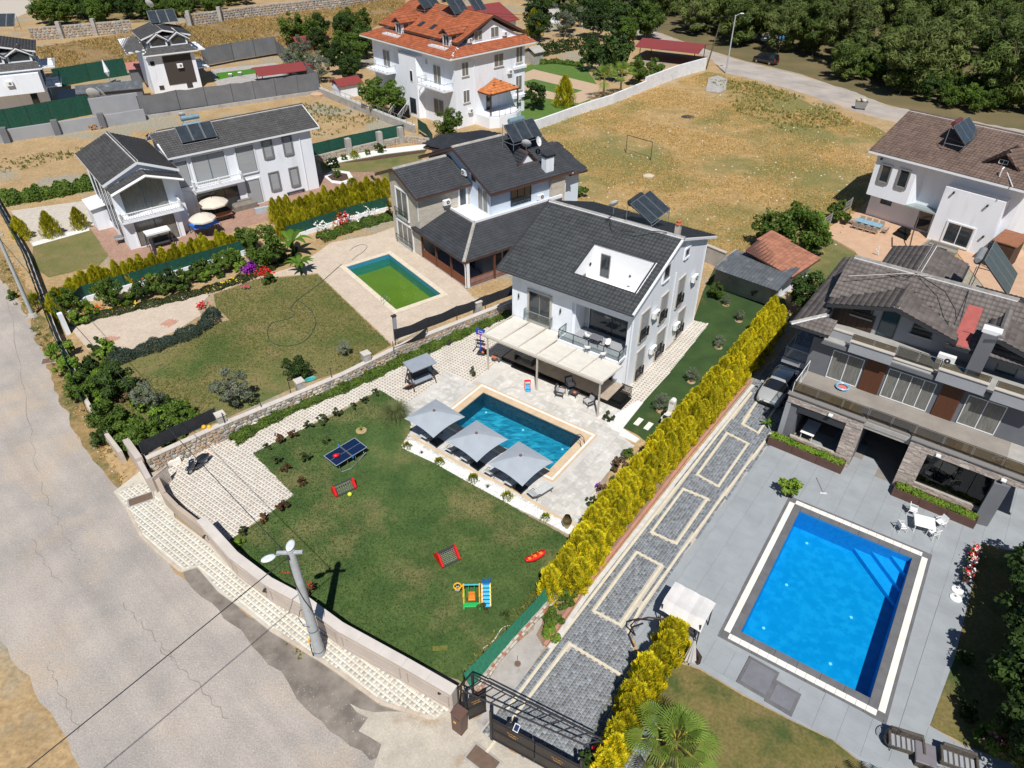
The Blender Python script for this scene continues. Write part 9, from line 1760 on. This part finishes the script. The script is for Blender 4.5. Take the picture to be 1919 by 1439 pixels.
for i,(px,py,s) in enumerate([(1130,188,2.1),(1162,180,1.9)]): x,y=W2(px,py); fanpalm(['left of the two fan palms beyond the long white wall','right of the two fan palms beyond the long white wall'][i],x,y,4.0,s,16)
def feather(lab,x,y,H,s,n=14,mt=None,name='feather_palm'):
    t=T(name,lab,'palm tree',(x,y,0)); m=MB(); m.tube([(0,0,0),(0,0,H)],[.16,.12],8); m.o('trunk',BARK,t)
    for i in range(n):
        a=i*2.4; m=MB(); el=random.uniform(.4,1.1);
        pts=[Vector((math.cos(a)*s*q*math.cos(el*(1-q*.5)),math.sin(a)*s*q*math.cos(el*(1-q*.5)),H+s*q*math.sin(el)*(1-q*.75))) for q in [j/9 for j in range(10)]]
        for j in range(1,10):
            d=(pts[j]-pts[j-1]).normalized(); side=d.cross(Vector((0,0,1))).normalized()
            for sg in (-1,1):
                for u in (0,.5): p=pts[j-1].lerp(pts[j],u); L=s*.28*(1-.5*abs(j/9-.4)); e=p+side*sg*L+d*L*.5-Vector((0,0,L*.25)); m.add([p,p+d*.05*s,e],[(0,1,2)])
        m.tube(pts,.015,3,False); m.o('frond',mt or FANL,t)
x,y=W2(1690,1545); feather('feathery palm whose tips rise into the bottom edge near the rattan sofa',x,y,1.2,1.4); x,y=W2(1640,1530); feather('feathery palm below the bottom edge casting a shadow on the deck',x,y,1.6,1.5); x,y=W2(1785,1535); feather('feathery palm right of the rattan table at the bottom edge',x,y,1.5,1.5)
def banana(lab,px,py,s,n=7):
    t=T('banana_plant',lab,'plant',tuple(P(px,py,.0))); m=MB(); m.tube([(0,0,0),(0,0,.9*s)],[.12*s,.08*s],8); m.o('stem',BRG,t)
    for i in range(n):
        a=i*2.4; el=random.uniform(.5,1.2); m=MB(); vs=[];k=7
        for j in range(k+1): q=j/k; r=1.3*s*q*math.cos(el*(1-.5*q)); z=.8*s+1.3*s*q*math.sin(el)*(1-.7*q*q); w=.2*s*math.sin(PI*min(1,q*.9+.06)); sx,sy=-math.sin(a)*w,math.cos(a)*w; vs+=[(r*math.cos(a)-sx,r*math.sin(a)-sy,z-.05*s),(r*math.cos(a),r*math.sin(a),z),(r*math.cos(a)+sx,r*math.sin(a)+sy,z-.05*s)]
        m.add(vs,[(3*j+c,3*j+c+1,3*j+c+4,3*j+c+3) for j in range(k) for c in (0,1)]); m.o('leaf',BRG,t)
banana('upright banana plant behind the pale terrace corner',552,478,1.9); banana('low spreading banana plant at the lawn corner',565,512,1.3,11)
for px,py,s,lab in ((1583,848,.6,'banana plant at the right end of the left planter box'),(1437,800,.5,'banana plant at the left end of the left planter box'),(1690,895,.5,'young banana plant at the left end of the right planter box'),(1520,840,.01,'')):
    if s>.1: p=P(px,py,.6); banana(lab,px,py,s,5)
scatter(['broad','broad','darkbroad'],'bushy green tree in the row above the upper stone wall','green trees above the upper stone wall',PL([(75,32),(160,15),(450,-2),(480,12),(380,32),(240,44),(80,58)]),55,.8,1.3,2.6)
scatter(['olive','darkbroad','broad'],'garden tree at the top centre between the upper wall and the tall white house','garden trees at the top centre',PL([(450,-20),(900,-45),(1000,-30),(760,-25),(470,5)]),14,1.0,1.5,4)
scatter(['broad','darkbroad','olive','darkbroad'],'garden tree beyond the tall white house left of the far road','garden trees beyond the tall white house',PL([(985,10),(1120,5),(1240,60),(1230,105),(1120,75),(1000,85)]),30,1.0,1.7,4.5)
scatter(['broad','darkbroad'],'small tree between the maroon hut and the tall white house','small trees left of the tall white house',PL([(560,60),(680,50),(690,160),(640,175),(610,165),(560,140)]),13,.8,1.2,3.5)
FOR=PL([(1235,58),(1310,84),(1400,96),(1500,124),(1640,172),(1790,204),(1960,215)])+[(215,150),(215,290),(25,290),(20,215)]
scatter(['pine'],'tall pine in the dense dark wood beyond the far road','pines of the wood beyond the far road',FOR,270,.9,1.5,5.2,'pine_tree','pine tree')
scatter(['darkbroad','broad','broad'],'bright rounded shrub along the edge of the pine wood','shrubs along the edge of the pine wood',PL([(1560,138),(1660,170),(1790,208),(1919,228),(1960,200),(1800,175),(1640,135),(1560,112)]),34,.65,1.05,2.6,'shrub','shrub')
for i,(px,py) in enumerate([(1935,1120),(1930,1165),(1928,1215),(1924,1265),(1918,1315),(1915,1365),(1925,1425),(1940,1470),(1960,1140),(1960,1240),(1955,1340)]):
    x,y=W2(px,py); tree('darkbroad','tall dark evergreen along the right edge shading the side lawn',x,y,1.0,'dark evergreens along the right edge','tree','tree',sz=1.15)
def tufts(name,lab,poly,n,s,mt,z=.01,excl=()):
    A=np.array(poly); x=RNG.uniform(A[:,0].min(),A[:,0].max(),n*3); y=RNG.uniform(A[:,1].min(),A[:,1].max(),n*3); k=inpoly(x,y,poly)
    for e in excl: k&=~inpoly(x,y,e)
    k&=(np.sin(x*.35+np.sin(y*.22)*2)+np.sin(y*.31+x*.17)+RNG.normal(0,.8,len(x)))>-.3
    x,y=x[k][:n],y[k][:n]; n=len(x); c=np.repeat(np.c_[x,y,np.full(n,z)],4,0); m_=len(c); sc=np.repeat(RNG.uniform(.5,1.5,n),4)*s; d=unit(rnd(m_)*.55+np.array([0,0,1.0])); c=c+rnd(m_)*np.array([s*.35,s*.35,0]); c[:,2]+=sc*.42; nr=unit(rnd(m_)*np.array([1,1,.3]))
    return ob(name,leafmesh(name,quads(c,d,nr,sc,sc*.28,.7),mt,np.repeat(RNG.uniform(0,1,n),4)),None,label=lab,kind='stuff')
FP=PL([(985,262),(1010,240),(1325,134),(1400,150),(1500,185),(1600,222),(1680,262),(1660,330),(1600,400),(1560,470),(1440,520),(1330,480),(1250,420),(1090,380),(1060,330),(1030,290)])
tufts('field_grass','dry straw and green tufts across the open field',FP,22000,.2,STRAW); tufts('field_weeds','greener weeds along the road side of the field',PL([(1330,150),(1420,155),(1560,200),(1600,235),(1480,250),(1380,210)]),1100,.34,leafmat('weed leaf',(.12,.15,.035),(.26,.26,.07)))
tufts('verge_grass','dry grass and weeds on the verge between road and walls',PL([(-60,440),(20,470),(80,575),(120,650),(160,745),(210,830),(255,915),(245,935),(190,860),(130,760),(90,670),(40,570),(-60,470)]),9000,.16,STRAW); tufts('verge_weeds','green weeds in patches along the verge',PL([(0,470),(60,560),(110,650),(160,745),(215,850),(200,850),(130,740),(70,640),(10,540)]),1500,.25,MATS['weed leaf'])
tufts('lot_weeds','sparse weeds over the sandy lots',PL([(0,330),(160,290),(580,190),(720,225),(600,260),(400,240),(0,300)]),1600,.35,MATS['weed leaf']); tufts('upper_grass','dry grass on the upper field',PL([(60,92),(520,18),(760,-10),(760,20),(600,100),(380,105),(240,120),(100,128)]),12000,.5,STRAW)
tufts('kerb_weeds','weeds growing along the pavement kerb near the pole',PL([(510,1165),(560,1175),(600,1225),(560,1235),(520,1200)]),200,.13,MATS['weed leaf']); tufts('lawn_edge_grass','longer grass along the lawn edge by the netting',PL([(1045,1080),(1030,1080),(960,1150),(865,1262),(875,1275),(985,1165)]),700,.22,MATS['weed leaf'],.05)
LB_=[LAWNP]; tufts('lawn_blades','short mown blades of the big lawn',LAWNP,26000,.06,leafmat('lawn blade',(.065,.125,.028),(.14,.20,.05),.4),.05); tufts('pool_lot_blades','short yellowing blades of the lawn by the green pool',PL([(165,660),(235,668),(330,628),(430,600),(405,575),(400,552),(480,524),(595,514),(733,647),(650,693),(560,722),(410,790),(262,850),(225,800),(190,720)]),22000,.1,leafmat('yellow lawn blade',(.26,.24,.08),(.18,.22,.06),.4),.02)
pebbles('loose_stones',PL([(0,515),(60,605),(100,690),(150,800),(230,930),(262,985),(245,925),(200,870),(120,700),(60,580),(0,490)]),1500,.012,.05,PEB,[(.55,.5,.43),(.42,.38,.33),(.6,.56,.5)])['label']='loose stones and gravel spilling over the road edge'
pebbles('road_gravel',PL([(0,520),(60,610),(150,840),(262,975),(430,1160),(745,1385),(800,1439),(160,1439),(62,1290),(0,1200)]),9000,.012,.022,PEB,[(.5,.46,.41),(.36,.33,.3),(.62,.57,.5)])['label']='fine gravel scattered over the worn road'
pebbles('field_stones',FP,500,.02,.12,PEB,[(.6,.55,.46),(.5,.44,.36)])['label']='pale stones lying in the dry field'
